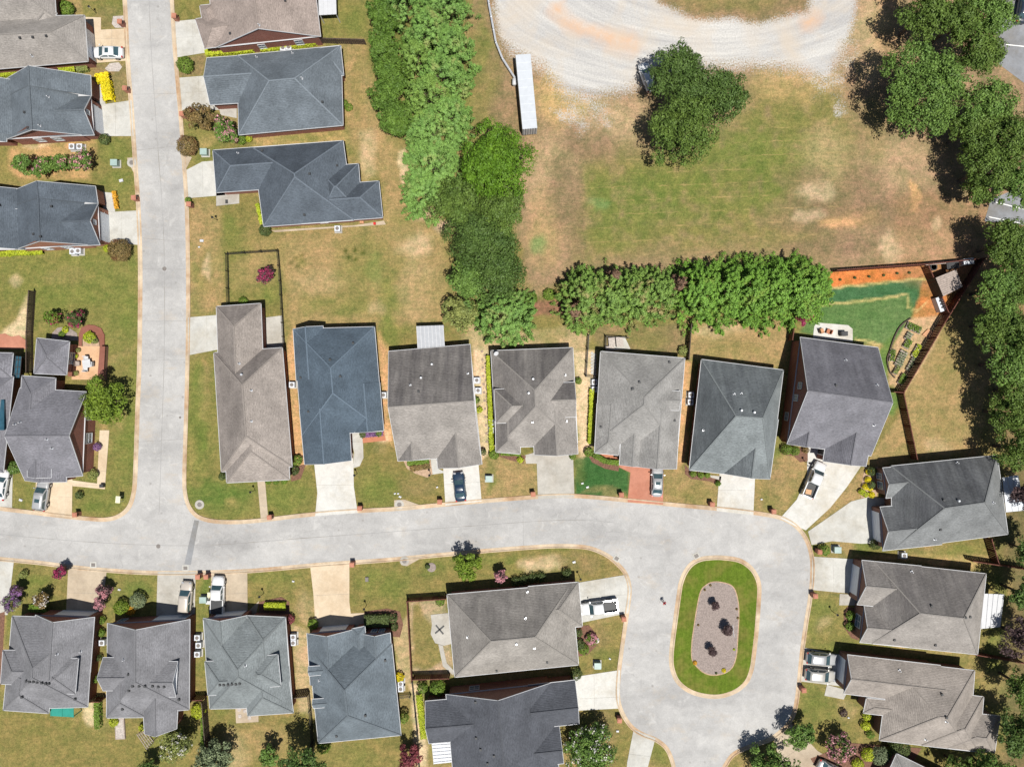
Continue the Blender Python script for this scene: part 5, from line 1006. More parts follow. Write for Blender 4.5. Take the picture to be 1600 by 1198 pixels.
# --- broadleaf trees
for a in (
 (776, 252, 60, 11, 'bright', 'bright green tree right of the cypress belt'), (722, 320, 46, 10, 'oak', 'dark tree below the last pale cypress'), (788, 322, 42, 10, 'oak', 'dark tree under the bright green tree'), (752, 372, 56, 10, 'darkoak', 'large dark tree in the middle of the clump'),
 (778, 420, 50, 9, 'darkoak', 'dark tree above the lone round cypress'), (733, 440, 36, 9, 'mid', 'mid green tree at the left side of the dark clump'), (720, 492, 28, 5, 'olive', 'small sparse tree above the ribbed patio cover'),
 (1058, 112, 46, 10, 'darkoak', 'dark oak at the gravel edge, upper of the three'), (1128, 150, 42, 9.5, 'darkoak', 'dark oak on the right of the three in the field'), (1066, 204, 54, 10, 'oak', 'big dark oak, lowest of the three in the field'), (1080, 150, 40, 10.5, 'darkoak', 'dark oak crown in the middle of the field clump'),
 (1440, 146, 68, 11, 'mid', 'large round oak at the right side of the field'), (1446, 18, 42, 11, 'oak', 'tree at the top edge right of the gravel drive'), (1500, 30, 42, 11, 'oak', 'tree at the top edge above the round oak'), (1548, 24, 42, 12, 'mid', 'pale green tree at the top right beside the parking lot'), (1530, 82, 40, 11, 'oak', 'tree between the round oak and the parking lot'),
 (1545, 168, 44, 11, 'mid', 'tree right of the round oak'), (1522, 200, 36, 10, 'oak', 'darker tree below right of the round oak'), (1575, 215, 48, 12, 'oak', 'tall tree at the right edge above the parking bays'), (1545, 262, 44, 11, 'oak', 'tree at the bottom of the upper right wood'), (1592, 285, 38, 11, 'mid', 'tree at the right edge just above the parking bays'), (1530, 300, 26, 8, 'oak', 'small tree left of the parking bays'),
 (1572, 380, 42, 10, 'oak', 'tree below the parking bays at the right edge'), (1605, 385, 36, 10, 'mid', 'tree cut by the right edge below the parking bays'), (1560, 452, 40, 10, 'mid', 'leafy tree beyond the corner of the brown fence'), (1598, 440, 40, 11, 'oak', 'tree at the right edge level with the hedge row'), (1560, 505, 36, 10, 'oak', 'tree right of the triangular garden'), (1595, 520, 42, 11, 'oak', 'tree at the right edge level with the vegetable beds'),
 (1578, 568, 42, 10.5, 'mid', 'tree shading the dry side lawn, upper one'), (1606, 610, 40, 11, 'oak', 'tree at the right edge above the charcoal end house'), (1582, 645, 38, 10, 'oak', 'tree shading the dry side lawn, lower one'), (1598, 702, 38, 10, 'oak', 'tree above the white canopy at the right edge'), (1608, 770, 30, 8, 'plum', 'plum leaved tree over the white canopy'),
 (1606, 930, 34, 9, 'darkoak', 'dark tree at the right edge beside the white patio roof'), (1606, 1000, 36, 9, 'plum', 'plum coloured tree at the right edge'), (1603, 1075, 34, 9, 'oak', 'dark tree right of the stepped rear wings'), (1590, 1150, 34, 9, 'darkoak', 'dark tree near the lower right corner'), (1500, 1200, 26, 6, 'oak', 'small tree below the sand-grey house'), (1548, 1206, 34, 7, 'mid', 'tree cut by the bottom edge near the right corner'), (1610, 860, 26, 7, 'darkoak', 'dark tree right of the charcoal end house'),
 (162, 629, 37, 5.5, 'spring', 'bright green tree beside the arched windows'), (729, 884, 24, 4.5, 'spring', 'bright green tree on the south verge'), (1252, 1146, 25, 5, 'mid', 'leafy tree on the verge by the tan driveway apron'), (1205, 1196, 36, 5.5, 'mid', 'leafy tree at the bottom edge beside the loop'),
 (336, 1184, 32, 5, 'grey', 'grey-green tree at the bottom edge with reddish tips'), (420, 1180, 16, 4, 'mid', 'small round tree on the back lawn at the bottom'), (470, 1196, 34, 9, 'darkoak', 'dark tree at the bottom edge beside the black fence'), (232, 1200, 14, 4, 'darkoak', 'small dark tree at the bottom edge'), (640, 1178, 19, 3.5, 'redl', 'dark red tree at the bottom edge'),
 (313, 181, 22, 4, 'brown', 'bronze leaved tree beside the slate-blue house'), (615, -10, 26, 8, 'darkoak', 'dark tree above the evergreen strip at the top edge')):
    tree(*a)
tree(920, 1172, 42, 5.5, 'mid', 'broad green tree with white blossoms below the bare driveway', blossom='whitef', bfrac=.08); tree(278, 1162, 30, 4.5, 'olive', 'loose crape myrtle with pale blossoms behind the sunroom', 'crape_myrtle', .8, 'whitef', .10)
tree(351, 206, 20, 4, 'mid', 'crape myrtle with a pink side by the slate-blue house', 'crape_myrtle', 1.2, 'pink', .18); tree(1312, 1166, 23, 4, 'darkoak', 'pink crape myrtle on the lawn by the crossovers', 'crape_myrtle', 1, 'pink', .42); tree(784, 901, 11, 3.2, 'plum', 'small pink crape myrtle on the south verge', 'crape_myrtle', 1.5, 'pink', .6, .14)
for i, (x, y, rr) in enumerate(((36, 258, 16), (68, 261, 17), (98, 257, 15), (127, 252, 17))): tree(x, y, rr, 3.6, 'mid', ['crape myrtle nearest the left edge in the row of four', 'second crape myrtle of the row of four', 'third crape myrtle of the row of four, with pink tips', 'crape myrtle nearest the street in the row of four'][i], 'crape_myrtle', 1.4, 'pink', (.02, .06, .12, .22)[i], .15, 'row of four crape myrtles')
for x, y, rr, lf, bl, lab in ((163, 922, 11, 'plum', 'pink', 'upper pink crape myrtle beside the tan driveway'), (157, 942, 10, 'plum', 'pink', 'lower pink crape myrtle beside the tan driveway'), (26, 922, 10, 'plum', 'purple', 'purple crape myrtle on the lower left lawn'), (18, 942, 14, 'grey', 'purple', 'grey-green bush with purple blossoms at the left edge'), (97, 893, 10, 'plum', 'magenta', 'magenta bush by the kerb of the tan driveway'), (414, 430, 14, 'plum', 'magenta', 'magenta crape myrtle inside the black fence'),
                              (80, 497, 14, 'box', 'magenta', 'left one of two crape myrtles on the side lawn'), (117, 497, 14, 'boxdark', 'magenta', 'right one of two crape myrtles on the side lawn'), (1256, 494, 14, 'redl', 'magenta', 'crimson shrub at the corner of the green garden'), (64, 938, 14, 'brown', 'whitef', 'pale flowering shrub above the lilac-grey house')):
    tree(x, y, rr, 2.8, lf, lab, 'crape_myrtle', 1.8, bl, .45 if bl != 'whitef' and lf not in ('box', 'boxdark') else .14, .13)
# --- shrubs and clipped hedges
for a in (
 (289, 102, 12, 2.0, 'box', 'round green bush on the verge between two driveways'), (187, 391, 17, 2.4, 'brown', 'large dark brown round bush by the street'), (163, 218, 8, 1.3, 'boxdark', 'small dark round bush at the driveway corner'), (293, 228, 15, 2.4, 'brown', 'bronze round bush on the east verge'),
 (377, 219, 7, 1.2, 'box', 'small bush at the corner of the slate-blue house'), (389, 217, 5, 1.0, 'lime', 'tiny lime bush at the corner of the slate-blue house'), (103, 14, 12, 1.6, 'box', 'green bush in the recess of the top left house'), (168, 388, 6, 1, 'lime', 'small lime bush beside the brown round bush'), (414, 360, 9, 1.5, 'boxdark', 'round bush at the rear corner of the dark blue-grey roof'),
 (464, 719, 8, 1.3, 'box', 'round bush at the right corner of the long tan house'), (460, 735, 7, 1.1, 'boxdark', 'darker round bush at the front corner of the long tan house'), (419, 752, 4.5, .8, 'box', 'first small cushion bush under the long tan house'), (431, 752, 4.5, .8, 'box', 'middle small cushion bush under the long tan house'), (444, 751, 5, .8, 'box', 'last small cushion bush under the long tan house'), (348, 744, 6, 1, 'boxdark', 'small bush left of the long tan house front'),
 (567, 679, 5, .9, 'boxdark', 'dark bush left in the purple flower bed'), (592, 677, 5, .9, 'box', 'green bush right in the purple flower bed'), (772, 709, 8, 1.4, 'box', 'round bush below the stepping-stone path'), (755, 706, 5, 1.4, 'boxdark', 'brown narrow bush at the path end'), (813, 718, 5, .8, 'lime', 'small rosette plant by the grey porch slab'), (895, 713, 5, 1, 'box', 'round bush right of the worn grey driveway'),
 (920, 706, 7, 1.3, 'box', 'round bush at the tip of the mulch crescent'), (904, 595, 5, 1.1, 'box', 'round bush against the stepping-stone house east side'), (1083, 740, 5, 1, 'box', 'first of three balls under the pale slate roof'), (1095, 742, 5, 1, 'box', 'middle of three balls under the pale slate roof'), (1105, 742, 4.5, 1, 'box', 'last of three balls under the pale slate roof'), (1122, 755, 4, .8, 'box', 'small ball by the plain white driveway'),
 (1229, 702, 8, 1.4, 'box', 'green bush left under the tall gable'), (1242, 704, 7, 1.3, 'box', 'green bush right under the tall gable'), (1259, 703, 5, 1, 'brown', 'bronze ball at the tall house entry'), (1288, 859, 8, 1.6, 'box', 'green bush by the mailbox above the loop driveway'), (1368, 850, 8, 1.4, 'boxdark', 'dark ball at the charcoal house garage corner'),
 (1329, 961, 7, 1.2, 'box', 'upper ball in the kidney bed'), (1328, 978, 7, 1.2, 'box', 'lower ball in the kidney bed'), (1354, 1118, 6, 1.1, 'lime', 'lime bush at the sand-grey house entry'), (1352, 1133, 7, 1.2, 'lime', 'yellow-green bush below the entry of the sand-grey house'), (1360, 1147, 6, 1.1, 'box', 'green bush at the west corner of the sand-grey house'),
 (1318, 1113, 6, .9, 'plum', 'small plum shrub on the lawn by the crossovers'), (1356, 1178, 10, 1.6, 'lime', 'round lime bush in the shaded bed'), (1375, 1180, 14, 2.0, 'grey', 'grey-green spreading shrub in the shaded bed'), (1389, 1176, 9, 1.6, 'box', 'green bush beside the corner roof'), (1340, 1193, 9, 1.2, 'lime', 'yellowish bush below the pink crape myrtle'), (1405, 1168, 16, 2.4, 'boxdark', 'dark shrub above the corner roof'),
 (904, 988, 6, 1.2, 'boxdark', 'dark ball by the pickup house porch'), (905, 1006, 8, 1.3, 'boxdark', 'larger dark ball under the pickup house eave'), (912, 1014, 8, 1, 'box', 'low green shrub in the blossom bed'), (900, 1052, 9, 1.6, 'boxdark', 'round olive bush between two garages'), (688, 939, 7, 1, 'box', 'green cushion inside the red fence'),
 (489, 975, 8, 1.3, 'box', 'round bush at the cream driveway edge'), (614, 965, 7, 1.4, 'boxdark', 'dark ball at the hedge end'), (616, 979, 6, .9, 'boxdark', 'square clipped bush right of the hedge'), (624, 1057, 7, 1.2, 'yellow', 'yellow bush east of the slate dormer house'), (506, 1166, 10, 1.4, 'box', 'bright bush behind the slate dormer house'), (632, 1120, 7, 2.5, 'box', 'slim conifer along the side yard'),
 (453, 967, 7, 1.3, 'redl', 'dark red ball at the corner of the pale slate house'), (37, 897, 6, 1.2, 'olive', 'olive bush on the lower left lawn'), (190, 948, 11, 2, 'spring', 'bright green shrub above the champagne wagon house'), (216, 938, 12, 2, 'grey', 'blue-green loquat shrub by the grey driveway'), (204, 952, 8, .8, 'orange', 'orange flowers before the lilac-grey gables'), (159, 968, 6, 1, 'box', 'upper bush in the passage beside the teal awning house'), (158, 988, 6, 1, 'box', 'middle bush in the passage beside the teal awning house'), (155, 1027, 5, 1, 'boxdark', 'dark bush in the passage beside the teal awning house'), (149, 1060, 6, 1.2, 'box', 'lowest bush in the passage beside the teal awning house'),
 (23, 730, 10, 1.8, 'mid', 'green bush between two left edge houses'), (124, 773, 6, 1, 'boxdark', 'small ball on the lawn by the cream driveway'), (145, 741, 8, 1.2, 'olive', 'variegated pale bush at the path corner'), (152, 698, 6, 1, 'purple', 'purple bush on the cream path'), (97, 522, 5, .8, 'box', 'small ball in the grey gravel bed'), (102, 515, 5, .6, 'lime', 'fern like plant in the grey gravel bed'), (140, 527, 9, 1.2, 'lime', 'lime shrub in the ring planter'), (148, 532, 5, .9, 'olive', 'smaller olive shrub in the ring planter'),
 (545, 168, 6, .9, 'box', 'green bush at the rear corner of the slate-blue house'), (538, 161, 5, .8, 'box', 'small bush behind the slate-blue house'), (380, 471, 7, .9, 'box', 'leafy plant behind the long tan house'), (1068, 548, 8, 1.2, 'olive', 'spiky yucca at the grey house rear corner'), (310, 1110, 11, 1.5, 'lime', 'bright lime shrub between the bottom houses'), (222, 1136, 5, 1.0, 'lime', 'lime shrub beside the sunroom'), (178, 1127, 7, 1.0, 'lime', 'lime shrub behind the lilac-grey house'),
 (660, 1074, 8, 1.6, 'box', 'green shrub at the fence corner'), (684, 1074, 12, 1.8, 'box', 'large rounded shrub by the north gable'), (745, 625, 5, .9, 'box', 'green clump beside the stepping-stone path'), (749, 640, 5, .7, 'lime', 'lime clump beside the stepping-stone path'), (858, 460, 9, 1.1, 'box', 'leafy clump at the west end of the cypress row'), (830, 466, 9, 1.0, 'box', 'low leafy clump right of the lone cypress'), (294, 313, 4.5, 1.0, 'box', 'small cube bush on the mailbox by the street')):
    shrub(*a)
shrub(924, 998, 9, 1.2, 'box', 'shrub with pink blossoms beside the white pickup', 1, 'pink', .5); shrub(932, 1000, 4, .6, 'whitef', 'white flowers edging the blossom bed')
for i, (x, y, lf) in enumerate(((1357, 737, 'yellow'), (1356, 749, 'yellow'), (1352, 760, 'yellow'), (1346, 768, 'lime'), (1359, 762, 'yellow'), (1362, 773, 'yellow'), (1352, 772, 'lime'))): shrub(x, y, 4.6, .8, lf, ['yellow mounded shrub at the top of the bed at the charcoal end house', 'yellow mounded shrub second from the top of the bed at the charcoal end house', 'yellow mounded shrub in the middle of the bed at the charcoal end house', 'lime shrub at the left tip of the bed at the charcoal end house', 'yellow mounded shrub beside the dark ball at the charcoal end house', 'lowest yellow mounded shrub of the bed at the charcoal end house', 'lime shrub at the bottom of the bed at the charcoal end house'][i], group='yellow shrubs at the charcoal end house')
shrub(1362, 736, 7, 1.3, 'boxdark', 'dark ball beside the bay window'); shrub(1361, 757, 6, 1.2, 'boxdark', 'dark ball between the yellow shrubs')
for i, (x, y) in enumerate(((806, 906), (818, 903), (832, 901), (845, 899), (885, 893))): shrub(x, y + 2, 7, 1.2, 'boxdark', ['westmost of the dark loose shrubs along the north eave', 'second of the dark loose shrubs along the north eave', 'third of the dark loose shrubs along the north eave', 'fourth of the dark loose shrubs along the north eave', 'lone dark loose shrub near the driveway end of the north eave'][i], .8, group='shrubs along the north eave', tight=False)
for pts, h, lf, lab, w_ in (
 ([(152, 124), (172, 121)], 1.1, 'yellow', 'short arm of the bright yellow L hedge', 13), ([(166, 128), (171, 158)], 1.1, 'yellow', 'long arm of the bright yellow L hedge', 14), ([(324, 83), (395, 78)], .9, 'lime', 'lime shrubs under the wide brick gable, west part', 9), ([(410, 77), (492, 66)], .9, 'lime', 'lime shrubs under the wide brick gable, east part', 9), ([(0, 117), (28, 113)], .8, 'lime', 'lime border under the tan hipped house', 8), ([(95, 111), (118, 108)], .9, 'lime', 'lime bush pair left under the tan hipped house', 9), ([(122, 109), (138, 106)], .9, 'olive', 'yellow and orange bush under the tan hipped house', 9), ([(179, 300), (183, 326)], .6, 'orange', 'orange and yellow flower strip by the walk', 5),
 ([(0, 397), (66, 393)], .7, 'lime', 'lime flower border under the orange brick gable', 7), ([(403, 320), (410, 350)], .8, 'lime', 'lime hedge in the recess of the dark blue-grey roof', 5), ([(638, 723), (670, 719)], .9, 'box', 'green clipped hedge under the middle tan house', 7), ([(642, 732), (671, 727)], .7, 'brown', 'brown wavy hedge under the middle tan house', 8), ([(783, 708), (812, 709)], .8, 'box', 'low hedge left of the worn grey driveway', 5), ([(928, 710), (945, 720), (966, 723)], .8, 'box', 'curved hedge round the terracotta porch', 7), ([(925, 610), (922, 690)], .9, 'lime', 'yellow-green hedge along the grey house west wall', 7), ([(763, 560), (768, 700)], 1.0, 'lime', 'yellow-green hedge along the stepping-stone house west wall', 6),
 ([(571, 969), (607, 968)], 1.2, 'boxdark', 'long dark clipped hedge by the cream path', 17), ([(415, 946), (446, 946)], .9, 'lime', 'lime clipped hedge by the tan driveway', 10), ([(655, 1085), (662, 1150)], .9, 'lime', 'lime hedge along the charcoal house west wall', 8), ([(153, 1095), (154, 1135)], 1.0, 'box', 'hedge between the two bottom left houses', 8), ([(50, 948), (75, 950)], 1.2, 'box', 'hedge above the teal awning house', 10), ([(569, 680), (598, 677)], .5, 'purple', 'purple flower strip in front of the blue house', 6), ([(318, 1120), (318, 1180)], .6, 'box', 'low green strip beside the dark wall', 6)):
    hedge(pts, h, lf, lab, w_)
for i, (x, y, s_) in enumerate(((1116, 944, 9), (1135, 982, 13), (1111, 1016, 9))): tree(x + 1.5, y + 2, s_ * .62, 2.3, 'plum', ['small dark plum tree at the top of the island bed', 'largest dark plum tree in the island bed', 'small dark plum tree at the bottom of the island bed'][i], 'plum_tree', 2.0, size=.10)
for i, (x, y, lf) in enumerate(((1131, 1047, 'yellow'), (1086, 1035, 'orange'), (1151, 951, 'brown'), (1153, 965, 'brown'), (1147, 1014, 'lime'), (1091, 976, 'brown'), (1101, 921, 'brown'), (1119, 1051, 'boxdark'), (1110, 914, 'brown'))): shrub(x, y, 1.6 if i > 1 else 3.2, .35 if i > 1 else .5, lf, ['yellow daylily clump at the bottom of the island bed', 'orange daylily clump at the lower left of the island bed', 'upper brown tuft on the right rim of the island bed', 'lower brown tuft on the right rim of the island bed', 'lime tuft on the right rim of the island bed', 'brown tuft on the left rim of the island bed', 'brown tuft at the upper left rim of the island bed', 'dark tuft at the bottom rim of the island bed', 'brown tuft at the top rim of the island bed'][i], size=.07)

# ------------------------------------------------------------------ vehicles
def loft(mb, st, zb, m=0):
    n = 9; b = len(mb.v)
    for x, hw, zt in st:
        for y, z in ((-hw * .93, zb), (-hw, zb + (zt - zb) * .35), (-hw * .985, zb + (zt - zb) * .7), (-hw * .9, zt - .05), (-hw * .6, zt + .005), (0, zt + .03), (hw * .6, zt + .005), (hw * .9, zt - .05), (hw * .985, zb + (zt - zb) * .7), (hw, zb + (zt - zb) * .35), (hw * .93, zb)):
            mb.v.append((x, y, z))
    n = 11
    for i in range(len(st) - 1):
        for k_ in range(n):
            k2 = (k_ + 1) % n; mb.f.append((b + i * n + k_, b + (i + 1) * n + k_, b + (i + 1) * n + k2, b + i * n + k2)); mb.m.append(m)
    mb.f.append(tuple(b + k_ for k_ in range(n))); mb.m.append(m); mb.f.append(tuple(b + (len(st) - 1) * n + k_ for k_ in range(n - 1, -1, -1))); mb.m.append(m)
CARN = [0]
def car(px, py, ang, kind, mat, label, trim=None, cover=False, sunroof=False):
    SP = dict(sedan=(4.75, .92, .98, 1.43, (-1.8, -1.0, .25, 1.2)), suv=(4.7, .95, 1.06, 1.68, (-2.2, -1.75, .12, 1.15)), wagon=(4.95, .96, 1.08, 1.75, (-2.35, -2.0, .15, 1.15)), pickup=(5.75, 1.0, 1.15, 1.85, (-.75, -.6, .7, 1.5)), coupe=(4.6, .92, .92, 1.35, (-1.6, -.7, .1, 1.05)))
    L_, hw, zt, H_, (xb0, xb1, xf1, xf0) = SP[kind]; a = math.radians(ang)
    c = W(px, py, zt * .8); T = root({'sedan': 'sedan', 'coupe': 'sports_car', 'suv': 'crossover', 'wagon': 'wagon', 'pickup': 'pickup_truck'}[kind], (c.x, c.y, .05), label, 'pickup' if kind == 'pickup' else 'car', 'parked vehicles'); T.rotation_euler = (0, 0, a); WORLD[T.name] = (0, 0, 0)
    h = L_ / 2; mb = MB()
    if kind == 'pickup':
        st = [(-.75, hw, zt), (.6, hw, zt), (1.4, hw * .99, zt - .02), (2.2, hw * .95, zt - .08), (h - .18, hw * .86, zt - .18), (h, hw * .66, zt - .34)]
    else:
        st = [(-h, hw * .7, zt - .22), (-h + .12, hw * .87, zt - .08), (-h + .6, hw * .97, zt), (-.6, hw, zt), (.8, hw, zt - .02), (1.35, hw * .985, zt - .06), (h - .5, hw * .93, zt - .16), (h - .15, hw * .8, zt - .26), (h, hw * .58, zt - .38)]
    loft(mb, st, .3)
    base = [(xb0, hw * .86), (xf0, hw * .86)]; top = [(xb1, hw * .70), (xf1, hw * .70)]; nseg = 5; zr = H_
    rows = [(zt - .03, xb0, xf0, hw * .88), (zr - .16, xb1 - (xb1 - xb0) * .15, xf1 + (xf0 - xf1) * .2, hw * .76), (zr - .03, xb1 + .08, xf1 - .08, hw * .68), (zr + .015, xb1 + .25, xf1 - .25, hw * .45)]
    b = len(mb.v)
    for z, x0, x1, y in rows:
        cv = .05 if z < zr else .02
        for (x, yy) in ((x0, -y), ((x0 + x1) / 2, -y * 1.02), (x1, -y), (x1 + cv, 0), (x1, y), ((x0 + x1) / 2, y * 1.02), (x0, y), (x0 - cv, 0)): mb.v.append((x, yy, z))
    for i in range(3):
        for k_ in range(8): k2 = (k_ + 1) % 8; mb.f.append((b + i * 8 + k_, b + i * 8 + k2, b + (i + 1) * 8 + k2, b + (i + 1) * 8 + k_)); mb.m.append(0)
    mb.f.append(tuple(b + 24 + k_ for k_ in range(8))); mb.m.append(0)
    body = mb.build('body', mat, T, True)
    def pane(name, q, m=M['cglass'], parent=T):
        q = [Vector(v) for v in q]; n = (q[1] - q[0]).cross(q[2] - q[0]).normalized(); cc = sum(q, Vector()) / 4
        if n.dot(cc - Vector((0, 0, .8))) < 0: n = -n
        mbb = MB(); qq = [cc + (v - cc) * .9 + n * .018 for v in q]; mbb.poly(qq); o = mbb.build(name, m, parent)
        if o.data.polygons[0].normal.dot(n) < 0: o.data.flip_normals()
        return o
    (z0, a0, a1, y0), (z1, b0, b1, y1) = rows[0], rows[1]
    e = .045; ff = lambda x0, x1, y0_, y1_, s: [(x0 + s * e, -y0_, z0 + .02), (x0 + s * e, y0_, z0 + .02), (x1 + s * e, y1_, z1 + .02), (x1 + s * e, -y1_, z1 + .02)]
    pane('windshield', ff(a1, b1, y0, y1, 1)); pane('rear_window', ff(a0, b0, y0, y1, -1))
    for s in (-1, 1):
        for t0, t1 in ((.04, .48), (.52, .97)):
            pane('side_window', [(a0 + (a1 - a0) * t0, s * (y0 + .01), z0 + .03), (a0 + (a1 - a0) * t1, s * (y0 + .01), z0 + .03), (b0 + (b1 - b0) * t1, s * (y1 + .01), z1), (b0 + (b1 - b0) * t0, s * (y1 + .01), z1)])
        mbb = MB(); mbb.box((xf0 - .15, s * (hw + .09), zt + .08), (.14, .22, .16)); mbb.build('mirror', mat if not trim else trim, T)
        mbb = MB(); mbb.box((h - .2, s * hw * .62, zt - .26), (.26, .38, .12), s * -.35); mbb.build('headlight', M['headlight'], T)
        xr = -h + .1 if kind != 'pickup' else -h + .02
        mbb = MB(); mbb.box((xr, s * hw * .78, zt - .17), (.2, .26, .16), s * .3); mbb.build('tail_light', M['taillight'], T)
        for wx_ in (h - .95, -h + (1.0 if kind != 'pickup' else 1.25)):
            mbb = MB(); rw = .34 if kind in ('sedan', 'coupe') else .39
            mbb.tube([(wx_, s * (hw - .2), rw), (wx_, s * (hw + .02), rw)], [rw, rw], 18); w_ = mbb.build('wheel', M['tyre'], T)
            mbb = MB(); mbb.tube([(wx_, s * (hw + .0), rw), (wx_, s * (hw + .03), rw)], [rw * .6, rw * .55], 12); mbb.build('rim', M['rim'], w_)
    if kind == 'pickup':
        x0, x1 = -h, -.72; mbb = MB()
        mbb.box(((x0 + x1) / 2, 0, .62), (x1 - x0, hw * 1.8, .1), m=1)
        for s in (-1, 1): mbb.box(((x0 + x1) / 2, s * (hw - .07), .78), (x1 - x0, .14, .8))
        mbb.box((x0 + .05, 0, .78), (.1, hw * 1.9, .8)); mbb.box((x1 - .03, 0, .82), (.06, hw * 1.9, .72)); mbb.build('cargo_bed', [mat, M['dark']], T)
        mbb = MB(); mbb.box((x0 - .06, 0, .55), (.14, hw * 1.8, .2)); mbb.build('rear_bumper', M['rim'], T)
        if cover: mbb = MB(); mbb.box(((x0 + x1) / 2, 0, 1.21), (x1 - x0 - .06, hw * 1.72, .06)); mbb.build('bed_cover', M['dark'], T)
        elif 'tan cargo' in label: mbb = MB(); mbb.box((x0 + .75, .1, .72), (.75, .9, .18), .2); mbb.build('cargo', M['paver_tan'], T)
    if sunroof: mbb = MB(); mbb.box(((xb1 + xf1) / 2 + .15, 0, zr + .02), (.55, .75, .025)); mbb.build('sunroof', M['cglass'], T)
    return T
PW, PS, PB, PC = paint('white_car_paint', (.60, .61, .62)), paint('silver_car_paint', (.40, .41, .42), .3), paint('dark_blue_car_paint', (.012, .03, .06)), paint('champagne_car_paint', (.50, .455, .40), .2)
car(168, 82, 180, 'sedan', PW, 'white sedan with sunroof in front of the top left garage', sunroof=True)
car(65, 773, 82, 'wagon', PS, 'silver wagon on the cream driveway at left', sunroof=True)
car(2, 757, 80, 'sedan', PW, 'white car cut off by the left edge of the street')
car(718, 760, 96, 'coupe', PB, 'dark blue car on the white driveway')
car(1027, 752, 88, 'sedan', PS, 'silver saloon on the red paver driveway', sunroof=True)
car(1273, 749, 67, 'pickup', PW, 'white pickup with tan cargo on the wide curving driveway')
car(936, 949, 187, 'pickup', PW, 'white pickup with dark open bed beside the loop', sunroof=True)
car(290, 933, 86, 'wagon', PC, 'champagne wagon on the grey driveway')
car(340, 929, 88, 'pickup', PW, 'white pickup with black bed cover', cover=True)
car(1284, 1029, -5, 'suv', PS, 'upper silver crossover of the pair beside the loop'); car(1282, 1055, -5, 'suv', paint('pewter_car_paint', (.46, .45, .42), .3), 'lower pale silver crossover of the pair beside the loop')
car(1300, 1203, -25, 'sedan', PS, 'silver car cut off by the bottom edge'); car(1600, 12, 80, 'sedan', paint('navy_car_paint', (.02, .03, .05)), 'dark car in the parking lot at the top right corner')
car(1012, 120, 110, 'suv', PW, 'white vehicle mostly hidden under the dark oaks')
# trailer on the field: a long white box trailer with a slatted end
def trailer():
    z = 3.0; q = [W(x, y, z) for x, y in ((805.5, 86), (829, 84.5), (839.5, 200), (816.5, 202))]
    c = sum(q, Vector()) / 4; T = root('storage_trailer', (c.x, c.y, 0), 'long white storage trailer standing on the field edge', 'trailer')
    mb = MB(); mb.prism([(p.x, p.y) for p in q], .5, z, 0, True); mb.build('body', plain('trailer_paint', (.44, .47, .51), .5, vary=.06), T)
    for k_ in range(1, 9):
        mb = MB(); a = q[0] + (q[3] - q[0]) * (k_ / 9); b2 = q[1] + (q[2] - q[1]) * (k_ / 9); up = Vector((0, 0, .012)); mb.beam(a + up, b2 + up, .06, .02); mb.build('roof_rib', M['siding'], T)
    for k_ in range(12):
        t = (k_ + .5) / 12; p = q[3] + (q[2] - q[3]) * t; d_ = (q[3] - q[0]).normalized() * .04; mb = MB(); mb.beam((p.x + d_.x, p.y + d_.y, .55), (p.x + d_.x + 1e-3, p.y + d_.y, z - .02), .09, .06); mb.build('end_slat', M['galv'] if k_ % 2 else M['dark'], T)
    for t in (.12, .5, .58, .9):
        for e in ((0, 3), (1, 2)):
            p = q[e[0]] + (q[e[1]] - q[e[0]]) * t; mb = MB(); p = p + (c - p).normalized() * .2; mb.tube([(p.x - .1, p.y, .4), (p.x + .1, p.y, .4)], [.4, .4], 14); mb.build('wheel', M['tyre'], T)
trailer()
o = root('propane_tank', W(804, 128, 1), 'small white tank beside the storage trailer', 'tank'); mb = MB(); p = W(803.5, 128, 1); mb.tube([p + Vector((0, -.55, .0)), p + Vector((0, -.45, .0)), p + Vector((0, .45, .0)), p + Vector((0, .55, 0))], [.15, .32, .32, .15], 12); mb.build('body', M['white'], o, True)
mb = MB(); mb.box((p.x, p.y - .3, p.z - .5), (.4, .1, .9)); mb.box((p.x, p.y + .3, p.z - .5), (.4, .1, .9)); mb.build('leg', M['galv'], o)

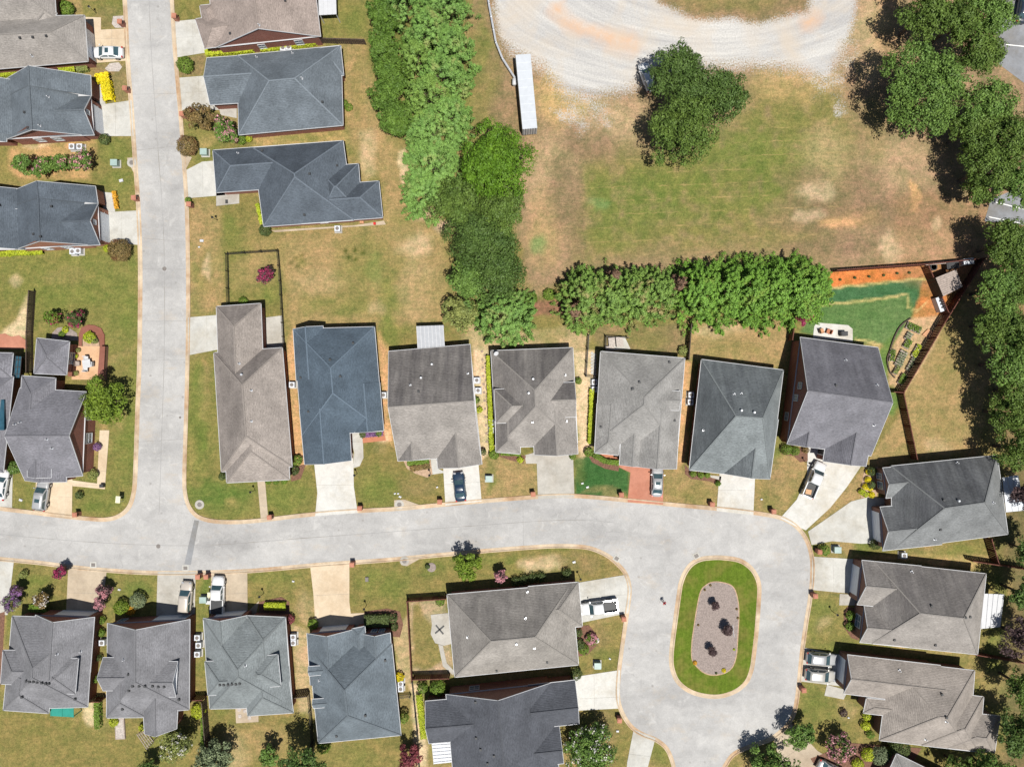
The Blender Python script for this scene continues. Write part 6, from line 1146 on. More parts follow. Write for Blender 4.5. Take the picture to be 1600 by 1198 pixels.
# ------------------------------------------------------------------ fences
def fence(pts, kind, label, h=1.8, step=2.4):
    P3 = [W(x, y, 0) for x, y in pts]; T = root('fence', (P3[0].x, P3[0].y, 0), label, 'fence')
    mat = {'red': 'wood_red', 'dark': 'wood_dark', 'metal': 'black', 'rail': 'galv', 'grey': 'wood_grey', 'brickwall': 'brick_brown'}[kind]; first = True
    for i in range(len(P3) - 1):
        a, b2 = P3[i], P3[i + 1]; l = (b2 - a).length; n = max(1, round(l / step)); d_ = (b2 - a).normalized()
        for k_ in range(n + 1):
            if k_ == 0 and not first: continue
            p = a + (b2 - a) * (k_ / n); mb = MB(); mb.box((p.x, p.y, h / 2 + .05), (.13, .13, h + .14), math.atan2(d_.y, d_.x)); mb.build('post', M[mat], T)
        first = False
        for k_ in range(n):
            p = a + (b2 - a) * (k_ / n) + d_ * .07; q = a + (b2 - a) * ((k_ + 1) / n) - d_ * .07; mb = MB(); s_ = Vector((-d_.y, d_.x, 0))
            if kind in ('metal',):
                for z in (.15, h * .55, h - .12): mb.beam((p.x, p.y, z), (q.x, q.y, z), .05, .05)
                m_ = max(2, int((q - p).length / .13))
                for j in range(m_): u = p + (q - p) * ((j + .5) / m_); mb.box((u.x, u.y, h / 2), (.028, .028, h), 0)
                mb.build('panel', M[mat], T)
            elif kind == 'rail':
                for z in (.55, .85): mb.beam((p.x, p.y, z), (q.x, q.y, z), .28, .12)
                mb.build('rail', M[mat], T)
            else:
                m_ = max(2, int((q - p).length / .15))
                for j in range(m_):
                    u = p + (q - p) * ((j + .5) / m_) + s_ * (.018 if j % 2 else -.018); mb.box((u.x, u.y, h / 2), (.14, .035, h + random.uniform(-.02, .02)), math.atan2(d_.y, d_.x))
                mb.build('panel', M[mat], T); mb = MB(); mb.beam((p.x, p.y, h + .03), (q.x, q.y, h + .03), .13, .05); mb.build('cap_rail', M[mat], T)
for a in (
 ([(357, 398), (436, 393)], 'metal', 'black metal fence along the top of the small back yard', 1.3), ([(357, 398), (359, 478)], 'metal', 'black metal fence on the left of the small back yard', 1.3), ([(436, 393), (440, 440), (446, 548)], 'metal', 'black metal fence on the right of the small back yard', 1.3),
 ([(919, 524), (915, 588)], 'metal', 'black fence left of the grey house', 1.5), ([(915, 588), (934, 590)], 'metal', 'black gate fence between two houses', 1.4), ([(946, 526), (945, 548)], 'metal', 'black fence beside the pale patio corner', 1.5), ([(946, 526), (980, 528)], 'metal', 'short black fence above the pale patio corner', 1.2), ([(1076, 508), (1072, 562)], 'dark', 'dark fence along the dry back lawn', 1.8),
 ([(1300, 425), (1445, 415), (1525, 407)], 'red', 'red-brown board fence between the field and the green garden', 1.8), ([(1526, 407), (1462, 510), (1440, 548), (1402, 612)], 'red', 'red-brown board fence along the triangular garden', 1.9), ([(1440, 418), (1471, 490)], 'red', 'red-brown board fence dividing off the shed corner', 1.8), ([(1402, 614), (1423, 716)], 'red', 'red-brown board fence across the dry side lawn', 1.8), ([(1387, 612), (1402, 613)], 'red', 'short red-brown fence at the garden gate', 1.8),
 ([(1238, 488), (1231, 532)], 'red', 'red-brown fence left of the green garden', 1.8), ([(1537, 838), (1548, 875)], 'red', 'red-brown fence behind the charcoal end house', 1.8), ([(1508, 872), (1600, 886)], 'red', 'red-brown fence behind the warm grey twin gables', 1.8), ([(1490, 1012), (1590, 1030)], 'red', 'red-brown fence between the two rear lawns at right', 1.6),
 ([(638, 934), (698, 930)], 'red', 'red-brown board fence at the top of the patio garden', 1.8), ([(638, 934), (645, 1058)], 'red', 'red-brown board fence on the left of the patio garden', 1.5), ([(647, 1054), (703, 1052)], 'red', 'red-brown board fence at the bottom of the patio garden', 1.8), ([(645, 1060), (653, 1140), (658, 1230)], 'metal', 'black metal fence along the sandy strip', 1.4),
 ([(484, 1080), (489, 1130), (493, 1230)], 'metal', 'black metal fence behind the slate dormer house', 1.5), ([(462, 1083), (484, 1080)], 'dark', 'dark board gate left of the slate dormer house', 1.7), ([(622, 1086), (642, 1084)], 'metal', 'black gate in the side yard', 1.2), ([(323, 1090), (332, 1200)], 'dark', 'dark board fence beside the back lawn at the bottom', 1.8), ([(305, 1086), (324, 1085)], 'red', 'red gate between the bottom left houses', 1.8), ([(145, 1088), (166, 1088)], 'red', 'red gate beside the teal awning', 1.8),
 ([(505, 68), (572, 70)], 'dark', 'dark board fence below the top back garden', 1.6), ([(760, -30), (764, 10), (775, 70), (785, 95), (806, 128)], 'rail', 'pale guard rail curving along the field', .9), ([(56, 456), (52, 520), (52, 582)], 'dark', 'brown garden wall along the left side lawn', 1.6)):
    fence(*a)

# ------------------------------------------------------------------ street and garden furniture
def mailbox(px, py, where, big=1.0):
    z = 1.2; c = W(px, py, z); T = root('brick_mailbox', (c.x, c.y, 0), 'brick pillar mailbox ' + where, 'mailbox', 'brick pillar mailboxes'); rz = random.uniform(-.08, .08)
    mb = MB(); mb.box((c.x, c.y, .62), (.62 * big, .62 * big, 1.24), rz); mb.build('pillar', M['brick_tan'] if random.random() < .5 else M['brick'], T)
    mb = MB(); mb.box((c.x, c.y, 1.28), (.72 * big, .72 * big, .09), rz); mb.box((c.x, c.y, 1.36), (.5 * big, .5 * big, .08), rz); mb.build('cap', M['paver'], T)
    mb = MB(); mb.box((c.x + .3, c.y, 1.0), (.1, .28, .26), rz); mb.build('letterbox', M['black'], T)
for a in ((187, 34, 'in the stone ringed bed at the top of the street'), (195, 138, 'beside the yellow hedge verge'), (272, 25, 'at the top right of the street'), (284, 178, 'under the bronze tree'), (209, 309, 'by the orange flower strip'), (295, 319, 'carrying a small cube bush'), (117, 804, 'at the cream driveway corner'), (421, 808, 'by the narrow front path'), (562, 794, 'by the blue house driveway'), (687, 784, 'left of the dark blue car'),
          (833, 772, 'left of the worn grey driveway'), (971, 773, 'left of the red paver driveway'), (1113, 788, 'left of the plain white driveway'), (1209, 799, 'left of the wide curving driveway'), (1281, 862, 'beside the bush above the loop'), (1274, 931, 'below the loop driveway'), (1256, 1078, 'below the two crossovers'), (309, 901, 'left one of the pair by the pickups'), (322, 901, 'right one of the pair by the pickups'), (550, 882, 'right of the cream driveway'), (975, 967, 'below the white pickup with dark bed'), (968, 1125, 'below the bare white driveway'), (93, 890, 'in the magenta bush')): mailbox(*a)
def boxy(name, px, py, d_, mat, label, cat, group, z=None, rz=0, lid=None):
    z = z if z else d_[2]; c = W(px, py, z); T = root(name, (c.x, c.y, 0), label, cat, group)
    mb = MB(); mb.box((c.x, c.y, d_[2] / 2 + .06), d_, rz); mb.build('cabinet', mat, T)
    mb = MB(); mb.box((c.x, c.y, .03), (d_[0] + .35, d_[1] + .35, .12), rz); mb.build('pad', M['conc_grey'], T)
    mb = MB()
    if lid == 'fan': mb.tube([(c.x, c.y, d_[2] + .05), (c.x, c.y, d_[2] + .1)], [min(d_[:2]) * .33] * 2, 14); mb.build('fan_grille', M['dark_iron'], T)
    else: mb.box((c.x, c.y, d_[2] + .08), (d_[0] * 1.06, d_[1] * 1.06, .06), rz); mb.build('lid', mat, T)
for x, y, w_ in ((178, 254, 'near the row of four crape myrtles'), (318, 237, 'beside the bronze round bush'), (764, 748, 'right of the dark blue car'), (934, 1040, 'above the bare white driveway'), (317, 937, 'between the two parked pickup and wagon'), (1309, 859, 'above the loop driveway')): boxy('transformer_box', x, y, (1.0, .9, .85), M['green_box'], 'pale green transformer box ' + w_, 'transformer', 'transformer boxes')
for x, y, w_ in ((112, 229, 'left of two below the slate grey house'), (124, 229, 'right of two below the slate grey house'), (113, 393, 'left of two below the orange brick gable'), (122, 392, 'right of two below the orange brick gable'), (527, 357, 'behind the dark blue-grey roof'), (456, 601, 'between the long tan and the deep blue house'), (599, 617, 'right of the deep blue house'), (745, 594, 'upper of two by the stepping stones'), (747, 610, 'lower of two by the stepping stones'), (768, 660, 'upper of two under the stepping-stone house eave'), (768, 672, 'lower of two under the stepping-stone house eave'), (929, 597, 'upper of two left of the grey house'), (929, 608, 'lower of two left of the grey house'),
              (1080, 617, 'upper of two in the dark passage'), (1079, 628, 'lower of two in the dark passage'), (159, 1004, 'beside the teal awning house'), (308, 996, 'top of three in the bottom passage'), (310, 1008, 'middle of three in the bottom passage'), (308, 1022, 'bottom of three in the bottom passage'), (458, 995, 'upper of two right of the pale slate house'), (458, 1004, 'lower of two right of the pale slate house'), (626, 1068, 'upper of two right of the slate dormer house'), (626, 1076, 'lower of two right of the slate dormer house'), (1413, 868, 'below the charcoal end house'), (442, 75, 'left of two above the slate-blue house'), (451, 74, 'right of two above the slate-blue house')): boxy('air_conditioner', x, y, (.85, .85, .8), M['siding'], 'pale air conditioning unit ' + w_, 'air conditioner', 'air conditioning units', lid='fan')
def disc(px, py, r, where, ring=0):
    c = W(px, py, 0); z = .028 if ring == 0 else .07; T = root('manhole_cover', (c.x, c.y, 0), 'round dark manhole cover ' + where, 'manhole cover', 'manhole covers')
    mb = MB(); mb.tube([(c.x, c.y, .0), (c.x, c.y, z + .012)], [r, r], 20); mb.build('lid', M['conc_tan'] if ring == 2 else M['dark_iron'], T)
    if ring: mb = MB(); mb.tube([(c.x, c.y, 0), (c.x, c.y, z)], [r * 2.0, r * 2.0], 24); mb.build('collar', M['conc_grey'], T)
for a in ((257, 420, .33, 'in the middle of the side street'), (247.5, 853, .33, 'in the street junction'), (312, 788, .36, 'with a concrete collar on the corner lawn', 1), (206, 254.5, .36, 'on the west inlet apron', 1), (624, 788, .36, 'on the north inlet apron', 1), (632, 876, .36, 'on the south inlet apron', 1), (281.5, 652, .18, 'near the east kerb of the side street')): disc(*a)
for x, y, rz, w_ in ((146, 882, 0, 'left of the street junction'), (290, 887, 0, 'below the dark road patch'), (963.5, 872, -.6, 'on the bend left of the island'), (1088, 868, .5, 'touching the top of the island')):
    c = W(x, y); T = root('storm_grate', (c.x, c.y, 0), 'square storm drain grate ' + w_, 'storm drain', 'storm drain grates'); mb = MB(); mb.box((c.x, c.y, .03), (1.0, .95, .05), rz); mb.build('frame', M['conc_light'], T)
    mb = MB(); mb.box((c.x, c.y, .058), (.62, .55, .02), rz); mb.build('grate', M['dark_iron'], T)
def lamp(px, py, where):
    c = W(px, py, 1.0); T = root('yard_lamp', (c.x, c.y, 0), 'slim black yard lamp ' + where, 'lamp', 'yard lamps'); mb = MB(); mb.tube([(c.x, c.y, -.1), (c.x, c.y, 1.75)], [.045, .04], 8); mb.build('post', M['black'], T)
    mb = MB(); mb.box((c.x, c.y, 1.92), (.22, .22, .3)); mb.build('lantern', M['bin'], T); mb = MB(); mb.tube([(c.x, c.y, 2.07), (c.x, c.y, 2.2)], [.19, .03], 8); mb.build('cap', M['black'], T)
for a in ((145, 16, 'on the top left lawn'), (336, 342, 'on the dry lawn east of the side street'), (556, 741, 'right of the blue house driveway'), (409, 929, 'above the lime clipped hedge'), (571, 948, 'above the dark clipped hedge'), (1304, 957, 'in front of the kidney bed'), (395, 767, 'below the long tan house'), (672, 741, 'in the curved bed of the middle tan house'), (906, 902, 'at the driveway of the warm grey hipped house'), (1261, 722, 'by the bed under the tall gable')): lamp(*a)
def bits(px, py, d_, mat, name, label, cat, group=None, rz=0.):
    c = W(px, py, d_[2]); T = root(name, (c.x, c.y, 0), label, cat, group); mb = MB(); mb.box((c.x, c.y, d_[2] / 2), d_, rz); mb.build('body', mat, T); mb = MB(); mb.box((c.x, c.y, d_[2] + .02), (d_[0] * .8, d_[1] * .8, .04), rz); mb.build('lid', mat, T)
WU = 'utility covers on the verges'
for x, y, w_, w2 in ((315, 376, .55, 'large white box on the dry lawn'), (311, 386, .3, 'small white box below the large one on the dry lawn'), (617, 771, .3, 'left of two white valve covers by the inlet'), (622, 771, .3, 'right of two white valve covers by the inlet'), (625, 776, .4, 'white cover plate by the inlet'), (910, 755, .35, 'left white cover on the green lawn'), (918, 761, .4, 'right white cover on the green lawn'), (32, 781, .5, 'white cover on the lawn left of the silver wagon'), (897, 878, .45, 'white cover above the driveway of the warm grey hipped house'), (458, 908, .35, 'white cover on the lawn by the cream driveway'), (186, 921, .4, 'white cover right of the pink crape myrtles'), (953, 1029, .3, 'white cover beside the green transformer box below the pickup'), (189, 282, .6, 'low white box on the west verge'), (1190, 780, .3, 'black and white meter cover by the plain driveway'), (683, 761, .3, 'white cover left of the dark blue car'), (965, 1142, .4, 'white stone ornament below the bare driveway'), (1326, 1121, .3, 'white stake by the small plum shrub')):
    bits(x, y, (w_, w_ * .7, .18), M['white'], 'utility_cover', w2, 'utility cover', WU, random.uniform(-.5, .5))
bits(327, 929, (.6, .75, 1.0), M['bin'], 'wheelie_bin', 'cream wheelie bin beside the pickup with covered bed', 'bin', None, 0); bits(325, 941, (.7, .55, .5), M['white'], 'storage_box', 'white storage box beside the pickup with covered bed', 'box')
bits(158, 759, (.6, .5, .7), M['dark'], 'planter', 'dark planter at the end of the cream path', 'planter'); bits(585, 349, (.35, .35, .5), M['red'], 'garden_box', 'small red box on the rear walk', 'box'); bits(565, 347, (.6, .35, .5), M['wood_tan'], 'wooden_bench', 'small wooden bench on the rear walk', 'bench'); bits(573, 905, (.5, .7, .2), M['dark_iron'], 'meter_cover', 'dark meter cover on the lawn right of the cream driveway', 'utility cover'); bits(354, 315, (.4, .6, .08), M['dark'], 'door_mat', 'dark mat on the grey entry slab', 'mat')
# street sign board on two posts
c = W(189, 780, 1.2); T = root('sign_board', (c.x, c.y, 0), 'cream board on posts at the street corner lawn', 'sign'); mb = MB(); mb.beam((c.x - .35, c.y - .5, 1.5), (c.x - .25, c.y + .55, 1.5), .7, .08); mb.build('board', M['bin'], T)
for s in (-1, 1): mb = MB(); mb.tube([(c.x - .3, c.y + s * .4, 0), (c.x - .3, c.y + s * .4, 1.48)], [.04, .04], 6); mb.build('post', M['galv'], T)
# patio covers, pergolas, awnings
def cover(name, pts, z0, z1, mat, label, ribs=6, cat='patio cover', solid=True, rib=M['white'], xr=0):
    q = [W(pts[0][0], pts[0][1], z0), W(pts[1][0], pts[1][1], z0), W(pts[2][0], pts[2][1], z1), W(pts[3][0], pts[3][1], z1)]; c = sum(q, Vector()) / 4; T = root(name, (c.x, c.y, 0), label, cat)
    if solid: mb = MB(); mb.poly(q); mb.poly([p - Vector((0, 0, .06)) for p in q[::-1]]); o = mb.build('roof_panel', mat, T)
    for k_ in range(ribs + 1):
        t = k_ / ribs; a = q[0] + (q[1] - q[0]) * t; b2 = q[3] + (q[2] - q[3]) * t; up = Vector((0, 0, .035)); mb = MB(); mb.beam(a + up, b2 + up, .09, .07); mb.build('rib', rib, T)
    for k_ in range(xr):
        t = (k_ + .5) / xr; a = q[0] + (q[3] - q[0]) * t; b2 = q[1] + (q[2] - q[1]) * t; up = Vector((0, 0, -.07 if not solid else .08)); mb = MB(); mb.beam(a + up, b2 + up, .07, .06); mb.build('cross_beam', rib, T)
    for p in q: mb = MB(); p = p + (c - p).normalized() * .12; mb.box((p.x, p.y, (p.z - .08) / 2), (.1, .1, p.z - .08)); mb.build('post', rib, T)
cover('patio_cover', [(651, 509.5), (692.5, 508), (694.5, 541), (653, 545)], 2.5, 2.75, plain('ribbed_panel', (.34, .355, .38), .5, vary=.08), 'ribbed white patio cover behind the tan-grey house', 7)
cover('patio_cover', [(497, -30), (524, -30), (525.5, 22.5), (499, 24)], 2.6, 2.6, M['white'], 'white flat patio cover at the top edge', 4)
cover('patio_canopy', [(1566, 746), (1590, 742), (1602, 797), (1572, 800)], 2.7, 2.7, M['siding'], 'white canopy behind the charcoal end house', 3)
cover('patio_cover', [(1537, 927), (1568, 928), (1562, 979), (1533, 982)], 2.6, 2.6, M['white'], 'white patio roof behind the warm grey twin gables', 4)
cover('pergola', [(675, 1161), (706, 1159), (708, 1190), (678, 1193)], 2.5, 2.5, M['siding'], 'white grid pergola beside the charcoal house', 5, 'pergola', True, M['white'], 6)
cover('awning', [(79, 1102), (115, 1104.5), (115, 1120), (79.5, 1118)], 2.5, 2.2, M['teal'], 'teal fabric awning at the lower left house', 2, 'awning', True, M['teal'])
cover('arbour', [(214, 1146), (226, 1140), (240, 1158), (230, 1170)], 2.0, 2.0, M['wood_grey'], 'open timber frame arbour with potting shelf', 4, 'arbour', False, M['wood_grey'], 4)
cover('screen_porch', [(20.5, 556), (34, 557), (31, 590), (17, 590)], 2.4, 2.4, M['skylight'], 'glazed lean-to at the left edge house', 3, 'porch', True, M['dark'], 3)
# shed and garden corner
c = W(1484, 442, 2.2); T = root('garden_shed', (c.x, c.y, 0), 'weathered plank shed inside the fence corner', 'shed'); q = [W(x, y, 2.3) for x, y in ((1462, 434), (1494, 421), (1504, 448), (1474, 463))]
mb = MB(); mb.prism([(p.x, p.y) for p in q], 0, 2.2, 0); mb.build('wall', M['wood_dark'], T)
for k_ in range(10):
    t0, t1 = k_ / 10 + .004, (k_ + 1) / 10 - .004; pp = [q[0] + (q[3] - q[0]) * t0, q[1] + (q[2] - q[1]) * t0, q[1] + (q[2] - q[1]) * t1, q[0] + (q[3] - q[0]) * t1]; mb = MB(); mb.prism([(p.x, p.y) for p in pp], 2.22, 2.3 + (k_ % 2) * .015, 0, True); mb.build('plank', M['wood_grey'], T)
bits(1489, 413, (1.9, 1.3, 1.2), M['dark'], 'compost_bin', 'dark covered bin in the fence corner', 'bin', None, .1); bits(1514, 408, (1.6, .9, 1.3), M['siding'], 'storage_cabinet', 'pale storage cabinet in the fence corner', 'cabinet', None, .12)
c = W(1460, 417, .6); T = root('fire_pit', (c.x, c.y, 0), 'round dark pit beside the dividing fence', 'fire pit'); mb = MB(); mb.tube([(c.x, c.y, 0), (c.x, c.y, .5), (c.x, c.y, .5), (c.x, c.y, .3)], [.5, .55, .42, .4], 16); mb.build('bowl', M['dark'], T)
c = W(1458, 410, 1.0); T = root('timber_stack', (c.x, c.y, 0), 'long pale boards leaning along the fence', 'boards')
for k_ in range(3): mb = MB(); a = W(1446 , 412 + k_ * 1.0, .9 + k_ * .1); b2 = W(1487, 408.5 + k_ * 1.0, .9 + k_ * .1); mb.beam(a, b2, .12, .05); mb.build('board', M['wood_grey'], T)
c = W(1471, 475, 1.2); T = root('barbecue_grill', (c.x, c.y, 0), 'white topped outdoor grill counter by the garden fence', 'grill'); mb = MB(); mb.box((c.x, c.y, .55), (.95, 2.3, 1.1), .35); mb.build('counter', M['siding'], T)
for k_, t in enumerate((-.5, 0, .5)): mb = MB(); mb.tube([(c.x - t * .35, c.y + t, 1.1), (c.x - t * .35, c.y + t, 1.2)], [.17, .14], 10); mb.build('burner', M['dark'], T)
for i, (x, y, w_, l_, lf, rz) in enumerate(((1428, 512, 1.1, 2.4, 'box', 1.15), (1420, 525, .9, 1.3, 'grey', -.55), (1418, 537, 1.0, 1.5, 'box', -.55), (1408, 560, 1.2, 2.6, 'grey', -.45), (1394, 555, .8, 1.9, 'box', -.1), (1432, 548, .8, 2.2, 'lime', -.5), (1424, 567, .6, 2.6, 'grey', -.5), (1410, 592, .9, 1.8, 'box', -.5), (1401, 578, .7, 1.4, 'olive', -.5))):
    c = W(x, y, .3); T = root('raised_bed', (c.x, c.y, 0), ['vegetable bed nearest the garden gravel', 'upper left herb bed', 'bushy vegetable bed in the middle', 'striped vegetable bed with rows', 'leafy bed at the curved edging', 'lime green bed along the fence', 'narrow bed along the fence', 'lowest vegetable bed at the gate', 'small olive herb bed'][i] + ' in the triangular garden', 'garden bed', 'vegetable beds')
    mb = MB(); mb.box((c.x, c.y, .15), (w_, l_, .3), rz); mb.build('frame', M['wood_grey'], T)
    r = np.random.default_rng(i); n = int(w_ * l_ * 130); u = r.uniform(-.46, .46, (n, 2)) * [w_, l_]
    if lf == 'grey': u[:, 1] = np.round(u[:, 1] / .4) * .4 + r.normal(0, .06, n)
    P_ = np.column_stack([c.x + u[:, 0] * math.cos(rz) - u[:, 1] * math.sin(rz), c.y + u[:, 0] * math.sin(rz) + u[:, 1] * math.cos(rz), .32 + r.random(n) * .3]); V, F = leaves(P_, np.tile([0, 0, 1.], (n, 1)), .11, .6, .6, r); foliage_obj('foliage', V, F, LEAF[lf], T)
sheet('garden_deck', [(1440, 523), (1449, 514), (1462, 521), (1455, 532)], .2, M['wood_tan'], 'small orange timber deck in the triangular garden')
mb = MB(); pl = [W(x, y, .12) for x, y in smooth_line([(1423, 497), (1408, 508), (1398, 525), (1390, 548), (1386, 562), (1390, 580), (1398, 590)])]
for a, b2 in zip(pl, pl[1:]): mb.beam(a, b2, .18, .25)
tag(mb.build('garden_edging', M['wood_dark']), 'curved dark edging round the triangular garden', 'edging')
for i, (x, y) in enumerate(((1313, 437), (1336, 434), (1358, 432), (1381, 430), (1402, 427), (1421, 426))): shrub(x, y, 1.8, .35, 'boxdark', ['seedling nearest the cypress row', 'second seedling from the cypress row', 'third seedling from the cypress row', 'third seedling from the dividing fence', 'second seedling from the dividing fence', 'seedling nearest the dividing fence'][i] + ' in the red bark strip', group='seedlings in the red bark strip', size=.06)
# patio chairs, tables, ornaments
def chair(px, py, rz, mat, label):
    c = W(px, py, .5); T = root('patio_chair', (c.x, c.y, .06), label, 'chair'); T.rotation_euler = (0, 0, rz); WORLD[T.name] = (0, 0, 0)
    mb = MB(); mb.box((0, 0, .42), (.65, .65, .12)); mb.build('seat', mat, T); mb = MB(); mb.box((-.33, 0, .72), (.1, .65, .6)); mb.build('backrest', mat, T)
    for s in (-1, 1):
        mb = MB(); mb.box((0, s * .34, .6), (.6, .07, .06)); mb.build('armrest', mat, T)
        for t in (-1, 1): mb = MB(); mb.box((t * .28, s * .28, .18), (.05, .05, .36)); mb.build('leg', M['dark'], T)
chair(1284, 517, .3, M['wood_tan'], 'left brown chair on the white rounded patio'); chair(1295, 518, 2.8, M['clay'], 'right brown chair on the white rounded patio'); bits(1320, 521, (1.0, .7, 1.0), M['dark'], 'barbecue_grill', 'covered dark barbecue on the white rounded patio', 'grill')
sheet('walled_patio', [(115, 541), (156, 541), (153, 593), (112, 593)], .05, M['paver_tan'], 'orange tiled walled patio')
def ringwall():
    T = root('patio_wall', W(140, 530), 'arched red brick walk round the ring planter', 'garden wall'); out_ = [(124, 541), (124, 522), (128, 512), (138, 507.5), (148, 508), (159, 513), (164, 523), (164, 541)]; inn = [(129, 541), (129, 530), (132, 524), (138, 520), (146, 520), (152, 524), (156, 531), (157, 541)]
    for k_ in range(len(out_) - 1):
        mb = MB(); mb.prism([(W(*p).x, W(*p).y) for p in (out_[k_], out_[k_ + 1], inn[k_ + 1], inn[k_])], -.02, .16 + .004 * (k_ % 2)); mb.build('brick_section', M['paver_dark'], T)
ringwall(); sheet('ring_planter', [(130, 541), (130, 530), (133, 525), (139, 521.5), (145, 521.5), (151, 525), (155, 532), (156, 541)], .12, M['soil'], 'soil of the ring planter')
for pts, lab in (([(156, 541), (164, 541), (161, 594), (152, 592)], 'brick wall on the street side of the walled patio'), ([(108, 540), (116, 540), (112, 588), (106, 588)], 'brick wall on the house side of the walled patio')):
    T = root('garden_wall', W(*pts[0]), lab, 'garden wall'); mb = MB(); mb.prism([(W(x, y, 1).x, W(x, y, 1).y) for x, y in pts], 0, 1.0); mb.build('brickwork', M['brick_brown'], T); mb = MB(); mb.prism([(W(x, y, 1.05).x * .9995, W(x, y, 1.05).y) for x, y in pts], 1.0, 1.06, 0); mb.build('coping', M['paver_dark'], T)
c = W(135, 568, .75); T = root('patio_table', (c.x, c.y, 0), 'white square garden table on the orange tiled patio', 'table'); mb = MB(); mb.box((c.x, c.y, .74), (1.25, 1.25, .06), .15); mb.build('table_top', M['white'], T); mb = MB(); mb.tube([(c.x, c.y, .05), (c.x, c.y, .72)], [.28, .06], 8); mb.build('pedestal', M['white'], T)
for i, (x, y, rz) in enumerate(((135, 560, -1.5), (143, 569, 3.1), (134, 577, 1.5), (121, 568, 0.0))): chair(x, y, rz, M['white'] if i < 3 else M['wood_grey'], ['white chair above the white garden table', 'white chair right of the white garden table', 'white chair below the white garden table', 'wicker chair left of the white garden table'][i])
for i, (x, y) in enumerate(((118, 556), (119, 583), (113, 577), (122, 547))): shrub(x, y, 3.6, .7, ('lime', 'olive', 'box', 'olive')[i], ['upper', 'lowest', 'leafy', 'topmost'][i] + ' potted plant on the orange tiled patio', size=.07)
c = W(687, 983, .02); T = root('patio_umbrella_base', (c.x, c.y, .06), 'dark star shaped umbrella base on the lobed patio', 'umbrella base')
for k_ in range(4): mb = MB(); a = k_ * math.pi / 2 + .7; mb.beam((c.x, c.y, .1), (c.x + math.cos(a) * .9, c.y + math.sin(a) * .9, .1), .22, .08); mb.build('foot', M['dark'], T)
mb = MB(); mb.tube([(c.x, c.y, .06), (c.x, c.y, .4)], [.2, .05], 10); mb.build('hub', M['dark'], T)
T = root('stepping_stones', W(756, 620), 'staggered square stepping stones between two houses', 'paving')
for k_ in range(24):
    y = 549 + k_ * 6.4; x = 755 + (k_ % 2) * 4 + (y - 549) * .055 - 2; mb = MB(); p = W(x, y); mb.box((p.x, p.y, .05), (.33, .33, .06), .1); mb.build('stone', M['brick_brown'], T)
T = root('paver_path', W(924, 570), 'pale diamond paver path beside the black fence', 'paving')
for k_ in range(14): p = W(925 + (k_ % 2) * 4, 552 + k_ * 2.5); mb = MB(); mb.box((p.x, p.y, .05), (.42, .42, .06), .78); mb.build('stone', M['conc_light'], T)
T = root('round_stones', W(375, 1110), 'four round stepping stones on the tan patio slab', 'paving')
for x, y in ((374, 1108), (375, 1118), (383, 1110), (390, 1121)): p = W(x, y); mb = MB(); mb.tube([(p.x, p.y, .05), (p.x, p.y, .09)], [.3, .3], 12); mb.build('stone', M['stone'], T)
T = root('patio_bench', W(960, 538, .5), 'pale garden furniture on the patio corner behind the grey house', 'bench')
for x, y, d_ in ((956, 534, (1.0, 1.3, .5)), (968, 534, (1.1, 1.5, .75)), (953, 543, (1.4, .5, .45))): p = W(x, y, .5); mb = MB(); mb.box((p.x, p.y, d_[2] / 2 + .05), d_, .1); mb.build('cushion', M['stone'], T)
c = W(187, 1138, .3); T = root('raised_bed', (c.x, c.y, 0), 'long raised bed with stones beside the bottom left lawn', 'garden bed')
mb = MB(); mb.box((c.x, c.y, .15), (1.5, 3.3, .3), .05); mb.build('frame', M['wood_grey'], T); mb = MB(); mb.box((c.x, c.y, .2), (1.2, 3.0, .24), .05); mb.build('filling', M['stone'], T)
c = W(668, 886, .02); T = root('tree_ring', (c.x, c.y, 0), 'small round mulch ring on the south verge', 'mulch ring'); mb = MB(); mb.tube([(c.x + .6, c.y, -.02), (c.x + .6, c.y, .06), (c.x + .6, c.y, .09)], [.75, .72, .4], 16); mb.build('mulch', M['mulch_grey'], T)
shrub(668, 885, 3.5, .8, 'boxdark', 'small dark shrub beside the round mulch ring'); shrub(146.5, 640, 3, .5, 'olive', 'small plant at the foot of the bright green tree')
# white pole lying on the island bed
mb = MB(); mb.tube([W(1145, 976, .2), W(1147, 995, .2)], [.05, .05], 6); tag(mb.build('white_stick', M['white']), 'thin white stick lying on the island bed', 'stick')

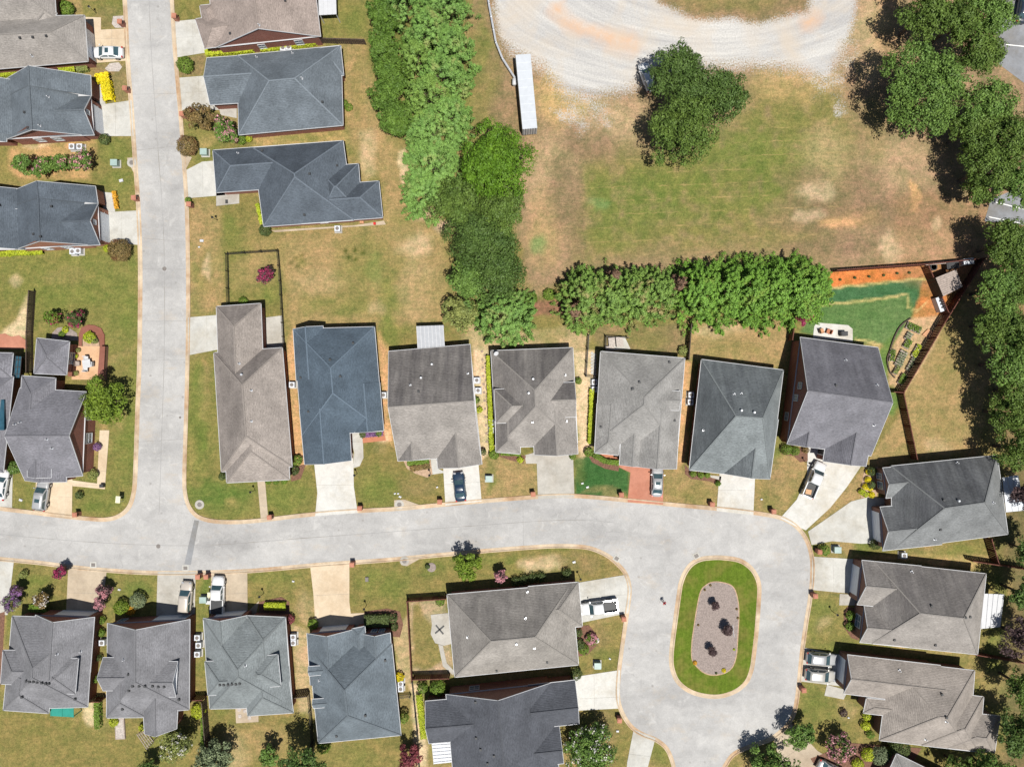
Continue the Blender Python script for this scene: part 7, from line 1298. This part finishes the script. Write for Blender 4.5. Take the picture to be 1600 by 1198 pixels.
# ------------------------------------------------------------------ the person walking on the street
def person():
    c = W(1035.5, 938, 0); T = root('person', (c.x, c.y, .03), 'person in a red top and dark trousers walking beside the island', 'person'); a = math.radians(-60)
    J = {'pel': (0, 0, .95), 'ch': (0, .0, 1.22), 'nk': (.02, 0, 1.46), 'hd': (.04, 0, 1.60), 'ht': (.04, 0, 1.72), 'hl': (0, .1, .90), 'kl': (.16, .1, .5), 'fl': (.2, .1, .08), 'tl': (.38, .1, .05), 'hr': (0, -.1, .90), 'kr': (-.05, -.1, .5), 'fr': (-.28, -.1, .14), 'tr': (-.12, -.1, .05),
         'sl': (0, .2, 1.40), 'el': (-.12, .26, 1.13), 'wl': (-.02, .26, .90), 'gl': (.04, .25, .80), 'sr': (0, -.2, 1.40), 'er': (.08, -.26, 1.12), 'wr': (.26, -.25, 1.0), 'gr': (.34, -.24, .96)}
    Rd = dict(pel=.15, ch=.155, nk=.06, hd=.095, ht=.06, hl=.09, kl=.06, fl=.045, tl=.035, hr=.09, kr=.06, fr=.045, tr=.035, sl=.07, el=.047, wl=.035, gl=.03, sr=.07, er=.047, wr=.035, gr=.03)
    ks = list(J); E = [('pel', 'ch'), ('ch', 'nk'), ('nk', 'hd'), ('hd', 'ht'), ('pel', 'hl'), ('hl', 'kl'), ('kl', 'fl'), ('fl', 'tl'), ('pel', 'hr'), ('hr', 'kr'), ('kr', 'fr'), ('fr', 'tr'), ('ch', 'sl'), ('sl', 'el'), ('el', 'wl'), ('wl', 'gl'), ('ch', 'sr'), ('sr', 'er'), ('er', 'wr'), ('wr', 'gr')]
    me = bpy.data.meshes.new('skeleton'); me.from_pydata([J[k_] for k_ in ks], [(ks.index(p), ks.index(q)) for p, q in E], []); o = bpy.data.objects.new('skeleton', me); COL.objects.link(o)
    md = o.modifiers.new('skin', 'SKIN'); sv = me.skin_vertices[0].data
    for i, k_ in enumerate(ks): sv[i].radius = (Rd[k_], Rd[k_])
    sv[0].use_root = True; o.modifiers.new('sub', 'SUBSURF').levels = 2
    dg = bpy.context.evaluated_depsgraph_get(); m2 = bpy.data.meshes.new_from_object(o.evaluated_get(dg)); bpy.data.objects.remove(o)
    m2.materials.clear()
    for m_ in (plain('skin', (.42, .25, .17), .6), plain('red_cloth', (.55, .03, .04), .8), plain('dark_cloth', (.03, .035, .05), .9), plain('shoe', (.05, .05, .05), .7)): m2.materials.append(m_)
    for p in m2.polygons:
        z = p.center.z; y = abs(p.center.y); p.use_smooth = True
        p.material_index = 3 if z < .11 else (0 if z > 1.47 or (y > .2 and z < 1.2) else (2 if z < .98 and y < .21 else 1))
    b = bpy.data.objects.new('body', m2); COL.objects.link(b); b.parent = T; T.rotation_euler = (0, 0, a)
    WORLD[T.name] = (0, 0, 0); mb = MB(); mb.tube([(.02, 0, 1.62), (.025, 0, 1.68), (.03, 0, 1.74), (.03, 0, 1.77)], [.108, .11, .08, .03], 12); mb.build('hair', M['dark'], T, True)
person()
